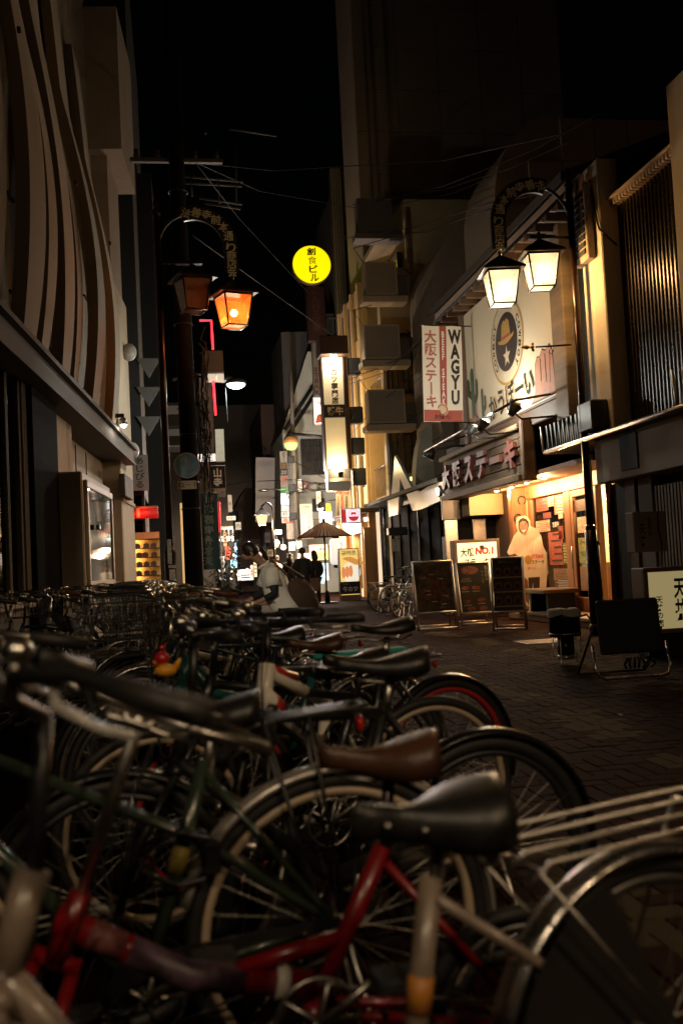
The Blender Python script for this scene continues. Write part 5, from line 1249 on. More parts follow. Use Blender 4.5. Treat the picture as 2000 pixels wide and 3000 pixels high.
m = MB(); stroke(m, [(1.80, 4.1), (1.82, 4.46)], .018, -.008); stroke(m, [(2.04, 4.05), (2.03, 4.5)], .018, -.008); stroke(m, [(2.2, 4.0), (2.25, 4.5)], .012, -.0085); m.build('rock_lines', BLKINK, bbd)
# flood lamps on arms
for (px, py, lit, lb_) in ((1416, 1240, True, 'dazzling flood lamp aimed up at the billboard'), (1508, 1192, False, 'unlit flood lamp with pale lens aimed at the billboard'), (1383, 1255, False, 'unlit flood lamp at the far end of the arm, left of the dazzling one')):
    p = atX(px, py, 5.35 if lit else 5.45)
    o = thing('flood_lamp', lb_, 'lamp', p, -math.pi/2)
    MB().lathe([(.06, -.16), (.07, -.08), (.10, .0), (.11, .03)], 14, Matrix.Rotation(-.6, 4, 'X')).build('housing', BLACKP, o)
    MB().sphere((0, .02, .035), .085, 12, 8, sc=(1, 1, .5)).build('lens', emi('flood lens', (.95, 1, .9), 22) if lit else mat('pale lens', (.6, .55, .45), .3), o)
    MB().tube([(0, 0, -.12), (0, .1, -.2), (0, .75, -.16)], .018, 6).build('arm', BLACKP, o)
    if lit: lamp('flood_light', o, (0, .05, .17), 42, (1, .95, .80), .06)
o = thing('lamp_rail', 'long black lamp rail under the billboard', 'rail', (5.5, 15.4, 3.72))
MB().tube([(0, 0, 0), (-.02, 6.2, -.1)], .025, 8).tube([(0, .05, 0), (.7, .05, .1)], .022, 6).tube([(0, 5, -.08), (.7, 5, .1)], .022, 6).build('rail', BLACKP, o)
# arrow bracket from the pole of the street lamp
a = at(1552, 1017, 13.7); b = at(1672, 1010, 13.5)
o = thing('arrow_bracket', 'black iron rod with gilded spear tip crossing the billboard', 'bracket', a)
MB().tube([(.08, 0, 0), ((b-a).x, (b-a).y, (b-a).z)], .014, 8).tube([(.30, 0, -.04), (.28, .0, -.08), (.32, 0, -.10), (.35, 0, -.06), (.32, 0, -.03)], .007, 5).build('rod', BLACKP, o)
MB().lathe([(.0, -.16), (.035, -.06), (.012, 0), (.035, .015), (.035, .04), (.012, .06)], 8, Matrix.Rotation(math.pi/2, 4, 'Y')).sphere((.04, 0, .045), .022, 8, 6).sphere((.04, 0, -.045), .022, 8, 6).build('spear_tip', mat('gilded iron', (.55, .33, .12), .35, metal=.8), o)
# banner
c, w_, h_ = pbox(1231, 952, 1350, 1238, 19.6)
o = thing('hanging_banner', 'white and red cloth banner with big black Latin letters hanging in front of the billboard', 'banner', (c.x, 19.6, c.z-h_/2)); o.rotation_euler = (0, .035, 0)
BAN = mat('banner cloth', (.80, .75, .66), .7, vary=.06, scale=2)
def yoff(x, z): return .02*math.sin(x/w_*6 + z*1.4) + .012*math.sin(z*3.1 + x*4)
def draped(fn_pts, faces, dy): return [(x, yoff(x, z)+dy, z) for x, z in fn_pts], faces
n, mm_ = 14, 26
vs = [(-w_/2+w_*i/n, yoff(-w_/2+w_*i/n, h_*j/mm_), h_*j/mm_) for j in range(mm_+1) for i in range(n+1)]
MB().add(vs, [(j*(n+1)+i, j*(n+1)+i+1, (j+1)*(n+1)+i+1, (j+1)*(n+1)+i) for j in range(mm_) for i in range(n)], True).build('cloth', BAN, o)
def strip(x0, x1, z0, z1, dy, mt, name, nn=4, mz=24):
    vs = [(x0+(x1-x0)*i/nn, yoff(x0+(x1-x0)*i/nn, z0+(z1-z0)*j/mz)+dy, z0+(z1-z0)*j/mz) for j in range(mz+1) for i in range(nn+1)]
    return MB().add(vs, [(j*(nn+1)+i, j*(nn+1)+i+1, (j+1)*(nn+1)+i+1, (j+1)*(nn+1)+i) for j in range(mz) for i in range(nn)], True).build(name, mt, o)
BRED = mat('faded red band', (.40, .085, .06), .65, vary=.15); BRED2 = mat('faded red letters', (.46, .16, .12), .65, vary=.35, scale=5)
strip(-w_*.06, w_*.11, h_*.15, h_*.995, -.004, BRED, 'red_band'); strip(-w_*.49, w_*.49, h_*.005, h_*.125, -.004, BRED, 'red_foot', 10, 4)
def btext(s_, mt, cx, cz, w2, h2, dy, bold=0, vert=True, lead=1.0):
    s2 = '\n'.join(s_.replace('ー', '丨')) if vert else s_
    v2, f2 = txt_mesh(s2, bold, lead)
    me = bpy.data.meshes.new('lettering'); me.from_pydata([(cx+a*w2, yoff(cx+a*w2, cz+b*h2)+dy, cz+b*h2) for a, b in v2], [], f2); put('lettering', me, mt, o)
btext('WAGYU', BLKINK, w_*.32, h_*.57, w_*.34, h_*.78, -.010, .045, True, .82)
btext('BEEF STEAK', WHTINK, w_*.025, h_*.56, w_*.10, h_*.76, -.012, .03, True, .85)
btext('大阪ステーキ', BRED2, -w_*.29, h_*.55, w_*.32, h_*.80, -.010, .03, True)
m = MB(); disc(m, -w_*.02, h_*.13, w_*.15, w_*.15, yoff(0, h_*.13)-.016, 24); m.build('badge', mat('badge cream', (.62, .50, .34)), o)
m = MB(); disc(m, -w_*.02, h_*.13, w_*.13, w_*.13, yoff(0, h_*.13)-.019, 24, .8); m.build('badge_ring', BRED, o)
btext('かうぼーい', BLKINK, -w_*.02, h_*.055, w_*.4, h_*.05, -.018, .03, False)
MB().tube([(-w_/2-.03, 0, h_), (w_/2+.25, 0, h_)], .014, 6).tube([(-w_/2-.03, 0, 0), (w_/2+.35, 0, 0)], .014, 6).build('rod', BLACKP, o)

# ------------------------------------------------------------------ things in front of the steak shop
a = atX(1366, 1510, 6.2)
t, w_, h_ = sign('sign_box', 'blank ochre box sign under the plank sign, lit from above', (1372, 1447, 1478, 1508), 20.6, mat('ochre panel', (.50, .36, .18), .55, vary=.15, scale=2), mat('ochre casing', (.3, .2, .1), .6), .6)
sp = thing('steel_front', 'steel and glass shopfront left of the timber pillar', 'shopfront', (6.3, 21.2, 0))
for k in range(4):
    MB().bbox(-.55+k*.32, -.26+k*.32, 0, .04, .15, 2.05, .01).build('door_panel', [STEEL, mat('gloss black panel', (.010, .010, .010))][k % 2], sp)
MB().bbox(-.6, .8, -.02, .05, 2.05, 2.5, .01).build('header', BLACKP, sp)
# lit number-one sign
t, w_, h_ = sign('lit_sign', 'lit cream standing sign with black and red lettering behind the menu boards', (1332, 1580, 1470, 1800), 18.9, emi('lit cream face', (1, .87, .46), .95), WOODD, .3, bezel=.06)
text('大阪', t, BLKINK, -w_*.22, h_*.83, w_*.30, h_*.12, -.004, .03); text('NO.1', t, emi('lit red', (.8, .04, .02), .5, (.5, .02, .01)), w_*.16, h_*.845, w_*.40, h_*.10, -.004, .06, skew=.06)
text('ステーキ', t, BLKINK, -.02, h_*.70, w_*.56, h_*.10, -.004, .03); text('こだわりの肉を炭火で', t, BLKINK, -w_*.38, h_*.36, w_*.05, h_*.48, -.004, 0, True)
m = MB(); disc(m, .1, h_*.90, .05, .03, -.006, 12); poly(m, [(.06, h_*.90), (.14, h_*.90), (.13, h_*.86), (.08, h_*.86)], -.0065); m.build('bull_print', BLKINK, t)
# cut-out of a person in a white hood
p = at(1545, 1800, 18.4)
sd = thing('cutout_standee', 'life-size cardboard cut-out of a smiling person in a white hooded smock holding a steak placard', 'standee', (at(1540, 1700, 18.4).x, 18.4, .15))
s = 18.4/ray(1540, 1650).y
def qx(px, py): v = at(px, py, 18.4); return (v.x - sd.location.x, v.z - .15)
out = [(1527,1511),(1517,1515),(1511,1527),(1512,1545),(1516,1556),(1505,1570),(1494,1595),(1485,1618),(1490,1626),(1508,1622),(1520,1635),(1530,1660),(1536,1692),(1545,1700),(1552,1745),(1547,1800),(1598,1800),(1598,1738),(1601,1690),(1606,1665),(1604,1630),(1596,1612),(1590,1600),(1584,1570),(1576,1556),(1570,1548),(1560,1545),(1553,1540),(1552,1526),(1545,1515),(1536,1510)]
SM = mat('printed white smock', (.66, .58, .44), .5, vary=.10, scale=5)
MB().prism([qx(*q) for q in out], 0, .02).build('card', SM, sd)
def pr(pts, mt, d, name): poly(m_ := MB(), [qx(*q) for q in pts], -d); return m_.build(name, mt, sd)
SKIN = mat('printed skin', (.42, .24, .15), .5, vary=.1)
pr([(1522,1521),(1517,1528),(1517,1545),(1521,1557),(1530,1566),(1538,1564),(1545,1552),(1548,1540),(1547,1528),(1540,1520),(1531,1517)], mat('printed hair', (.035, .02, .015), .5), .002, 'hair_print')
pr([(1521,1533),(1520,1545),(1524,1556),(1531,1563),(1538,1560),(1544,1549),(1545,1537),(1539,1528),(1529,1526)], SKIN, .004, 'face_print')
for (ax, ay) in ((1526, 1540), (1538, 1537)): pr([(ax-3, ay), (ax, ay-1.5), (ax+3, ay), (ax, ay+1)], BLKINK, .006, 'eye_print'); pr([(ax-4, ay-4), (ax, ay-6), (ax+4, ay-5), (ax, ay-4.4)], BLKINK, .006, 'brow_print')
pr([(1531, 1541), (1534, 1547), (1529, 1547)], mat('printed shade', (.30, .15, .09), .5), .006, 'nose_print')
pr([(1526, 1552), (1533, 1553), (1540, 1550), (1535, 1558), (1530, 1558)], WHTINK, .006, 'smile_print'); pr([(1525, 1551), (1533, 1552), (1541, 1549), (1533, 1550.5)], REDP, .0075, 'lip_print')
pr([(1528,1563),(1538,1562),(1545,1562),(1536,1570)], SKIN, .004, 'neck_print')
pr([(1546,1692),(1580,1690),(1579,1740),(1562,1742),(1560,1705),(1556,1742),(1549,1740)], mat('printed dark trousers', (.035, .022, .02), .5), .004, 'trouser_print')
pr([(1540,1628),(1592,1622),(1601,1640),(1600,1660),(1588,1664),(1545,1668)], mat('placard print', (.70, .60, .42), .5), .004, 'placard_print')
c = qx(1571, 1630); text('STEAK', sd, REDP, c[0]+.02, c[1], .26, .075, -.007, .03); c = qx(1574, 1646); text('ステーキ', sd, BLKINK, c[0], c[1], .26, .075, -.007, .02); c = qx(1556, 1664); text('ぼーい', sd, mat('boot red', (.36, .07, .05)), c[0], c[1], .16, .06, -.007, .02)
m = MB(); c = qx(1546, 1640); disc(m, c[0], c[1], .07, .09, -.0065, 20); m.build('badge_print', mat('gold print', (.42, .24, .05)), sd)
for k in range(3): pr([(1541+9*k, 1575), (1543+9*k, 1575), (1546+6*k, 1620), (1544+6*k, 1620)], mat('smock fold', (.52, .44, .32), .5), .003, 'fold_print')
MB().bbox(-.06, .42, .02, .3, 0, .02, .004).prism([(.0, .02), (.3, .02), (.15, 1.0)], .03, .05, 'y').build('stand', WOODD, sd)
# bench and floor sack
o = thing('bench', 'dark wooden bench with a thick top in front of the lit window', 'bench', (6.52, 17.2, .15))
MB().bbox(-.30, .38, -.55, .55, .34, .42, .015).build('seat', WOODD, o)
for k in (-.42, .42): MB().bbox(-.2, .3, k-.05, k+.05, 0, .34, .01).build('leg', BLACKM, o)
o = thing('paper_sack', 'crumpled white sack on the deck behind the menu board', 'sack', (at(1510, 1800, 18.0).x, 18.0, .15))
m = MB(); m.lathe([(0, 0), (.24, 0), (.27, .06), (.2, .16), (.1, .2), (.0, .18)], 14); m.v = [(x*(1+.12*math.sin(7*z*20+x*30)), y*(1+.15*math.sin(x*25)), z*(1+.2*math.sin(x*18+y*9))) for x, y, z in m.v]
m.build('sack', mat('white sack', (.6, .52, .4), .7), o)
# A-board menus
def a_board(label, px, py_base, w_, h_, z0, face, rz, glossy=None, open_=.26, drop=.0, panel=None):
    b = atG(px, py_base); t = thing('menu_board', label, 'menu board', (b.x, b.y, 0), rz)
    lean = open_*.75
    fr = MB(); H_ = z0 + h_
    def fp(x, z): return (x, lean*z/H_, z)
    for s_ in (-1, 1):
        fr.tube([fp(s_*w_/2, 0), fp(s_*w_/2, H_)], .018, 8)
    for z in (.03, z0, H_): fr.tube([fp(-w_/2, z), fp(w_/2, z)], .018, 8)
    fr.build('frame', ALU, t)
    bk = MB()
    for s_ in (-1, 1): bk.tube([(s_*w_/2*.96, lean*1.02, H_), (s_*w_/2*.96, lean+open_, 0)], .015, 8)
    bk.tube([(-w_/2*.96, lean+open_*.95, .05), (w_/2*.96, lean+open_*.95, .05)], .014, 8); bk.build('rear_leg_frame', ALU, t)
    MB().add([fp(-w_/2+.02, z0+.015), fp(w_/2-.02, z0+.015), fp(w_/2-.02, H_-.015), fp(-w_/2+.02, H_-.015)], [(0, 1, 2, 3)]).build('poster', face, t)
    n = 12; vs = []; fs = []
    for j in range(n+1):
        for i in range(n+1):
            x = -w_/2+.02+(w_-.04)*i/n; z = z0+.015+(h_-.03)*j/n; q = fp(x, z); vs.append((x, q[1]-.012-.006*rnd.random(), z))
    for j in range(n):
        for i in range(n): k = j*(n+1)+i; fs.append((k, k+1, k+n+2, k+n+1))
    if glossy: MB().add(vs, fs, True).build('cover_sheet', glossy, t)
    return t, fp
CLR = glass('clear plastic cover', (.96, .96, .95), .10)
MEN = mat('dark menu print', (.030, .022, .018), .35, vary=.6, scale=6)
RMEAT = mat('menu meat', (.22, .06, .035), .5, vary=.8, scale=18); MTXT = mat('menu grey text', (.30, .26, .2), .6)
t, fp = a_board('menu board under crinkled shiny plastic, leftmost and widest of the three boards', 1285, 1846, .70, .86, .30, mat('brown meat photo', (.15, .085, .04), .4, vary=.95, scale=5), .05, CLR)
for (a, b, rx, rz) in ((-.05, .62, .22, .13), (.08, .78, .14, .08), (-.12, .92, .13, .05)):
    MB().add([(a+rx*math.cos(.4*k)*(1+.15*math.sin(k*2.3)), fp(0, b+rz*math.sin(.4*k))[1]-.004-.0005*rx, b+rz*math.sin(.4*k)) for k in range(16)], [tuple(range(16))]).build('meat_print', mat('seared meat print', (.20, .06, .03), .45, vary=.8, scale=12), t)
m = MB()
for k in range(9):
    x0, z0 = rnd.uniform(-.28, .2), rnd.uniform(.36, 1.1); q = [(x0 + .03*j, 0, z0 + rnd.uniform(-.012, .012)) for j in range(4)]
    m.tube([(x, fp(0, z)[1]-.022, z) for x, _, z in q], .0035, 4)
m.build('crinkle_glint', mat('plastic crease', (.5, .46, .38), .12, coat=.6), t)  # pale strokes painted as the highlights of the crinkled plastic
t, fp = a_board('dark menu board with meat photos, middle of the three boards', 1402, 1832, .60, .88, .22, MEN, .02)
def on(t, fp, pts, mt, name, off=.004):
    MB().add([(x, fp(x, z)[1]-off, z) for x, z in pts], [tuple(range(len(pts)))]).build(name, mt, t)
def ell(cx, cz, rx, rz, n=16): return [(cx+rx*math.cos(2*math.pi*k/n), cz+rz*math.sin(2*math.pi*k/n)) for k in range(n)]
on(t, fp, ell(-.06, .97, .16, .075), RMEAT, 'meat_print')
for (a, b) in ((-.18, .66), (.02, .66), (-.16, .42), (.1, .44), (-.1, .3), (.12, .3)): on(t, fp, ell(a, b, .075, .035), RMEAT, 'meat_print'); on(t, fp, [(a-.07, b-.07), (a+.07, b-.07), (a+.07, b-.055), (a-.07, b-.055)], MTXT, 'print_line')
def btx(t, fp, s_, mt, cx, cz, w2, h2, bold=0, vert=False):
    s2 = '\n'.join(s_.replace('ー', '丨')) if vert else s_
    v2, f2 = txt_mesh(s2, bold)
    me = bpy.data.meshes.new('lettering'); me.from_pydata([(cx+a*w2, fp(0, cz+b*h2)[1]-.007, cz+b*h2) for a, b in v2], [], f2); put('lettering', me, mt, t)
btx(t, fp, '黒毛和牛', MTXT, .235, .90, .05, .28, .02, True); btx(t, fp, 'ワイン牛', MTXT, .165, .84, .045, .22, 0, True); btx(t, fp, 'WAGYU\nRIB ROAST', MTXT, -.14, .80, .2, .07)
t, fp = a_board('tall narrow menu board with nine dish photos, nearest of the three boards', 1492, 1848, .50, .86, .30, MEN, -.42)
for i in range(3):
    for j in range(3): on(t, fp, ell(-.15+.15*i, .48+.23*j, .06, .07), RMEAT, 'dish_print'); on(t, fp, ell(-.15+.15*i, .47+.23*j, .04, .045), BLKINK, 'bowl_print', .006)
for j in range(3): on(t, fp, [(-.22, .375+.23*j), (.22, .375+.23*j), (.22, .40+.23*j), (-.22, .40+.23*j)], MTXT, 'print_line')
btx(t, fp, '肉メニュー', MTXT, 0, 1.10, .26, .05, .02)
# smokers' ashtray can
b = atG(1660, 1946)
o = thing('ashtray_can', 'dark metal ashtray bin on thin wire legs with a white cloth over its rim', 'ashtray', (b.x, b.y, 0))
MB().lathe([(.0, .3), (.165, .30), (.165, .56), (.155, .58), (.0, .56)], 24).build('drum', mat('dark gloss can', (.03, .028, .025), .25, metal=.7, vary=.2), o)
MB().lathe([(.0, .06), (.085, .06), (.09, .30), (.0, .30)], 18).build('lower_tube', mat('dark gloss can', (.03, .028, .025)), o)
MB().lathe([(.168, .32), (.168, .335)], 24).lathe([(.17, .545), (.172, .57), (.165, .575)], 24).build('band', STEEL, o)
MB().lathe([(.09, .06), (.095, .06), (.095, .10), (.09, .10)], 16).build('foot_ring', CHROME, o)
m = MB()
for a in (.5, 2.2, 4.0, 5.6): m.tube([(.155*math.cos(a), .155*math.sin(a), .34), (.165*math.cos(a), .165*math.sin(a), .02), (.20*math.cos(a), .20*math.sin(a), .008)], .006, 6)
m.build('leg_wire', CHROME, o)
vs = []; fs = []; n = 18
for r_ in range(4):
    for k in range(n):
        a = 2*math.pi*k/n; rr = (.06, .15, .175, .178)[r_]; z = (.592, .59, .575, .535 - .03*abs(math.sin(a*1.5)))[r_]
        vs.append((rr*math.cos(a), rr*math.sin(a), z + .006*math.sin(5*a)))
for r_ in range(3):
    for k in range(n): fs.append((r_*n+k, r_*n+(k+1) % n, (r_+1)*n+(k+1) % n, (r_+1)*n+k))
MB().add(vs, fs, True).build('cloth', mat('damp cloth', (.48, .44, .37), .8), o)
MB().tube([(.15, -.05, .5), (.22, -.08, .52), (.25, -.1, .47)], .012, 6).build('handle', BLACKP, o)
# dark back of a menu stand on a chrome loop
b = atG(1858, 1990); Yb = b.y
o = thing('menu_stand', 'large dark menu stand seen from behind on a shiny tubular loop foot', 'menu stand', (b.x, Yb, 0))
a = at(1745, 1760, Yb+.1); c = at(1935, 1908, Yb+.1)
m = MB(); hw = (c.x-a.x)/2
Mx = Matrix.Translation((0.02, .12, a.z-.0)) @ Matrix.Rotation(-.10, 4, 'X')
m.bbox(-hw, hw, -.03, .03, -(a.z-c.z), 0, .02, Mx); m.build('board', mat('charcoal board', (.012, .015, .014), .75, vary=.2), o)
z0 = .02
MB().tube([(-.36, .06, c.z+.1), (-.37, .0, .12), (-.34, -.02, .04), (-.28, -.02, z0), (.26, -.02, z0), (.33, -.02, .04), (.36, .0, .12), (.36, .06, c.z+.1)], .014, 8).build('loop_foot', CHROME, o)
MB().tube([(-.34, .5, .02), (.34, .5, .02)], .014, 8).tube([(-.34, .5, .02), (-.34, .1, .45)], .014, 6).tube([(.34, .5, .02), (.34, .1, .45)], .014, 6).build('rear_foot', DKGREY, o)
m = MB()
for k in range(7): m.tube([(-.05+.03*k, .0, .2), (-.1+.05*k, -.02, .14+.03*(k % 2)), (-.05+.04*k, .05, .1)], .012, 5)
m.build('strap', BLACKM, o)

# ================================================================== right-most building: corrugated upper storey, tempura bowl shop below
rb = thing('corrugated_building', 'building on the right with dark corrugated upper wall, beige fascia and cream column', 'building', (0, -1.3, 0))
MB().box(6.35, 11, 7, 15.1, 0, 6.0).build('wall', mat('deep brown wall', (.03, .022, .016), .8), rb)  # plain dark brown wall
m = MB(); y = 12.5; n = 0; P = []
while y < 14.25:
    for (dy, dx) in ((0, 0), (.035, 0), (.05, -.035), (.085, -.035)): P.append((y+dy, dx))
    y += .10
vs = [(6.30+q[1], q[0], 2.88) for q in P] + [(6.30+q[1], q[0], 6.02) for q in P]; L_ = len(P)
m.add(vs, [(k, k+1, L_+k+1, L_+k) for k in range(L_-1)]); m.build('corrugated_sheet', mat('dark corrugated metal', (.05, .034, .022), .28, metal=.7, vary=.2), rb)
m = MB()
for k in range(22): m.bbox(6.16, 6.32, 12.4+k*.09, 12.47+k*.09, 6.02, 6.10, .01)
m.bbox(6.12, 6.4, 12.3, 14.4, 6.1, 6.14, .008); m.build('cornice', mat('beige edge', (.36, .24, .15), .6), rb)
MB().bbox(6.0, 6.3, 14.25, 14.95, 2.88, 6.72, .015).build('column', CREAM2, rb)
MB().bbox(6.0, 6.36, 8.5, 12.22, 2.9, 6.75, .02).build('side_wall', CREAM2, rb)
v = MB().bbox(5.88, 6.0, 14.45, 14.98, 5.35, 6.45, .012).build('vent', mat('vent frame', (.30, .22, .15), .6), rb)
for k in range(9): MB().box(5.862, 5.879, 14.52, 14.91, 5.44+k*.105, 5.51+k*.105).build('slat', BLACKM, v)
MB().bbox(5.92, 6.36, 8.5, 14.75, 2.15, 2.76, .01).build('fascia', mat('grey beige fascia', (.24, .185, .135), .75, vary=.15, scale=1.6, bump=.2), rb)
MB().bbox(5.80, 6.4, 8.5, 16.3, 2.76, 2.83, .01).build('ledge', DARKW, rb)
MB().tube([(5.78, 8.5, 2.80), (5.78, 16.3, 2.80)], .035, 10).build('ledge_rail', mat('copper brown pipe', (.16, .09, .05), .35, metal=.5), rb)
for (y0, cnt) in ((10.6, 9), (15.0, 9)):
    m = MB(); y = y0; 
    for k in range(cnt): m.prism([(y+k*.17, 2.86), (y+k*.17+.02, 2.86), (y+k*.17+.10, 3.24), (y+k*.17+.04, 3.24)], 5.86, 5.88, 'x').prism([(y+k*.17+.16, 2.86), (y+k*.17+.18, 2.86), (y+k*.17+.10, 3.24), (y+k*.17+.06, 3.24)], 5.89, 5.91, 'x')
    m.build('zigzag_rail', mat('dull green black iron', (.03, .032, .026), .5, metal=.3), rb)
MB().tube([(5.86, 12.2, 2.83), (5.86, 12.26, 3.3)], .018, 6).tube([(5.86, 16.6, 2.83), (5.86, 16.66, 3.26)], .018, 6).build('rail_end', STEEL, rb)
MB().bbox(5.75, 6.1, 14.4, 14.9, 2.9, 3.32, .02).build('utility_box', DKGREY, rb)
m = MB(); m.tube([(6.32, 15.0, 3.3), (6.26, 15.02, 5.0), (6.28, 15.02, 5.3)], .05, 8); m.build('drain_pipe', mat('grey pipe', (.3, .25, .18), .5), rb)
MB().bbox(6.08, 6.3, 15.05, 15.12, 4.85, 5.1, .01).build('small_cowl', mat('pale cowl', (.5, .4, .26), .5), rb)
MB().tube([(5.99, 14.5, 6.5), (5.97, 14.35, 6.0), (5.98, 14.26, 5.7), (6.2, 14.2, 5.45)], .014, 6).build('cable', BLACKM, rb)
# lower front
MB().bbox(6.2, 6.36, 14.3, 15.1, 0, 2.15, .01).build('dark_boards', DARKW, rb)
for k in range(34):
    MB().box(6.14, 6.20, 10.6+k*.085, 10.65+k*.085, .3, 2.0).build('slat', WOODD, rb)
MB().bbox(6.12, 6.3, 13.5, 13.9, 0, 2.15, .01).build('grey_post', GREYPL, rb)
MB().bbox(6.1, 6.34, 13.95, 14.25, 0, 2.15, .01).build('timber_post', mat('plain brown post', (.13, .08, .05), .6, streak='z'), rb)
MB().bbox(6.0, 6.3, 9, 14.8, .0, .14, .02).build('step', GREYPL, rb)
m = MB(); m.tube([(6.0, 15.15, 0), (5.98, 15.15, 1.3)], .085, 12).tube([(5.98, 15.15, 1.3), (5.96, 15.15, 2.7)], .06, 12); m.lathe([(.1, 1.28), (.1, 1.34)], 12, Matrix.Translation((5.98, 15.15, 0)))
m.build('black_pipe', BLACKP, rb)
MB().tube([(6.16, 14.9, .1), (6.16, 14.9, 2.2)], .05, 10).build('copper_pipe', mat('copper red pipe', (.22, .085, .04), .3, metal=.5), rb)
MB().bbox(5.9, 5.915, 13.4, 13.9, 2.25, 2.72, .004).build('dark_panel', BLACKM, rb)
# lantern box sign on the slats
ya_, yb_ = atX(1950, 1550, 6.0).y, atX(1853, 1550, 6.0).y
c = atX(1900, 1556, 6.0); p = at(1900, 1617, 12.5)
t, w_, h_ = sign('paper_sign', 'square grey-white cloth sign with brush characters on the slatted wall', (1853, 1498, 1952, 1617), 11.2, mat('grey cloth panel', (.30, .25, .205), .8, vary=.08), mat('grey cloth panel', (.30, .25, .205)), .22)
text('坂町の', t, BLKINK, w_*.0, h_*.62, w_*.13, h_*.48, -.004, .01, True); text('天丼', t, BLKINK, -w_*.24, h_*.42, w_*.2, h_*.55, -.004, .02, True)
MB().tube([(.11, -.02, h_+.25), (.10, -.02, h_*.6), (.13, -.02, .1), (.12, -.02, -.2)], .006, 5).build('cord', BLACKM, t)
MB().bbox(.10, .14, -.03, -.01, -.34, -.25, .004).build('tag', WHITEP, t)
# lit cream box sign
t, w_, h_ = sign('lit_sign', 'cream box sign with black brush characters behind the dark menu stand, edge of the photo', (1882, 1660, 2065, 1853), 10.2, emi('cream glow face', (1, .80, .36), .27, (.5, .44, .28)), mat('wood casing', (.2, .12, .06), .6), .3, bezel=.05)
text('天丼', t, BLKINK, w_*.10, h_*.5, w_*.2, h_*.64, -.004, .03, True); text('天丼の店', t, BLKINK, -w_*.26, h_*.33, w_*.12, h_*.46, -.004, .02, True)
MB().bbox(-w_/2+.05, w_/2-.05, .05, .35, -t.location.z, 0, .01).build('base', BLACKM, t)
# overhead cables
def cable(pts, r=.012, name='overhead_cable', lb_=None):
    P = [at(*q) for q in pts]; out = []
    for k in range(len(P)-1):
        for s_ in range(6): out.append(P[k].lerp(P[k+1], s_/6))
    out.append(P[-1]); o = thing(name, lb_ or 'thin black overhead cable strung across the lane', 'cable', P[0], 0, 'overhead cables')
    MB().tube([q-P[0] for q in out], r, 5).build('cable', BLACKM, o)
for pts in ([(1100, 590, 30), (1300, 545, 22), (1560, 440, 18), (1760, 330, 16)], [(1030, 600, 32), (1300, 555, 24), (1500, 490, 19), (1700, 400, 16.5)], [(1050, 622, 32), (1330, 565, 24), (1540, 475, 19)],
            [(1010, 700, 33), (1220, 665, 26), (1450, 590, 18), (1660, 560, 15)], [(1000, 694, 33), (1250, 680, 25), (1440, 610, 18)], [(1260, 900, 25), (1360, 855, 22), (1480, 770, 17)], [(1250, 925, 25), (1340, 890, 22)],
            [(1000, 1100, 33), (1150, 1060, 28), (1230, 1010, 25)], [(1010, 1130, 33), (1130, 1090, 29), (1240, 985, 24)], [(1015, 1290, 34), (1090, 1200, 30), (1220, 1090, 26)],
            [(740, 1280, 60), (830, 1410, 46), (900, 1440, 40)], [(720, 1250, 62), (860, 1350, 42), (1000, 1430, 36)], [(610, 1430, 60), (735, 1410, 48), (660, 1520, 62)], [(650, 1300, 50), (745, 1410, 48)],
            [(745, 1410, 48), (860, 1405, 42), (980, 1425, 36)], [(800, 1460, 44), (900, 1430, 40)], [(910, 1160, 39), (960, 1200, 33), (1005, 1215, 31)], [(905, 1130, 38), (960, 1180, 33), (1040, 1200, 30.5)],
            [(660, 1135, 20), (668, 1250, 20)], [(560, 470, 16.2), (760, 560, 24), (1046, 610, 30)], [(575, 480, 16.2), (700, 640, 30), (905, 860, 39)], [(550, 475, 16.2), (800, 500, 20), (1300, 470, 20), (1700, 380, 15.5)], [(565, 690, 16.2), (760, 830, 28), (1000, 1000, 33)], [(1040, 1210, 31), (1000, 1290, 33)], [(930, 1150, 33), (1000, 1120, 32), (1110, 1080, 29)]):
    cable(pts, .010 if pts[0][2] < 40 else .014)
o = thing('cable_coil', 'loops of spare black cable hung in front of the pale building', 'cable', at(945, 1425, 36))
m = MB()
for k in range(8):
    r_ = rnd.uniform(.12, .3); m.tube([(rnd.uniform(-.04, .04)+.35*(k % 3)-.3+r_*1.5*math.cos(a*.5), .0, r_*.7*math.sin(a*.5)) for a in range(13)], .014, 5, True)
m.build('coil', BLACKM, o)
# ================================================================== bicycles
TYRE = mat('tyre rubber', (.012, .011, .010), .6, vary=.3)
BRAKE = mat('tarnished chrome', (.52, .49, .44), .36, metal=1, vary=.25, scale=30)
LEATH = mat('brown saddle leather', (.075, .032, .015), .40, vary=.45, scale=11, bump=.14, bscale=170)
VINYL = mat('black saddle vinyl', (.016, .015, .013), .36, vary=.55, scale=14, bump=.14, bscale=190)
GRIP = mat('grip rubber', (.022, .02, .018), .5, vary=.2)
RUST = mat('brown grip', (.13, .05, .028), .45, vary=.3)
SATIN = mat('satin alloy mudguard', (.66, .62, .56), .34, metal=.72, vary=.18, scale=18, coat=.3)
TANRIM = mat('tan rim', (.46, .36, .25), .4, vary=.15)
GREYRIM = mat('dull rim', (.17, .16, .145), .4, metal=.8, vary=.3)
REDRIM = mat('red rim', (.33, .02, .02), .4)
def paint(name, c, r=.34): return mat('frame ' + name, c, r, vary=.38, scale=16, coat=.25, bump=.04, bscale=300)
SADDLE_C = {}
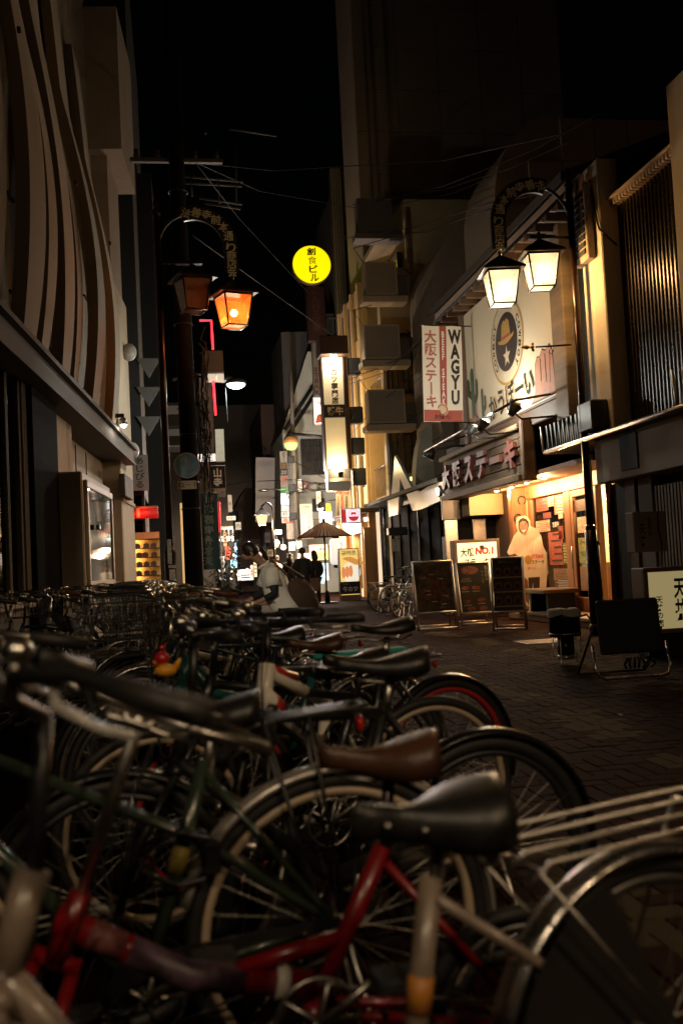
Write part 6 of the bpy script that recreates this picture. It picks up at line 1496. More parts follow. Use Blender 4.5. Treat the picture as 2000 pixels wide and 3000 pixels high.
def saddle_mesh(L, W, deep=.05, n=16, m=11):
    k_ = (L, W, deep)
    if k_ in SADDLE_C: return SADDLE_C[k_].copy()
    vs = []; fs = []
    for i in range(n+1):
        t = i/n; x = L*(t - .62)
        sm = max(0, min(1, (t-.28)/.5)); sm = sm*sm*(3-2*sm)
        w = (.022 + (W/2-.022)*sm)
        if t < .08: w *= math.sqrt(max(.02, t/.08))
        if t > .86: w *= math.sqrt(max(.02, 1-((t-.86)/.14)**2))
        top = .012*math.cos(t*5.2) + .022*sm
        d = deep*(.75+.5*sm)
        for j in range(m):
            a = math.pi*(j/(m-1)) - math.pi/2; s_ = math.sin(a); c_ = math.cos(a)
            vs.append((x, w*(abs(s_)**.75)*(1 if s_ >= 0 else -1), top - d*(1 - (c_**.55 if c_ > 0 else 0))))
    for i in range(n):
        for j in range(m-1): k = i*m+j; fs.append((k, k+1, k+m+1, k+m))
    fs.append(tuple(range(m))); fs.append(tuple(reversed(range(n*m, n*m+m))))
    for i in range(n): fs.append((i*m, (i+1)*m, (i+1)*m+m-1, i*m+m-1))
    mb = MB(); mb.add(vs, fs, True); me = mb.mesh('saddle'); SADDLE_C[k_] = me
    return me.copy()
def ringpts(cx, cz, r, n=40, y=0.0): return [(cx+r*math.cos(2*math.pi*k/n), y, cz+r*math.sin(2*math.pi*k/n)) for k in range(n)]
def wheel(root, cx, r, tw, rim, M=None, seg=40, hub=BRAKE, spk=28, rimw=.012):
    w = MB().tube(ringpts(cx, r, r-tw, seg), tw, 8, True, M=M).build('wheel', TYRE, root)
    rb_ = MB()
    P = ringpts(cx, r, r-2*tw-.004, seg)
    n = seg; vs = []; fs = []
    for k in range(n):
        a = 2*math.pi*k/n
        for (dr, y) in ((.004, -rimw), (.004, rimw), (-.014, rimw*.8), (-.014, -rimw*.8)):
            q = r-2*tw+dr; vs.append((cx+q*math.cos(a), y, r+q*math.sin(a)))
    for k in range(n):
        k2 = (k+1) % n
        for j in range(4): j2 = (j+1) % 4; fs.append((4*k+j, 4*k+j2, 4*k2+j2, 4*k2+j))
    rb_.add(vs, fs, True, M); rb_.build('rim', rim, w)
    s = MB()
    for k in range(spk):
        a = 2*math.pi*k/spk; b = a + (.42 if k % 2 else -.42)*(1 if (k//2) % 2 else -1); y = .03 if k % 2 else -.03; q = r-2*tw-.01
        s.tube([(cx+.02*math.cos(b), y, r+.02*math.sin(b)), (cx+q*math.cos(a), 0, r+q*math.sin(a))], .0013, 3, caps=False, M=M)
    s.build('spokes', BRAKE, w)
    MB().tube([(cx, -.045, r), (cx, -.03, r), (cx, .03, r), (cx, .045, r)], [.012, .022, .022, .012], 10, M=M).build('hub', hub, w)
    return w
def fender(root, cx, r, a0, a1, m_, M=None, w=.027, n=26, gap=.018):
    vs = []; fs = []
    pf = ((-w, -.016), (-w*.8, -.004), (0, .004), (w*.8, -.004), (w, -.016), (w*.75, -.012), (0, -.002), (-w*.75, -.012))
    for k in range(n+1):
        a = R(a0 + (a1-a0)*k/n)
        for y, d in pf: q = r+gap+d; vs.append((cx+q*math.cos(a), y, r+q*math.sin(a)))
    for k in range(n):
        for j in range(8): j2 = (j+1) % 8; fs.append((8*k+j, 8*k+j2, 8*k+8+j2, 8*k+8+j))
    fs += [tuple(range(8)), tuple(range(8*n, 8*n+8))]
    f = MB().add(vs, fs, True, M).build('fender', m_, root)
    s = MB()
    for a in (a0 + (a1-a0)*.25, a0 + (a1-a0)*.9):
        for y in (-.04, .04): s.tube([(cx, y, r), (cx+(r+gap)*math.cos(R(a)), y*.6, r+(r+gap)*math.sin(R(a)))], .0022, 4, M=M)
    s.build('stay', BRAKE, f)
    return f
def make_bike(name, label, P, group='bicycles crowded along the left of the lane'):
    r = P.get('r', .33); wb = P.get('wb', 1.05); sx, sz = P.get('saddle', (-.25, .86)); tw = P.get('tw', .02)
    fm = P['frame']; seg = P.get('seg', 36); lo = P.get('lo', False)
    root = thing(name, label, 'bicycle', (0, 0, 0), 0, group)
    hx = -wb + .16; hzb = P.get('hzb', 2*r+.0); hzt = P.get('hzt', hzb+.15)
    hb0 = Vector((hx, 0, hzb)); ht = Vector((hx+.05, 0, hzt)); bb = Vector((P.get('bbx', -.44), 0, P.get('bbz', .28)))
    hz = P.get('hz', 1.0); stem = Vector((hx+.07, 0, hz))
    st = P.get('steer', 0.0)
    S = Matrix.Translation(hb0) @ Matrix.Rotation(st, 4, (ht-hb0).normalized()) @ Matrix.Translation(-hb0) if st else None
    seat_top = Vector((sx-.03, 0, P.get('stz', min(sz-.12, hzt+.02))))
    fr = MB(); t = P.get('tube', .017); kind = P.get('kind', 'diamond'); N = 6 if lo else 10
    fr.tube([bb, seat_top], t, N).tube([hb0, ht], t*1.25, N)
    fr.tube([bb + Vector((0, -.04, 0)), bb + Vector((0, .04, 0))], .024, N)
    for y in (-.05, .05):
        fr.tube([bb + Vector((.03, y*.6, 0)), Vector((0, y, r))], t*.6, N)
        fr.tube([seat_top + Vector((0, y*.3, -.03)), Vector((0, y, r))], t*.5, N)
    if kind == 'diamond': fr.tube([ht - Vector((0, 0, .03)), seat_top - Vector((0, 0, .03))], t, N).tube([hb0 + Vector((0, 0, .03)), bb], t*1.15, N)
    elif kind == 'low':
        mid = Vector((hb0.x+.24, 0, .37))
        fr.tube([hb0 + Vector((0, 0, .03)), hb0 + Vector((.09, 0, -.10)), mid, bb], t*1.25, N)
        if not P.get('single'): fr.tube([ht - Vector((0, 0, .02)), mid + Vector((.03, 0, .16)), bb.lerp(seat_top, .38)], t, N)
    elif kind == 'mixte':
        fr.tube([hb0 + Vector((0, 0, .03)), bb], t*1.1, N)
        for y in (-.02, .02): fr.tube([ht - Vector((0, -y*.5, .03)), Vector((-.30, y, bb.z+.30)), Vector((0, y*2.4, r+.01))], t*.62, N)
    elif kind == 'fold':
        fr.tube([hb0 + Vector((0, 0, .08)), hb0.lerp(bb, .5) + Vector((0, 0, .02)), bb + Vector((0, 0, .05))], t*1.5, N)
        fr.tube([bb.lerp(hb0, .3) + Vector((0, 0, .05)), bb.lerp(seat_top, .45)], t*.9, N)
    elif kind == 'beam':
        J = bb.lerp(seat_top, .55)
        fr.tube([hb0 + Vector((0, 0, .05)), J], t*1.55, N).tube([ht - Vector((0, 0, .02)), seat_top - Vector((0, 0, .02))], t*.95, N).tube([bb, J], t*1.25, N)
    elif kind == 'slope':
        fr.tube([ht - Vector((0, 0, .02)), hb0.lerp(bb, .3) + Vector((0, 0, .10)), bb.lerp(seat_top, .55)], t*1.1, N).tube([hb0 + Vector((0, 0, .02)), bb], t*1.5, N)
    frame = fr.build('frame', fm, root)
    fk = MB()
    for y in (-.05, .05): fk.tube([hb0 + Vector((.0, y*.7, -.01)), Vector((-wb+.06, y, r+.16)), Vector((-wb, y, r))], t*.72, N, M=S)
    fk.tube([hb0 + Vector((0, -.045, 0)), hb0 + Vector((0, .045, 0))], t*.9, N, M=S)
    fk.build('fork', P.get('fork', fm), root)
    wheel(root, 0, r, tw, P.get('rim', GREYRIM), None, seg, spk=16 if lo else 28, rimw=P.get('rimw', .012))
    wheel(root, -wb, r, tw, P.get('rim', GREYRIM), S, seg, spk=16 if lo else 28, rimw=P.get('rimw', .012))
    if P.get('fender'):
        fender(root, 0, r, -18, 165, P['fender'], None, P.get('fw', .027), 14 if lo else 30); fender(root, -wb, r, 40, 200, P['fender'], S, P.get('fw', .027), 12 if lo else 26)
    # saddle
    so = put('saddle', saddle_mesh(P.get('sl', .26), P.get('sw', .17), P.get('sd', .05), 10 if lo else 18, 9 if lo else 13), P.get('smat', VINYL), root, (sx, 0, sz))
    MB().tube([seat_top - Vector((0, 0, .05)), Vector((sx-.01, 0, sz-.05))], .0135, 8).build('seat_post', P.get('post', BRAKE), root)
    u = MB()
    for y in (-.022, .022): u.tube([(-.12, y*.5, -.05), (-.05, y, -.062), (.05, y, -.062), (.09, y*1.6, -.045)], .0038, 5)
    if P.get('sprung'):
        for y in (-.06, .06):
            u.tube([(.045+.014*math.cos(k*.9), y+.014*math.sin(k*.9), -.10+.0022*k) for k in range(30)], .0026, 4)
    u.build('saddle_rail', BRAKE, so)
    if P.get('rivets'):
        v = MB()
        for (x, y, z) in ((-.12, .035, -.02), (-.06, .042, -.035), (.0, .06, -.045), (.05, .08, -.05)):
            for s_ in (-1, 1): v.sphere((x, s_*y, z), .0065, 8, 6)
        v.build('rivet', BRAKE, so)
    # handlebar
    h = MB(); g2 = []; hs = P.get('bar', 'cruiser'); hw = P.get('hw', .27)
    bm_ = P.get('barmat', BRAKE)
    h.tube([ht - Vector((0, 0, .02)), stem], .0125, N, M=S)
    if hs == 'cruiser':
        for s_ in (-1, 1):
            sw_ = P.get('sweep', 1.0)
            pts = [stem, stem + Vector((-.05, s_*.06, .035)), stem + Vector((-.055, s_*.15, .07)), stem + Vector((.0, s_*hw*.86, .075)), stem + Vector((.10*sw_, s_*hw, .055)), stem + Vector((.22*sw_, s_*(hw+.02+.10*(1-sw_)), .03))]
            h.tube(pts, .0112, N, M=S); g2.append([pts[-1] + (pts[-2]-pts[-1]).normalized()*.125, pts[-1] + (pts[-2]-pts[-1]).normalized()*.06, pts[-1] + Vector((.015, 0, -.002))])
    else:
        for s_ in (-1, 1):
            pts = [stem, stem + Vector((0, s_*.1, .005)), stem + Vector((.02, s_*.24, .01)), stem + Vector((.045, s_*(hw+.05), .01))]
            h.tube(pts, .0112, N, M=S); g2.append([pts[-1] + Vector((-.02, -s_*.12, 0)), pts[-1] + Vector((-.01, -s_*.06, 0)), pts[-1]])
    ho = h.build('handlebar', bm_, root)
    for G in g2:
        MB().tube(G, [.0155, .0172, .0165], N, M=S).build('grip', P.get('grip', GRIP), ho)
        d = (G[2]-G[0]).normalized(); f_ = Vector((-.035, 0, -.02)) if hs != 'cruiser' else Vector((-.02, -.03 if G[2].y > 0 else .03, -.035))
        MB().tube([G[0] - d*.06, G[0] - d*.04 + f_, G[0] + d*.03 + f_*1.25, G[0] + d*.08 + f_*1.2], [.009, .008, .0065, .0055], 6, M=S).build('brake_lever', P.get('lever', BRAKE), ho)
    if P.get('bell', True):
        MB().sphere(tuple(stem + Vector((-.02, .10, .085 if hs == 'cruiser' else .035))), .024, 12, 8, sc=(1, 1, .8), M=S).build('bell', CHROME, ho)
    c = MB()
    for s_ in (-1, 1): c.tube([stem + Vector((-.02, s_*.12, .05)), stem + Vector((-.13, s_*.05, .03)), ht + Vector((-.09, s_*.02, -.05)), hb0 + Vector((-.02, s_*.012, -.02))], .0028, 5, M=S)
    c.build('brake_cable', BLACKM, ho)
    # drive
    d = MB(); d.tube(ringpts(bb.x, bb.z, .082, 24, -.055), .005, 5, True)
    for k in range(5): a = 2*math.pi*k/5; d.tube([(bb.x, -.055, bb.z), (bb.x+.08*math.cos(a), -.055, bb.z+.08*math.sin(a))], .006, 4)
    for z_ in (.075, -.075): d.tube([(bb.x, -.055, bb.z+z_), (0, -.05, r+z_*.4)], .004, 4)
    ca = P.get('crank', .6)
    for s_ in (-1, 1): d.tube([(bb.x, -.07*s_, bb.z), (bb.x+s_*.165*math.cos(ca), -.08*s_, bb.z+s_*.165*math.sin(ca))], .009, 6)
    dd = d.build('crank_set', BRAKE, root)
    for s_ in (-1, 1):
        x, z = bb.x+s_*.165*math.cos(ca), bb.z+s_*.165*math.sin(ca); y0 = -.09*s_
        MB().bbox(x-.045, x+.045, min(y0, y0-.09*s_), max(y0, y0-.09*s_), z-.012, z+.012, .004).build('pedal', BLACKM, dd)
    if P.get('guard', True):
        MB().prism([(bb.x-.09, bb.z), (bb.x-.06, bb.z+.08), (bb.x+.03, bb.z+.1), (-.02, r+.05), (-.0, r+.03), (bb.x+.05, bb.z+.075)], -.068, -.062).build('chain_guard', P.get('guardmat', BLACKP), root)
    k_ = MB()
    for y in (-.09, .09): k_.tube([(0, y*.7, r), (.07, y*1.2, .02), (.09, y*1.2, .008)], .007, 6)
    k_.tube([(.09, -.108, .01), (.09, .108, .01)], .007, 6); k_.build('kickstand', BRAKE, root)
    if P.get('rack'):
        q = MB(); zr = P.get('rackz', 2*r + .055); rm = P['rack'] if P['rack'] is not True else BRAKE; rr = P.get('rr', .0055); x0 = sx+.08; x1 = P.get('rx1', .30); rw = P.get('rw', 1.0)
        for y in (-.062*rw, -.022*rw, .022*rw, .062*rw):
            e = .0 if abs(y) > .04*rw else -.03
            q.tube([(x0+.0, y, zr-.03), (x0+.045, y, zr), (x1+e, y, zr+.014), (x1+e+.012, y*.9, zr+.016)], rr, 6)
        q.tube([(x0+.03, -.066*rw, zr-.010), (x0+.03, .066*rw, zr-.010)], rr*.8, 5).tube([(x1-.12, -.066*rw, zr-.004), (x1-.12, .066*rw, zr-.004)], rr*.8, 5)
        for yy in (-.062*rw, .022*rw): q.tube([(x1+.01, yy, zr+.015), (x1+.02, yy+.02*rw, zr+.016), (x1-.012, yy+.04*rw, zr+.015)], rr, 6)
        for y in (-.064*rw, .064*rw):
            q.tube([(x0+.02, y, zr-.01), (-.06, y*.95, r+.08), (-.01, y*.9, r+.01)], rr, 6); q.tube([(x1-.12, y, zr), (.01, y*.95, r+.01)], rr, 6)
        q.build('rack', rm, root)
        MB().tube([(x1-.0, 0, zr-.03), (x1+.012, 0, zr-.03)], .02, 12).build('reflector', mat('red reflector', (.5, .02, .01), .15, coat=.6), root)
    if P.get('basket'):
        q = MB(); bx0, bx1, bw_, z0, z1 = hx-.34, hx-.04, .17, hzt+.02, hzt+.26; n = 7
        for k in range(n+1):
            y = -bw_ + 2*bw_*k/n; q.tube([(bx0-.03, y*1.12, z1), (bx0+.02, y*.85, z0), (bx1-.01, y*.85, z0), (bx1, y*1.12, z1)], .0022, 4, M=S)
        for z in (0, .33, .66, 1.0):
            zz = z0+(z1-z0)*z; s_ = .85+.27*z; e = .05*z
            q.tube([(bx0+.02-e, -bw_*s_, zz), (bx1, -bw_*s_, zz), (bx1, bw_*s_, zz), (bx0+.02-e, bw_*s_, zz)], .0045 if z == 1 else .0024, 5, True, M=S)
        for k in range(5):
            x = bx0 + (bx1-bx0)*k/4; q.tube([(x, -bw_*1.12, z1), (x, -bw_*.85, z0), (x, bw_*.85, z0), (x, bw_*1.12, z1)], .0022, 4, M=S)
        q.build('basket', P['basket'], root)
    if P.get('light', True):
        MB().sphere((hx-.07, .0, hzb-.02), .033, 10, 8, sc=(1.2, .9, .9), M=S).build('headlight', BRAKE, root)
    return root
def place(b, x, y, phi, lean=0.0): b.location = (x, y, 0); b.rotation_euler = (lean, 0, phi); return b
# -------- the six nearest, each its own make
HIGH = dict(seg=64)
A = make_bike('bicycle', 'nearest bicycle with silver rear carrier, chrome mudguard and wide black riveted saddle', dict(HIGH, frame=paint('champagne', (.22, .17, .125)), kind='low', single=True, r=.318, wb=1.245, saddle=(-.40, .79), sl=.27, sw=.20, sd=.07, sprung=True, rivets=True, rack=BRAKE, rr=.0040, rw=1.7, bbx=-.50, sweep=.5, lever=mat('white lever', (.78, .74, .66), .3, coat=.4),
              fender=CHROME, fw=.034, rim=GREYRIM, bar='cruiser', hz=.985, barmat=BLACKP, post=BRAKE, tube=.019))
place(A, .785, 1.69, R(16))
# grey sleeve and orange sticker on the nearest seat tube
kf = [k for k in kids(A) if k.name.startswith('frame')][0]
MB().tube([(-.4665, 0, .467), (-.4565, 0, .523)], .0205, 12).build('sticker', mat('orange sticker', (.50, .20, .03), .5), kf)
MB().prism([(.03, .318)] + [(.325*math.cos(R(a)), .318+.325*math.sin(R(a))) for a in range(112, 206, 6)], -.052, -.047).build('coat_guard', mat('grey coat guard', (.018, .016, .015), .5), A)
B = make_bike('bicycle', 'small-wheeled red folding bicycle with tan brown saddle, nearest but one', dict(HIGH, frame=paint('red', (.19, .004, .006)), kind='fold', r=.225, wb=1.08, saddle=(-.25, .80), sl=.25, sw=.17, sd=.06, smat=LEATH, stz=.60, bbz=.30, hzb=.46, hzt=.58,
              rim=GREYRIM, bar='flat', hz=.96, hw=.09, steer=R(80), grip=GRIP, tube=.0185, guard=False, fork=paint('red', (.36, .008, .012)), light=False, post=mat('dark post', (.05, .045, .04), .3, metal=.8)))
place(B, .66, 2.03, R(4))
kf = [k for k in kids(B) if k.name.startswith('frame')][0]
hb0 = Vector((-.92, 0, .46)); bbv = Vector((-.44, 0, .30)); p0 = hb0 + Vector((0, 0, .08)); p1 = hb0.lerp(bbv, .5) + Vector((0, 0, .02)); p2 = bbv + Vector((0, 0, .05))
MB().tube([p0.lerp(p1, .55), p1, p1.lerp(p2, .45)], .0288, 14).build('sticker', mat('flowery sticker', (.07, .04, .055), .45, vary=.9, scale=22), kf)
MB().tube([p0.lerp(p1, .25), p0.lerp(p1, .5)], .0286, 14).build('sticker', mat('pale worn sticker', (.15, .05, .045), .5, vary=.7, scale=30), kf)
MB().tube([p1.lerp(p2, .70), p1.lerp(p2, .80)], .0325, 14).build('hinge_clamp', mat('white clamp', (.66, .6, .52), .4), kf)
C = make_bike('bicycle', 'dark green twin-tube bicycle with chrome rear mudguard and cream-rimmed wheel beneath the tan saddle', dict(HIGH, frame=paint('dark green', (.03, .045, .028), .2), kind='mixte', r=.352, wb=1.0, rack=BLACKP, rackz=.835, rx1=.06, rw=.6, saddle=(-.26, .875), sl=.26, sw=.16, fender=SATIN, fw=.033, rim=TANRIM, rimw=.016, bar='cruiser', hz=.98, hw=.29, hzt=.86, hzb=.70,
              grip=GRIP, barmat=CHROME, guard=True, sprung=True))
place(C, .325, 2.28, R(5))
D = make_bike('bicycle', 'black bicycle with a glossy black saddle and full black rear mudguard', dict(HIGH, frame=paint('black', (.012, .012, .012)), kind='diamond', r=.328, wb=1.06, saddle=(-.27, .90), sl=.28, sw=.15, fender=mat('black gloss mudguard', (.010, .010, .010), .25), fw=.034, rim=mat('black rim', (.015, .015, .015), .4), bar='flat', hz=1.0,
              barmat=BLACKP, tw=.024))
place(D, .85, 2.84, R(9))
WF = mat('frame white', (.74, .69, .60), .35, vary=.12, coat=.3)
E_ = make_bike('bicycle', 'white bicycle with black letters and red bands on its thick sloping tube', dict(HIGH, frame=WF, kind='beam', r=.335, wb=1.0, saddle=(-.26, .80), sl=.25, sw=.15, rim=GREYRIM, bar='flat', hz=.99, tube=.022, hzt=.86, hzb=.72, guard=False, fork=BLACKP, post=BLACKP, barmat=BLACKP))
place(E_, .66, 3.95, R(60))
kf = [k for k in kids(E_) if k.name.startswith('frame')][0]
hb0 = Vector((-.84, 0, .77)); bbv = Vector((-.44, 0, .28)).lerp(Vector((-.29, 0, .68)), .55); d_ = (bbv-hb0).normalized(); ang = math.atan2(d_.z, d_.x)
q = hb0.lerp(bbv, .56); text('SIA', kf, BLKINK, q.x, q.z, .24, .050, -.0352, .05, rot=ang)
q = hb0.lerp(bbv, .24); text('SPEED', kf, BLKINK, q.x+.008, q.z+.012, .07, .015, -.0352, .02, rot=ang)
MB().tube([hb0.lerp(bbv, .10), hb0.lerp(bbv, .26)], .0346, 14).build('red_decal', mat('red decal', (.42, .03, .03), .35), kf)
MB().tube([Vector((-.76, 0, .835)), Vector((-.58, 0, .79))], .0214, 12).build('red_decal', mat('red decal', (.42, .03, .03)), kf)
H_ = make_bike('bicycle', 'black bicycle with a tan rear rim and bare black saddle, beside the white lettered one', dict(HIGH, frame=paint('black', (.012, .012, .012)), kind='diamond', r=.335, wb=1.04, saddle=(-.27, .845), sl=.25, sw=.15, rim=TANRIM, rimw=.018, bar='flat', hz=.98, guard=False, barmat=BLACKP, post=BLACKP))
place(H_, .89, 3.66, R(14), .03)
Fb = make_bike('bicycle', 'black sport bicycle with a red-striped rear rim and slim black saddle', dict(HIGH, frame=paint('charcoal', (.02, .02, .022)), kind='diamond', r=.34, wb=1.06, saddle=(-.27, .925), sl=.29, sw=.14, sd=.04, rim=REDRIM, rimw=.016, bar='flat', hz=1.0, fender=mat('black gloss mudguard', (.010, .010, .010)), guard=False, barmat=BLACKP))
place(Fb, 1.06, 4.05, R(24))
G_ = make_bike('bicycle', 'teal step-through bicycle with a chrome rear carrier, behind the white lettered one', dict(frame=paint('teal', (.008, .085, .08)), kind='slope', r=.33, wb=1.06, saddle=(-.25, .84), smat=LEATH, rack=BRAKE, fender=CHROME, rim=GREYRIM, bar='cruiser', hz=.98, tube=.021, seg=44))
place(G_, .86, 4.55, R(10))
MB().bbox(-.30, .16, -.05, .05, .752, .778, .01).build('folded_cover', mat('teal strip', (.03, .33, .28), .6), G_)
# locks, registration stickers and tags that owners add
def coil_lock(b, x, z, r_, mt):
    m = MB(); m.tube([(x + r_*math.cos(k*.5) + .02*math.sin(k*1.7), -.035 - .012*math.sin(k*.9), z + r_*.8*math.sin(k*.5)) for k in range(30)], .0055, 6); m.bbox(x+r_-.02, x+r_+.02, -.06, -.025, z-.04, z+.03, .006)
    m.build('coil_lock', mt, b)
coil_lock(A, -.50, .40, .075, mat('blue lock cable', (.02, .03, .06), .35)); coil_lock(C, -.36, .56, .07, BLACKP); coil_lock(D, -.38, .60, .07, mat('dark red lock cable', (.10, .01, .01), .35)); coil_lock(E_, -.32, .55, .06, BLACKP)
for b, x, z, mt in ((C, -.365, .52, mat('yellow registration sticker', (.25, .19, .03), .5)), (D, -.365, .55, mat('white registration sticker', (.2, .2, .18), .5)), (E_, -.365, .50, mat('orange registration sticker', (.5, .2, .03), .5)), (Fb, -.36, .56, mat('white registration sticker', (.5, .5, .46)))):
    MB().tube([(x, 0, z), (x+.018, 0, z+.055)], .0205, 12).build('sticker', mt, b)
# small duck figure clipped on the white bicycle's handlebar
p = at(486, 1960, 3.35)
o = thing('rubber_duck', 'yellow rubber duck wearing a red helmet on a handlebar', 'toy', p, .3)
YEL = mat('duck yellow', (.75, .34, .02), .4, vary=.05)
MB().sphere((0, 0, -.005), .030, 14, 10, sc=(1.3, .95, .75)).lathe([(.012, 0), (.006, .03), (0, .034)], 8, Matrix.Translation((.034, 0, .002)) @ Matrix.Rotation(.5, 4, 'Y')).build('body', YEL, o)
MB().sphere((-.012, 0, .028), .020, 12, 8).build('head', YEL, o)
MB().sphere((-.012, 0, .036), .0265, 14, 10, sc=(1, 1, .85)).build('helmet', mat('helmet red', (.5, .015, .015), .25, coat=.6), o)
MB().lathe([(.010, 0), (.007, .012), (0, .014)], 8, Matrix.Translation((-.030, 0, .024)) @ Matrix.Rotation(-1.6, 4, 'Y')).build('beak', mat('orange beak', (.7, .16, .02), .4), o)
MB().bbox(-.012, .012, -.012, .012, -.06, -.02, .003).build('clip', BLACKM, o)
MB().lathe([(.0, 0), (.009, .02), (.0, .024)], 6, Matrix.Translation((-.012, 0, .055))).tube([(-.012, 0, .06), (.004, 0, .085)], .003, 5).build('propeller', mat('helmet red', (.5, .015, .015)), o)
# -------- the rest of the row, from five makes
protos = [make_bike('bicycle', 'black city bicycle with chrome swept handlebar and front basket in the crowded row', dict(lo=True, seg=28, frame=paint('black', (.012, .012, .012)), kind='low', fender=mat('black gloss mudguard', (.010, .010, .010)), basket=mat('dull basket wire', (.07, .066, .06), .5, metal=.6), rack=BRAKE, barmat=CHROME)),
          make_bike('bicycle', 'silver city bicycle with chrome mudguards and brown saddle in the crowded row', dict(lo=True, seg=28, frame=paint('silver', (.28, .27, .25)), kind='low', fender=CHROME, smat=LEATH, rack=BRAKE, barmat=CHROME, grip=RUST, basket=mat('black wire', (.02, .02, .02), .4))),
          make_bike('bicycle', 'dark blue flat-bar bicycle with black saddle in the crowded row', dict(lo=True, seg=28, frame=paint('dark blue', (.015, .025, .05)), kind='diamond', bar='flat', barmat=BLACKP, guard=False, saddle=(-.26, .90), sl=.28, sw=.15)),
          make_bike('bicycle', 'dark green twin-tube bicycle with black basket in the crowded row', dict(lo=True, seg=28, frame=paint('bottle green', (.02, .05, .035)), kind='mixte', fender=BRAKE, basket=mat('black wire', (.02, .02, .02)), barmat=CHROME, rack=BLACKP)),
          make_bike('bicycle', 'pale cream bicycle with chrome handlebar and brown grips in the crowded row', dict(lo=True, seg=28, frame=paint('cream', (.45, .40, .30)), kind='slope', fender=CHROME, barmat=CHROME, grip=RUST, smat=LEATH, tube=.019))]
used = [False]*5; LAB = [q['label'] for q in protos]
def drop(k, x, y, phi, lean, group=None, label=None):
    if not used[k]: used[k] = True; b = protos[k]
    else: b = copy_tree(protos[k])
    place(b, x, y, phi, lean)
    if group: b['group'] = group
    b['label'] = label or LAB[k]
    return b
seq = [0, 2, 1, 3, 0, 4, 2, 1, 0, 3, 1, 2, 0, 4, 1, 0, 3, 2, 1, 0, 0, 2, 4, 1, 3, 0, 2, 1]
y = 5.0
for i, k in enumerate(seq):
    b_ = drop(k, .80 - .042*(y-4.2) + rnd.uniform(-.08, .08), y, R(16 + rnd.uniform(-14, 16)), rnd.uniform(-.06, .06)); y += .44 + rnd.uniform(-.03, .08)
    if i < 4: b_['label'] = ['black city bicycle with front basket standing directly behind the teal bicycle', 'dark blue flat-bar bicycle two places behind the teal bicycle', 'silver bicycle with brown saddle, third one behind the teal bicycle', 'dark green twin-tube bicycle, fourth one behind the teal bicycle'][i]
y = 7.2
for i, k in enumerate([3, 0, 2, 1, 0, 2, 3, 0, 1, 2, 0]):
    drop(k, -.55 + rnd.uniform(-.06, .06) + .04*(y-7), y, R(6 + rnd.uniform(-10, 10)), rnd.uniform(-.06, .06)); y += .95
# bicycles by the black shop on the right
for (px, py, k, ph, lb_) in ((1127, 1796, 0, 12, 'black bicycle with front basket by the black shop, farthest left of the right-hand four'), (1160, 1800, 3, 16, 'dark green bicycle by the black shop, second of the right-hand four'),
                            (1195, 1815, 2, 14, 'dark blue bicycle by the black shop, third of the right-hand four'), (1222, 1812, 1, 18, 'silver bicycle by the black shop, next to the leftmost menu board')):
    g_ = atG(px, py); drop(k, g_.x - .05, g_.y + .15, R(ph+180), .04, 'bicycles by the black shop', lb_)
# ================================================================== people
def skin(name, V, Eg, m_, parent, sub=2, root=0):
    """one continuous surface grown round a skeleton: V = [(pos, radius)]"""
    me = bpy.data.meshes.new(name); me.from_pydata([v[0] for v in V], Eg, []); o = bpy.data.objects.new(name, me); link(o)
    sm = o.modifiers.new('skin', 'SKIN'); sm.use_smooth_shade = True; sm.branch_smoothing = .6
    for k, v in enumerate(V):
        q = me.skin_vertices[0].data[k]; r_ = v[1]; q.radius = r_ if isinstance(r_, tuple) else (r_, r_); q.use_root = (k == root)
    ss_ = o.modifiers.new('sub', 'SUBSURF'); ss_.levels = sub; ss_.render_levels = sub
    bpy.context.view_layer.update()
    dg = bpy.context.evaluated_depsgraph_get(); ev = o.evaluated_get(dg)
    nm = bpy.data.meshes.new_from_object(ev); nm.name = name
    bpy.data.objects.remove(o); bpy.data.meshes.remove(me)
    nm.polygons.foreach_set('use_smooth', [True]*len(nm.polygons))
    return put(name, nm, m_, parent)
SKINM = mat('skin', (.34, .19, .12), .5, vary=.08); HAIRD = mat('dark brown hair', (.022, .013, .009), .42, vary=.4, scale=30, streak='z')
def hand_chains(V, Eg, wi, wrist, dirn, side, sc=1.0):
    """palm, four fingers of unequal length and a thumb, slightly curled, grown from wrist vertex wi"""
    d = Vector(dirn).normalized(); s_ = Vector(side).normalized(); n_ = d.cross(s_)
    w = Vector(wrist); p = w + d*.07*sc; V.append((p, .026*sc)); pi = len(V)-1; Eg.append((wi, pi))
    for k, (o_, l) in enumerate(((-.027, .062), (-.009, .072), (.009, .068), (.027, .052))):
        a = p + d*.018*sc + s_*o_*sc; b = a + d*l*.55*sc + n_*.012*sc; c = b + d*l*.35*sc + n_*.028*sc
        V += [(a, .0095*sc), (b, .0085*sc), (c, .0072*sc)]; i = len(V)-3; Eg += [(pi, i), (i, i+1), (i+1, i+2)]
    a = w + d*.03*sc - s_*.026*sc; b = a + (d*.6-s_*.7).normalized()*.035*sc; c = b + (d*.9-s_*.2).normalized()*.03*sc
    V += [(a, .012*sc), (b, .010*sc), (c, .0085*sc)]; i = len(V)-3; Eg += [(wi, i), (i, i+1), (i+1, i+2)]
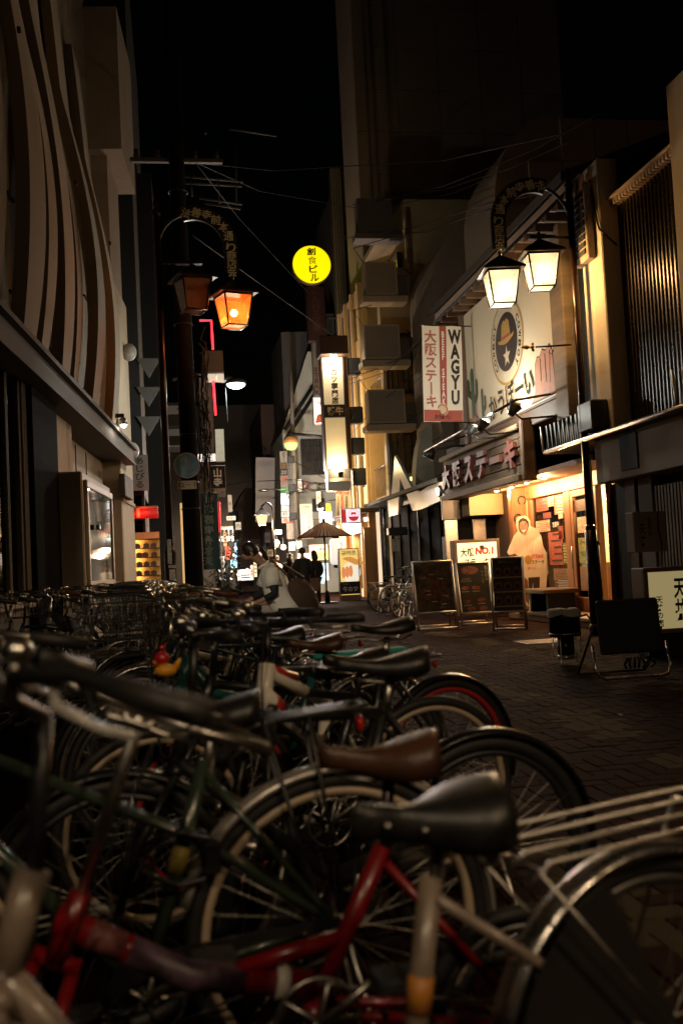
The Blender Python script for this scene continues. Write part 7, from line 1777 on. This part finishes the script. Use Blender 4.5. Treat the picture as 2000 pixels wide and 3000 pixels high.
def head_bits(t, c, f, up, r, hair, long=0.0, pony=None, face=True):
    """face features and hair for a head centred at c, facing f"""
    f = Vector(f).normalized(); up = Vector(up).normalized(); s_ = f.cross(up).normalized(); up = s_.cross(f)
    Mx = Matrix((( f.x, s_.x, up.x, c[0]), (f.y, s_.y, up.y, c[1]), (f.z, s_.z, up.z, c[2]), (0, 0, 0, 1)))
    m = MB(); n, k_ = 16, 12; vs = []; fs = []
    for i in range(k_+1):
        th = math.pi*i/k_
        for j in range(n):
            a = 2*math.pi*j/n; x, y, z = math.sin(th)*math.cos(a), math.sin(th)*math.sin(a), math.cos(th)
            rr = r*1.10*(1+.03*math.sin(9*a)); 
            if x > .25 and z < .55: rr = r*.82            # the face stays clear
            if z < -.15: rr *= 1.0 if long else max(.75, 1+.6*(z+.15))
            vs.append((x*rr*.98 - .010, y*rr*.90, z*rr*1.10 + .012))
    for i in range(k_):
        for j in range(n): j2 = (j+1) % n; fs.append((i*n+j, i*n+j2, (i+1)*n+j2, (i+1)*n+j))
    h = m.add(vs, fs, True, Mx)
    if long: m.tube([Mx @ Vector((-.05, 0, .02)), Mx @ Vector((-.075, 0, -.12)), Mx @ Vector((-.07, 0, -.12-long))], [.085, .10, .06], 10)
    if pony:
        P = [Mx @ Vector(q) for q in pony]; m.tube(P, [.022, .034, .032, .026, .008][:len(P)], 8); m.sphere(P[0], .028, 8, 6)
    m.build('hair', hair, t)
    if face:
        e = MB()
        for y in (-.032, .032): e.sphere((r*.86, y, .005), .0085, 8, 6, M=Mx, sc=(.6, 1.2, .8))
        e.build('eye', BLKINK, t)
        e = MB(); e.sphere((r*.86, 0, -.062), .018, 8, 6, M=Mx, sc=(.5, 1.1, .35)); e.build('mouth', mat('lips', (.28, .09, .08), .5), t)
        e = MB(); 
        for y in (-1, 1): e.sphere((0, y*r*.86, -.008), .026, 8, 6, M=Mx, sc=(.8, .4, 1.2))
        e.build('ear', SKINM, t)
# ---- the bending rider in a white polo shirt
YP = 12.3
def w(px, py, dy=0.0):
    v = at(px, py, YP); return Vector((v.x, v.y+dy, v.z))
base = Vector((w(832, 1760).x, YP, 0))
pt = thing('person', 'person with a ponytail in a white short-sleeved shirt bending over the parked bicycles', 'person', base)
def L(v): return Vector(v) - base
hip = L(w(840, 1772)); chest = L(w(800, 1690)); neck = L(w(775, 1652)); head = L(w(733, 1622)); 
V = [(hip, (.135, .15)), (hip.lerp(chest, .5), (.115, .13)), (chest, (.125, .15)), (neck.lerp(chest, .15), (.06, .065)), (neck + Vector((-.04, 0, .02)), .052), (head + Vector((.03, 0, .0)), (.094, .094)), (head + Vector((-.03, 0, -.02)), (.096, .086)), (head + Vector((-.075, 0, -.06)), (.05, .05)), (head + Vector((-.125, 0, -.025)), .014)]
Eg = [(k, k+1) for k in range(7)] + [(6, 8)]
def limb(V, Eg, start, pts):
    i0 = start
    for p, r_ in pts: V.append((p, r_)); Eg.append((i0, len(V)-1)); i0 = len(V)-1
    return i0
handp = {}
for s_ in (-1, 1):
    sh = neck.lerp(chest, .35) + Vector((.03, s_*.17, -.02))
    el = sh + Vector((.02 if s_ < 0 else -.10, s_*.05, -.29)); wr = el + Vector((-.21, -s_*.03, -.10))
    i = limb(V, Eg, 2, [(sh, .055), (sh.lerp(el, .5), .045), (el, .036), (el.lerp(wr, .5), .034), (wr, .024)])
    hand_chains(V, Eg, i, wr, (-.85, 0, -.5), (0, s_*-1, 0))
    kn = Vector((.02, s_*.10, .50)); ak = Vector((.06+.05*s_, s_*.11, .09))
    i = limb(V, Eg, 0, [(hip + Vector((0, s_*.085, -.06)), .095), (kn, .062), (kn.lerp(ak, .35), .058), (ak, .036), (ak + Vector((-.10, 0, -.05)), .036), (ak + Vector((-.17, 0, -.06)), .026)])
skin('body', V, Eg, SKINM, pt)
# shirt, short sleeves, collar
SHIRT = mat('white polo cotton', (.80, .77, .70), .8, vary=.10, scale=9, bump=.9, bscale=11)
def loft(P, n=20):
    """rings (centre, radius across the bend, radius sideways) into one closed, slightly creased skin"""
    vs = []; fs = []; m = len(P)
    for k, (c, ra, rb) in enumerate(P):
        t = (Vector(P[min(k+1, m-1)][0]) - Vector(P[max(k-1, 0)][0])).normalized(); nn = Vector((0, 1, 0)).cross(t).normalized()
        for j in range(n):
            an = 2*math.pi*j/n; cr = 1 + .035*math.sin(3*an + k*1.9) + .02*math.sin(7*an - k*1.3)
            vs.append(Vector(c) + nn*ra*cr*math.cos(an) + Vector((0, 1, 0))*rb*cr*math.sin(an))
    for k in range(m-1):
        for j in range(n): j2 = (j+1) % n; fs.append((k*n+j, k*n+j2, (k+1)*n+j2, (k+1)*n+j))
    fs += [tuple(range(n)), tuple(reversed(range((m-1)*n, m*n)))]
    return MB().add(vs, fs, True)
def sp(t): return hip.lerp(chest, t)
B_ = loft([(sp(-.28) + Vector((.0, 0, -.03)), .19, .195), (sp(-.05), .185, .19), (sp(.2) + Vector((-.02, 0, -.03)), .175, .185), (sp(.45) + Vector((-.03, 0, -.04)), .168, .185), (sp(.7) + Vector((-.02, 0, -.03)), .165, .19), (sp(.92), .158, .205), (chest.lerp(neck, .35), .135, .205), (chest.lerp(neck, .62), .105, .155), (chest.lerp(neck, .86), .07, .08)])
for s_ in (-1, 1):
    sh = neck.lerp(chest, .40) + Vector((.02, s_*.15, -.01)); el = neck.lerp(chest, .35) + Vector((.03, s_*.17, -.02)) + Vector((.02 if s_ < 0 else -.10, s_*.05, -.29))
    B_.tube([sh + Vector((.04, -s_*.05, .0)), sh.lerp(el, .12), sh.lerp(el, .4), sh.lerp(el, .68)], [.075, .09, .094, .100], 14)
B_.build('shirt', SHIRT, pt)
V = [(neck + Vector((.02, -.06, .0)), .02), (neck + Vector((-.05, -.045, -.03)), .02), (neck + Vector((-.08, 0, -.06)), .018), (neck + Vector((-.05, .045, -.03)), .02), (neck + Vector((.02, .06, .0)), .02), (neck + Vector((.045, 0, .03)), .022)]
skin('collar', V, [(k, (k+1) % 6) for k in range(6)], SHIRT, pt, 1)
for s_ in (-1, 1):
    sh = neck.lerp(chest, .35) + Vector((.03, s_*.17, -.02)); el = sh + Vector((.02 if s_ < 0 else -.10, s_*.05, -.29)); wr = el + Vector((-.21, -s_*.03, -.10))
    MB().tube([sh.lerp(el, .62), el, el.lerp(wr, .55)], [.058, .047, .040], 12).build('sleeve', mat('navy undersleeve', (.012, .013, .018), .8), pt)
V = [(hip + Vector((0, 0, .03)), (.175, .175))]; Eg = []
for s_ in (-1, 1):
    kn = Vector((.02, s_*.10, .50)); ak = Vector((.06+.05*s_, s_*.11, .09))
    limb(V, Eg, 0, [(hip + Vector((0, s_*.085, -.08)), .125), (kn, .082), (ak, .062)])
skin('trousers', V, Eg, mat('dark trousers', (.02, .018, .017), .8), pt)
for s_ in (-1, 1):
    MB().sphere((-.02+.05*s_, s_*.11, .045), .055, 12, 8, sc=(2.1, .85, .8)).build('shoe', BLACKP, pt)
head_bits(pt, head, (-.90, -.12, -.42), (-.35, 0, .9), .113, HAIRD, 0, [(-.095, 0, .05), (-.135, .01, .02), (-.165, .03, -.07), (-.165, .04, -.17), (-.14, .05, -.25)])
# shoulder bag on the rider
c = w(868, 1738, -.1); o = thing('shoulder_bag', 'large slouchy brown shoulder bag hanging behind the bending person', 'bag', c)
m = MB(); vs = []; fs = []; n, k_ = 14, 9
for i in range(k_+1):
    t_ = i/k_; z = .17 - .40*t_; hw = .09 + .10*math.sin(t_*2.2); th = .03 + .055*math.sin(t_*math.pi)
    for j in range(n):
        a = 2*math.pi*j/n; vs.append((hw*math.cos(a) + .10*t_ + .012*math.sin(5*a+7*t_), th*math.sin(a), z + .025*math.sin(3*a+4*t_)))
for i in range(k_):
    for j in range(n): j2 = (j+1) % n; fs.append((i*n+j, i*n+j2, (i+1)*n+j2, (i+1)*n+j))
fs += [tuple(range(n)), tuple(range(k_*n, k_*n+n))]
m.add(vs, fs, True).build('bag_body', mat('brown canvas', (.065, .036, .022), .8, vary=.2, scale=6, bump=.4, bscale=40), o)
nk = base + neck + Vector((.08, -.16, .04)) - c
MB().tube([(-.08, -.02, .19), nk.lerp(Vector((-.08, 0, .19)), .4), nk, nk + Vector((.06, .1, 0)), (.10, .04, .19)], .014, 6).build('strap', WOODD, o)
# ---- far standing people
def stand(label, x, y, hgt, coat, trous, facing, hairlong=0.0, bag=None, shoes=WHITEP, coat_len=.62, group=None):
    t = thing('person', label, 'person', (x, y, 0), facing, group); k = hgt/1.66
    V = [((0, 0, .90*k), (.13, .12)), ((0, 0, 1.12*k), (.115, .10)), ((0, 0, 1.32*k), (.15, .11)), ((0, 0, 1.40*k), (.07, .06)), ((0, .01, 1.46*k), .05), ((0, 0, 1.53*k), (.075, .085)), ((0, -.01, 1.60*k), (.07, .08))]
    V = [(Vector(a), b) for a, b in V]; Eg = [(i, i+1) for i in range(6)]
    for s_ in (-1, 1):
        sh = Vector((s_*.17, 0, 1.33*k)); el = Vector((s_*.23, .02, 1.08*k)); wr = Vector((s_*.19, -.12, .90*k))
        i = limb(V, Eg, 2, [(sh, .055), (el, .042), (wr, .027)]); hand_chains(V, Eg, i, wr, (-.2*s_, -.3, -.9), (0, 1, 0), .95)
        limb(V, Eg, 0, [(Vector((s_*.085, 0, .84*k)), .09), (Vector((s_*.095, -.01, .48*k)), .058), (Vector((s_*.10, .01, .09)), .04), (Vector((s_*.11, -.09, .04)), .035), (Vector((s_*.115, -.16, .03)), .025)])
    skin('body', V, Eg, SKINM, t, 1)
    V = [(Vector((0, 0, (1.40-coat_len)*k)), (.225, .19)), (Vector((0, 0, 1.0*k)), (.20, .17)), (Vector((0, 0, 1.2*k)), (.195, .16)), (Vector((0, 0, 1.33*k)), (.19, .14)), (Vector((0, 0, 1.42*k)), (.07, .07))]; Eg = [(i, i+1) for i in range(4)]
    for s_ in (-1, 1): limb(V, Eg, 3, [(Vector((s_*.18, 0, 1.32*k)), .078), (Vector((s_*.235, .02, 1.08*k)), .066), (Vector((s_*.195, -.11, .92*k)), .054)])
    skin('coat', V, Eg, coat, t, 1)
    V = [(Vector((0, 0, .88*k)), (.14, .13))]; Eg = []
    for s_ in (-1, 1): limb(V, Eg, 0, [(Vector((s_*.085, 0, .80*k)), .10), (Vector((s_*.095, 0, .46*k)), .075), (Vector((s_*.10, .01, .12)), .062)])
    skin('trousers', V, Eg, trous, t, 1)
    for s_ in (-1, 1): MB().sphere((s_*.105, -.06, .045), .055, 10, 6, sc=(.85, 2.3, .8)).build('shoe', shoes, t)
    head_bits(t, (0, -.005, 1.565*k), (0, -1, 0), (0, 0, 1), .10, HAIRD, hairlong)
    return t
BLK = mat('black coat cloth', (.014, .013, .013), .85, vary=.3, scale=20); DKT = mat('dark jeans', (.02, .02, .024), .85)
pa = atG(893, 1782); pb_ = atG(928, 1778)
stand('person in a black coat and dark trousers standing on the left of the close couple', pa.x, pa.y, 1.72, BLK, DKT, R(170), 0)
t = stand('person in a black jacket with white shoes standing on the right of the close couple', pb_.x, pb_.y+.1, 1.62, BLK, DKT, R(195), .05)
o = thing('tote_bag', 'brown tote bag held between the standing couple', 'bag', at(917, 1710, pb_.y-.35))
MB().bbox(-.20, .20, -.06, .06, -.22, .16, .03).build('bag_body', mat('tan tote', (.12, .055, .03), .7, vary=.2), o)
MB().tube([(-.1, 0, .16), (-.07, 0, .34), (.07, 0, .34), (.1, 0, .16)], .012, 6).build('handle', WOODD, o)
p = at(852, 1700, 33.5)
t = stand('person with long dark hair and a slim shoulder strap, left of the close couple', p.x, 33.5, 1.64, mat('charcoal coat', (.02, .017, .017), .85), DKT, R(165), .22)
MB().tube([(-.14, -.17, 1.36), (.0, -.19, 1.1), (.16, -.17, .86)], .011, 6).tube([(-.14, .16, 1.36), (.0, .17, 1.1), (.16, .16, .86)], .011, 6).build('strap', mat('pinkish strap', (.3, .17, .15), .6), t)
p = at(818, 1690, 36.0)
stand('distant person in a white shirt, left of the person with the shoulder strap', p.x, 36.5, 1.62, mat('white shirt far', (.6, .57, .5), .8), DKT, R(20), 0, coat_len=.5)
bpy.context.view_layer.update()
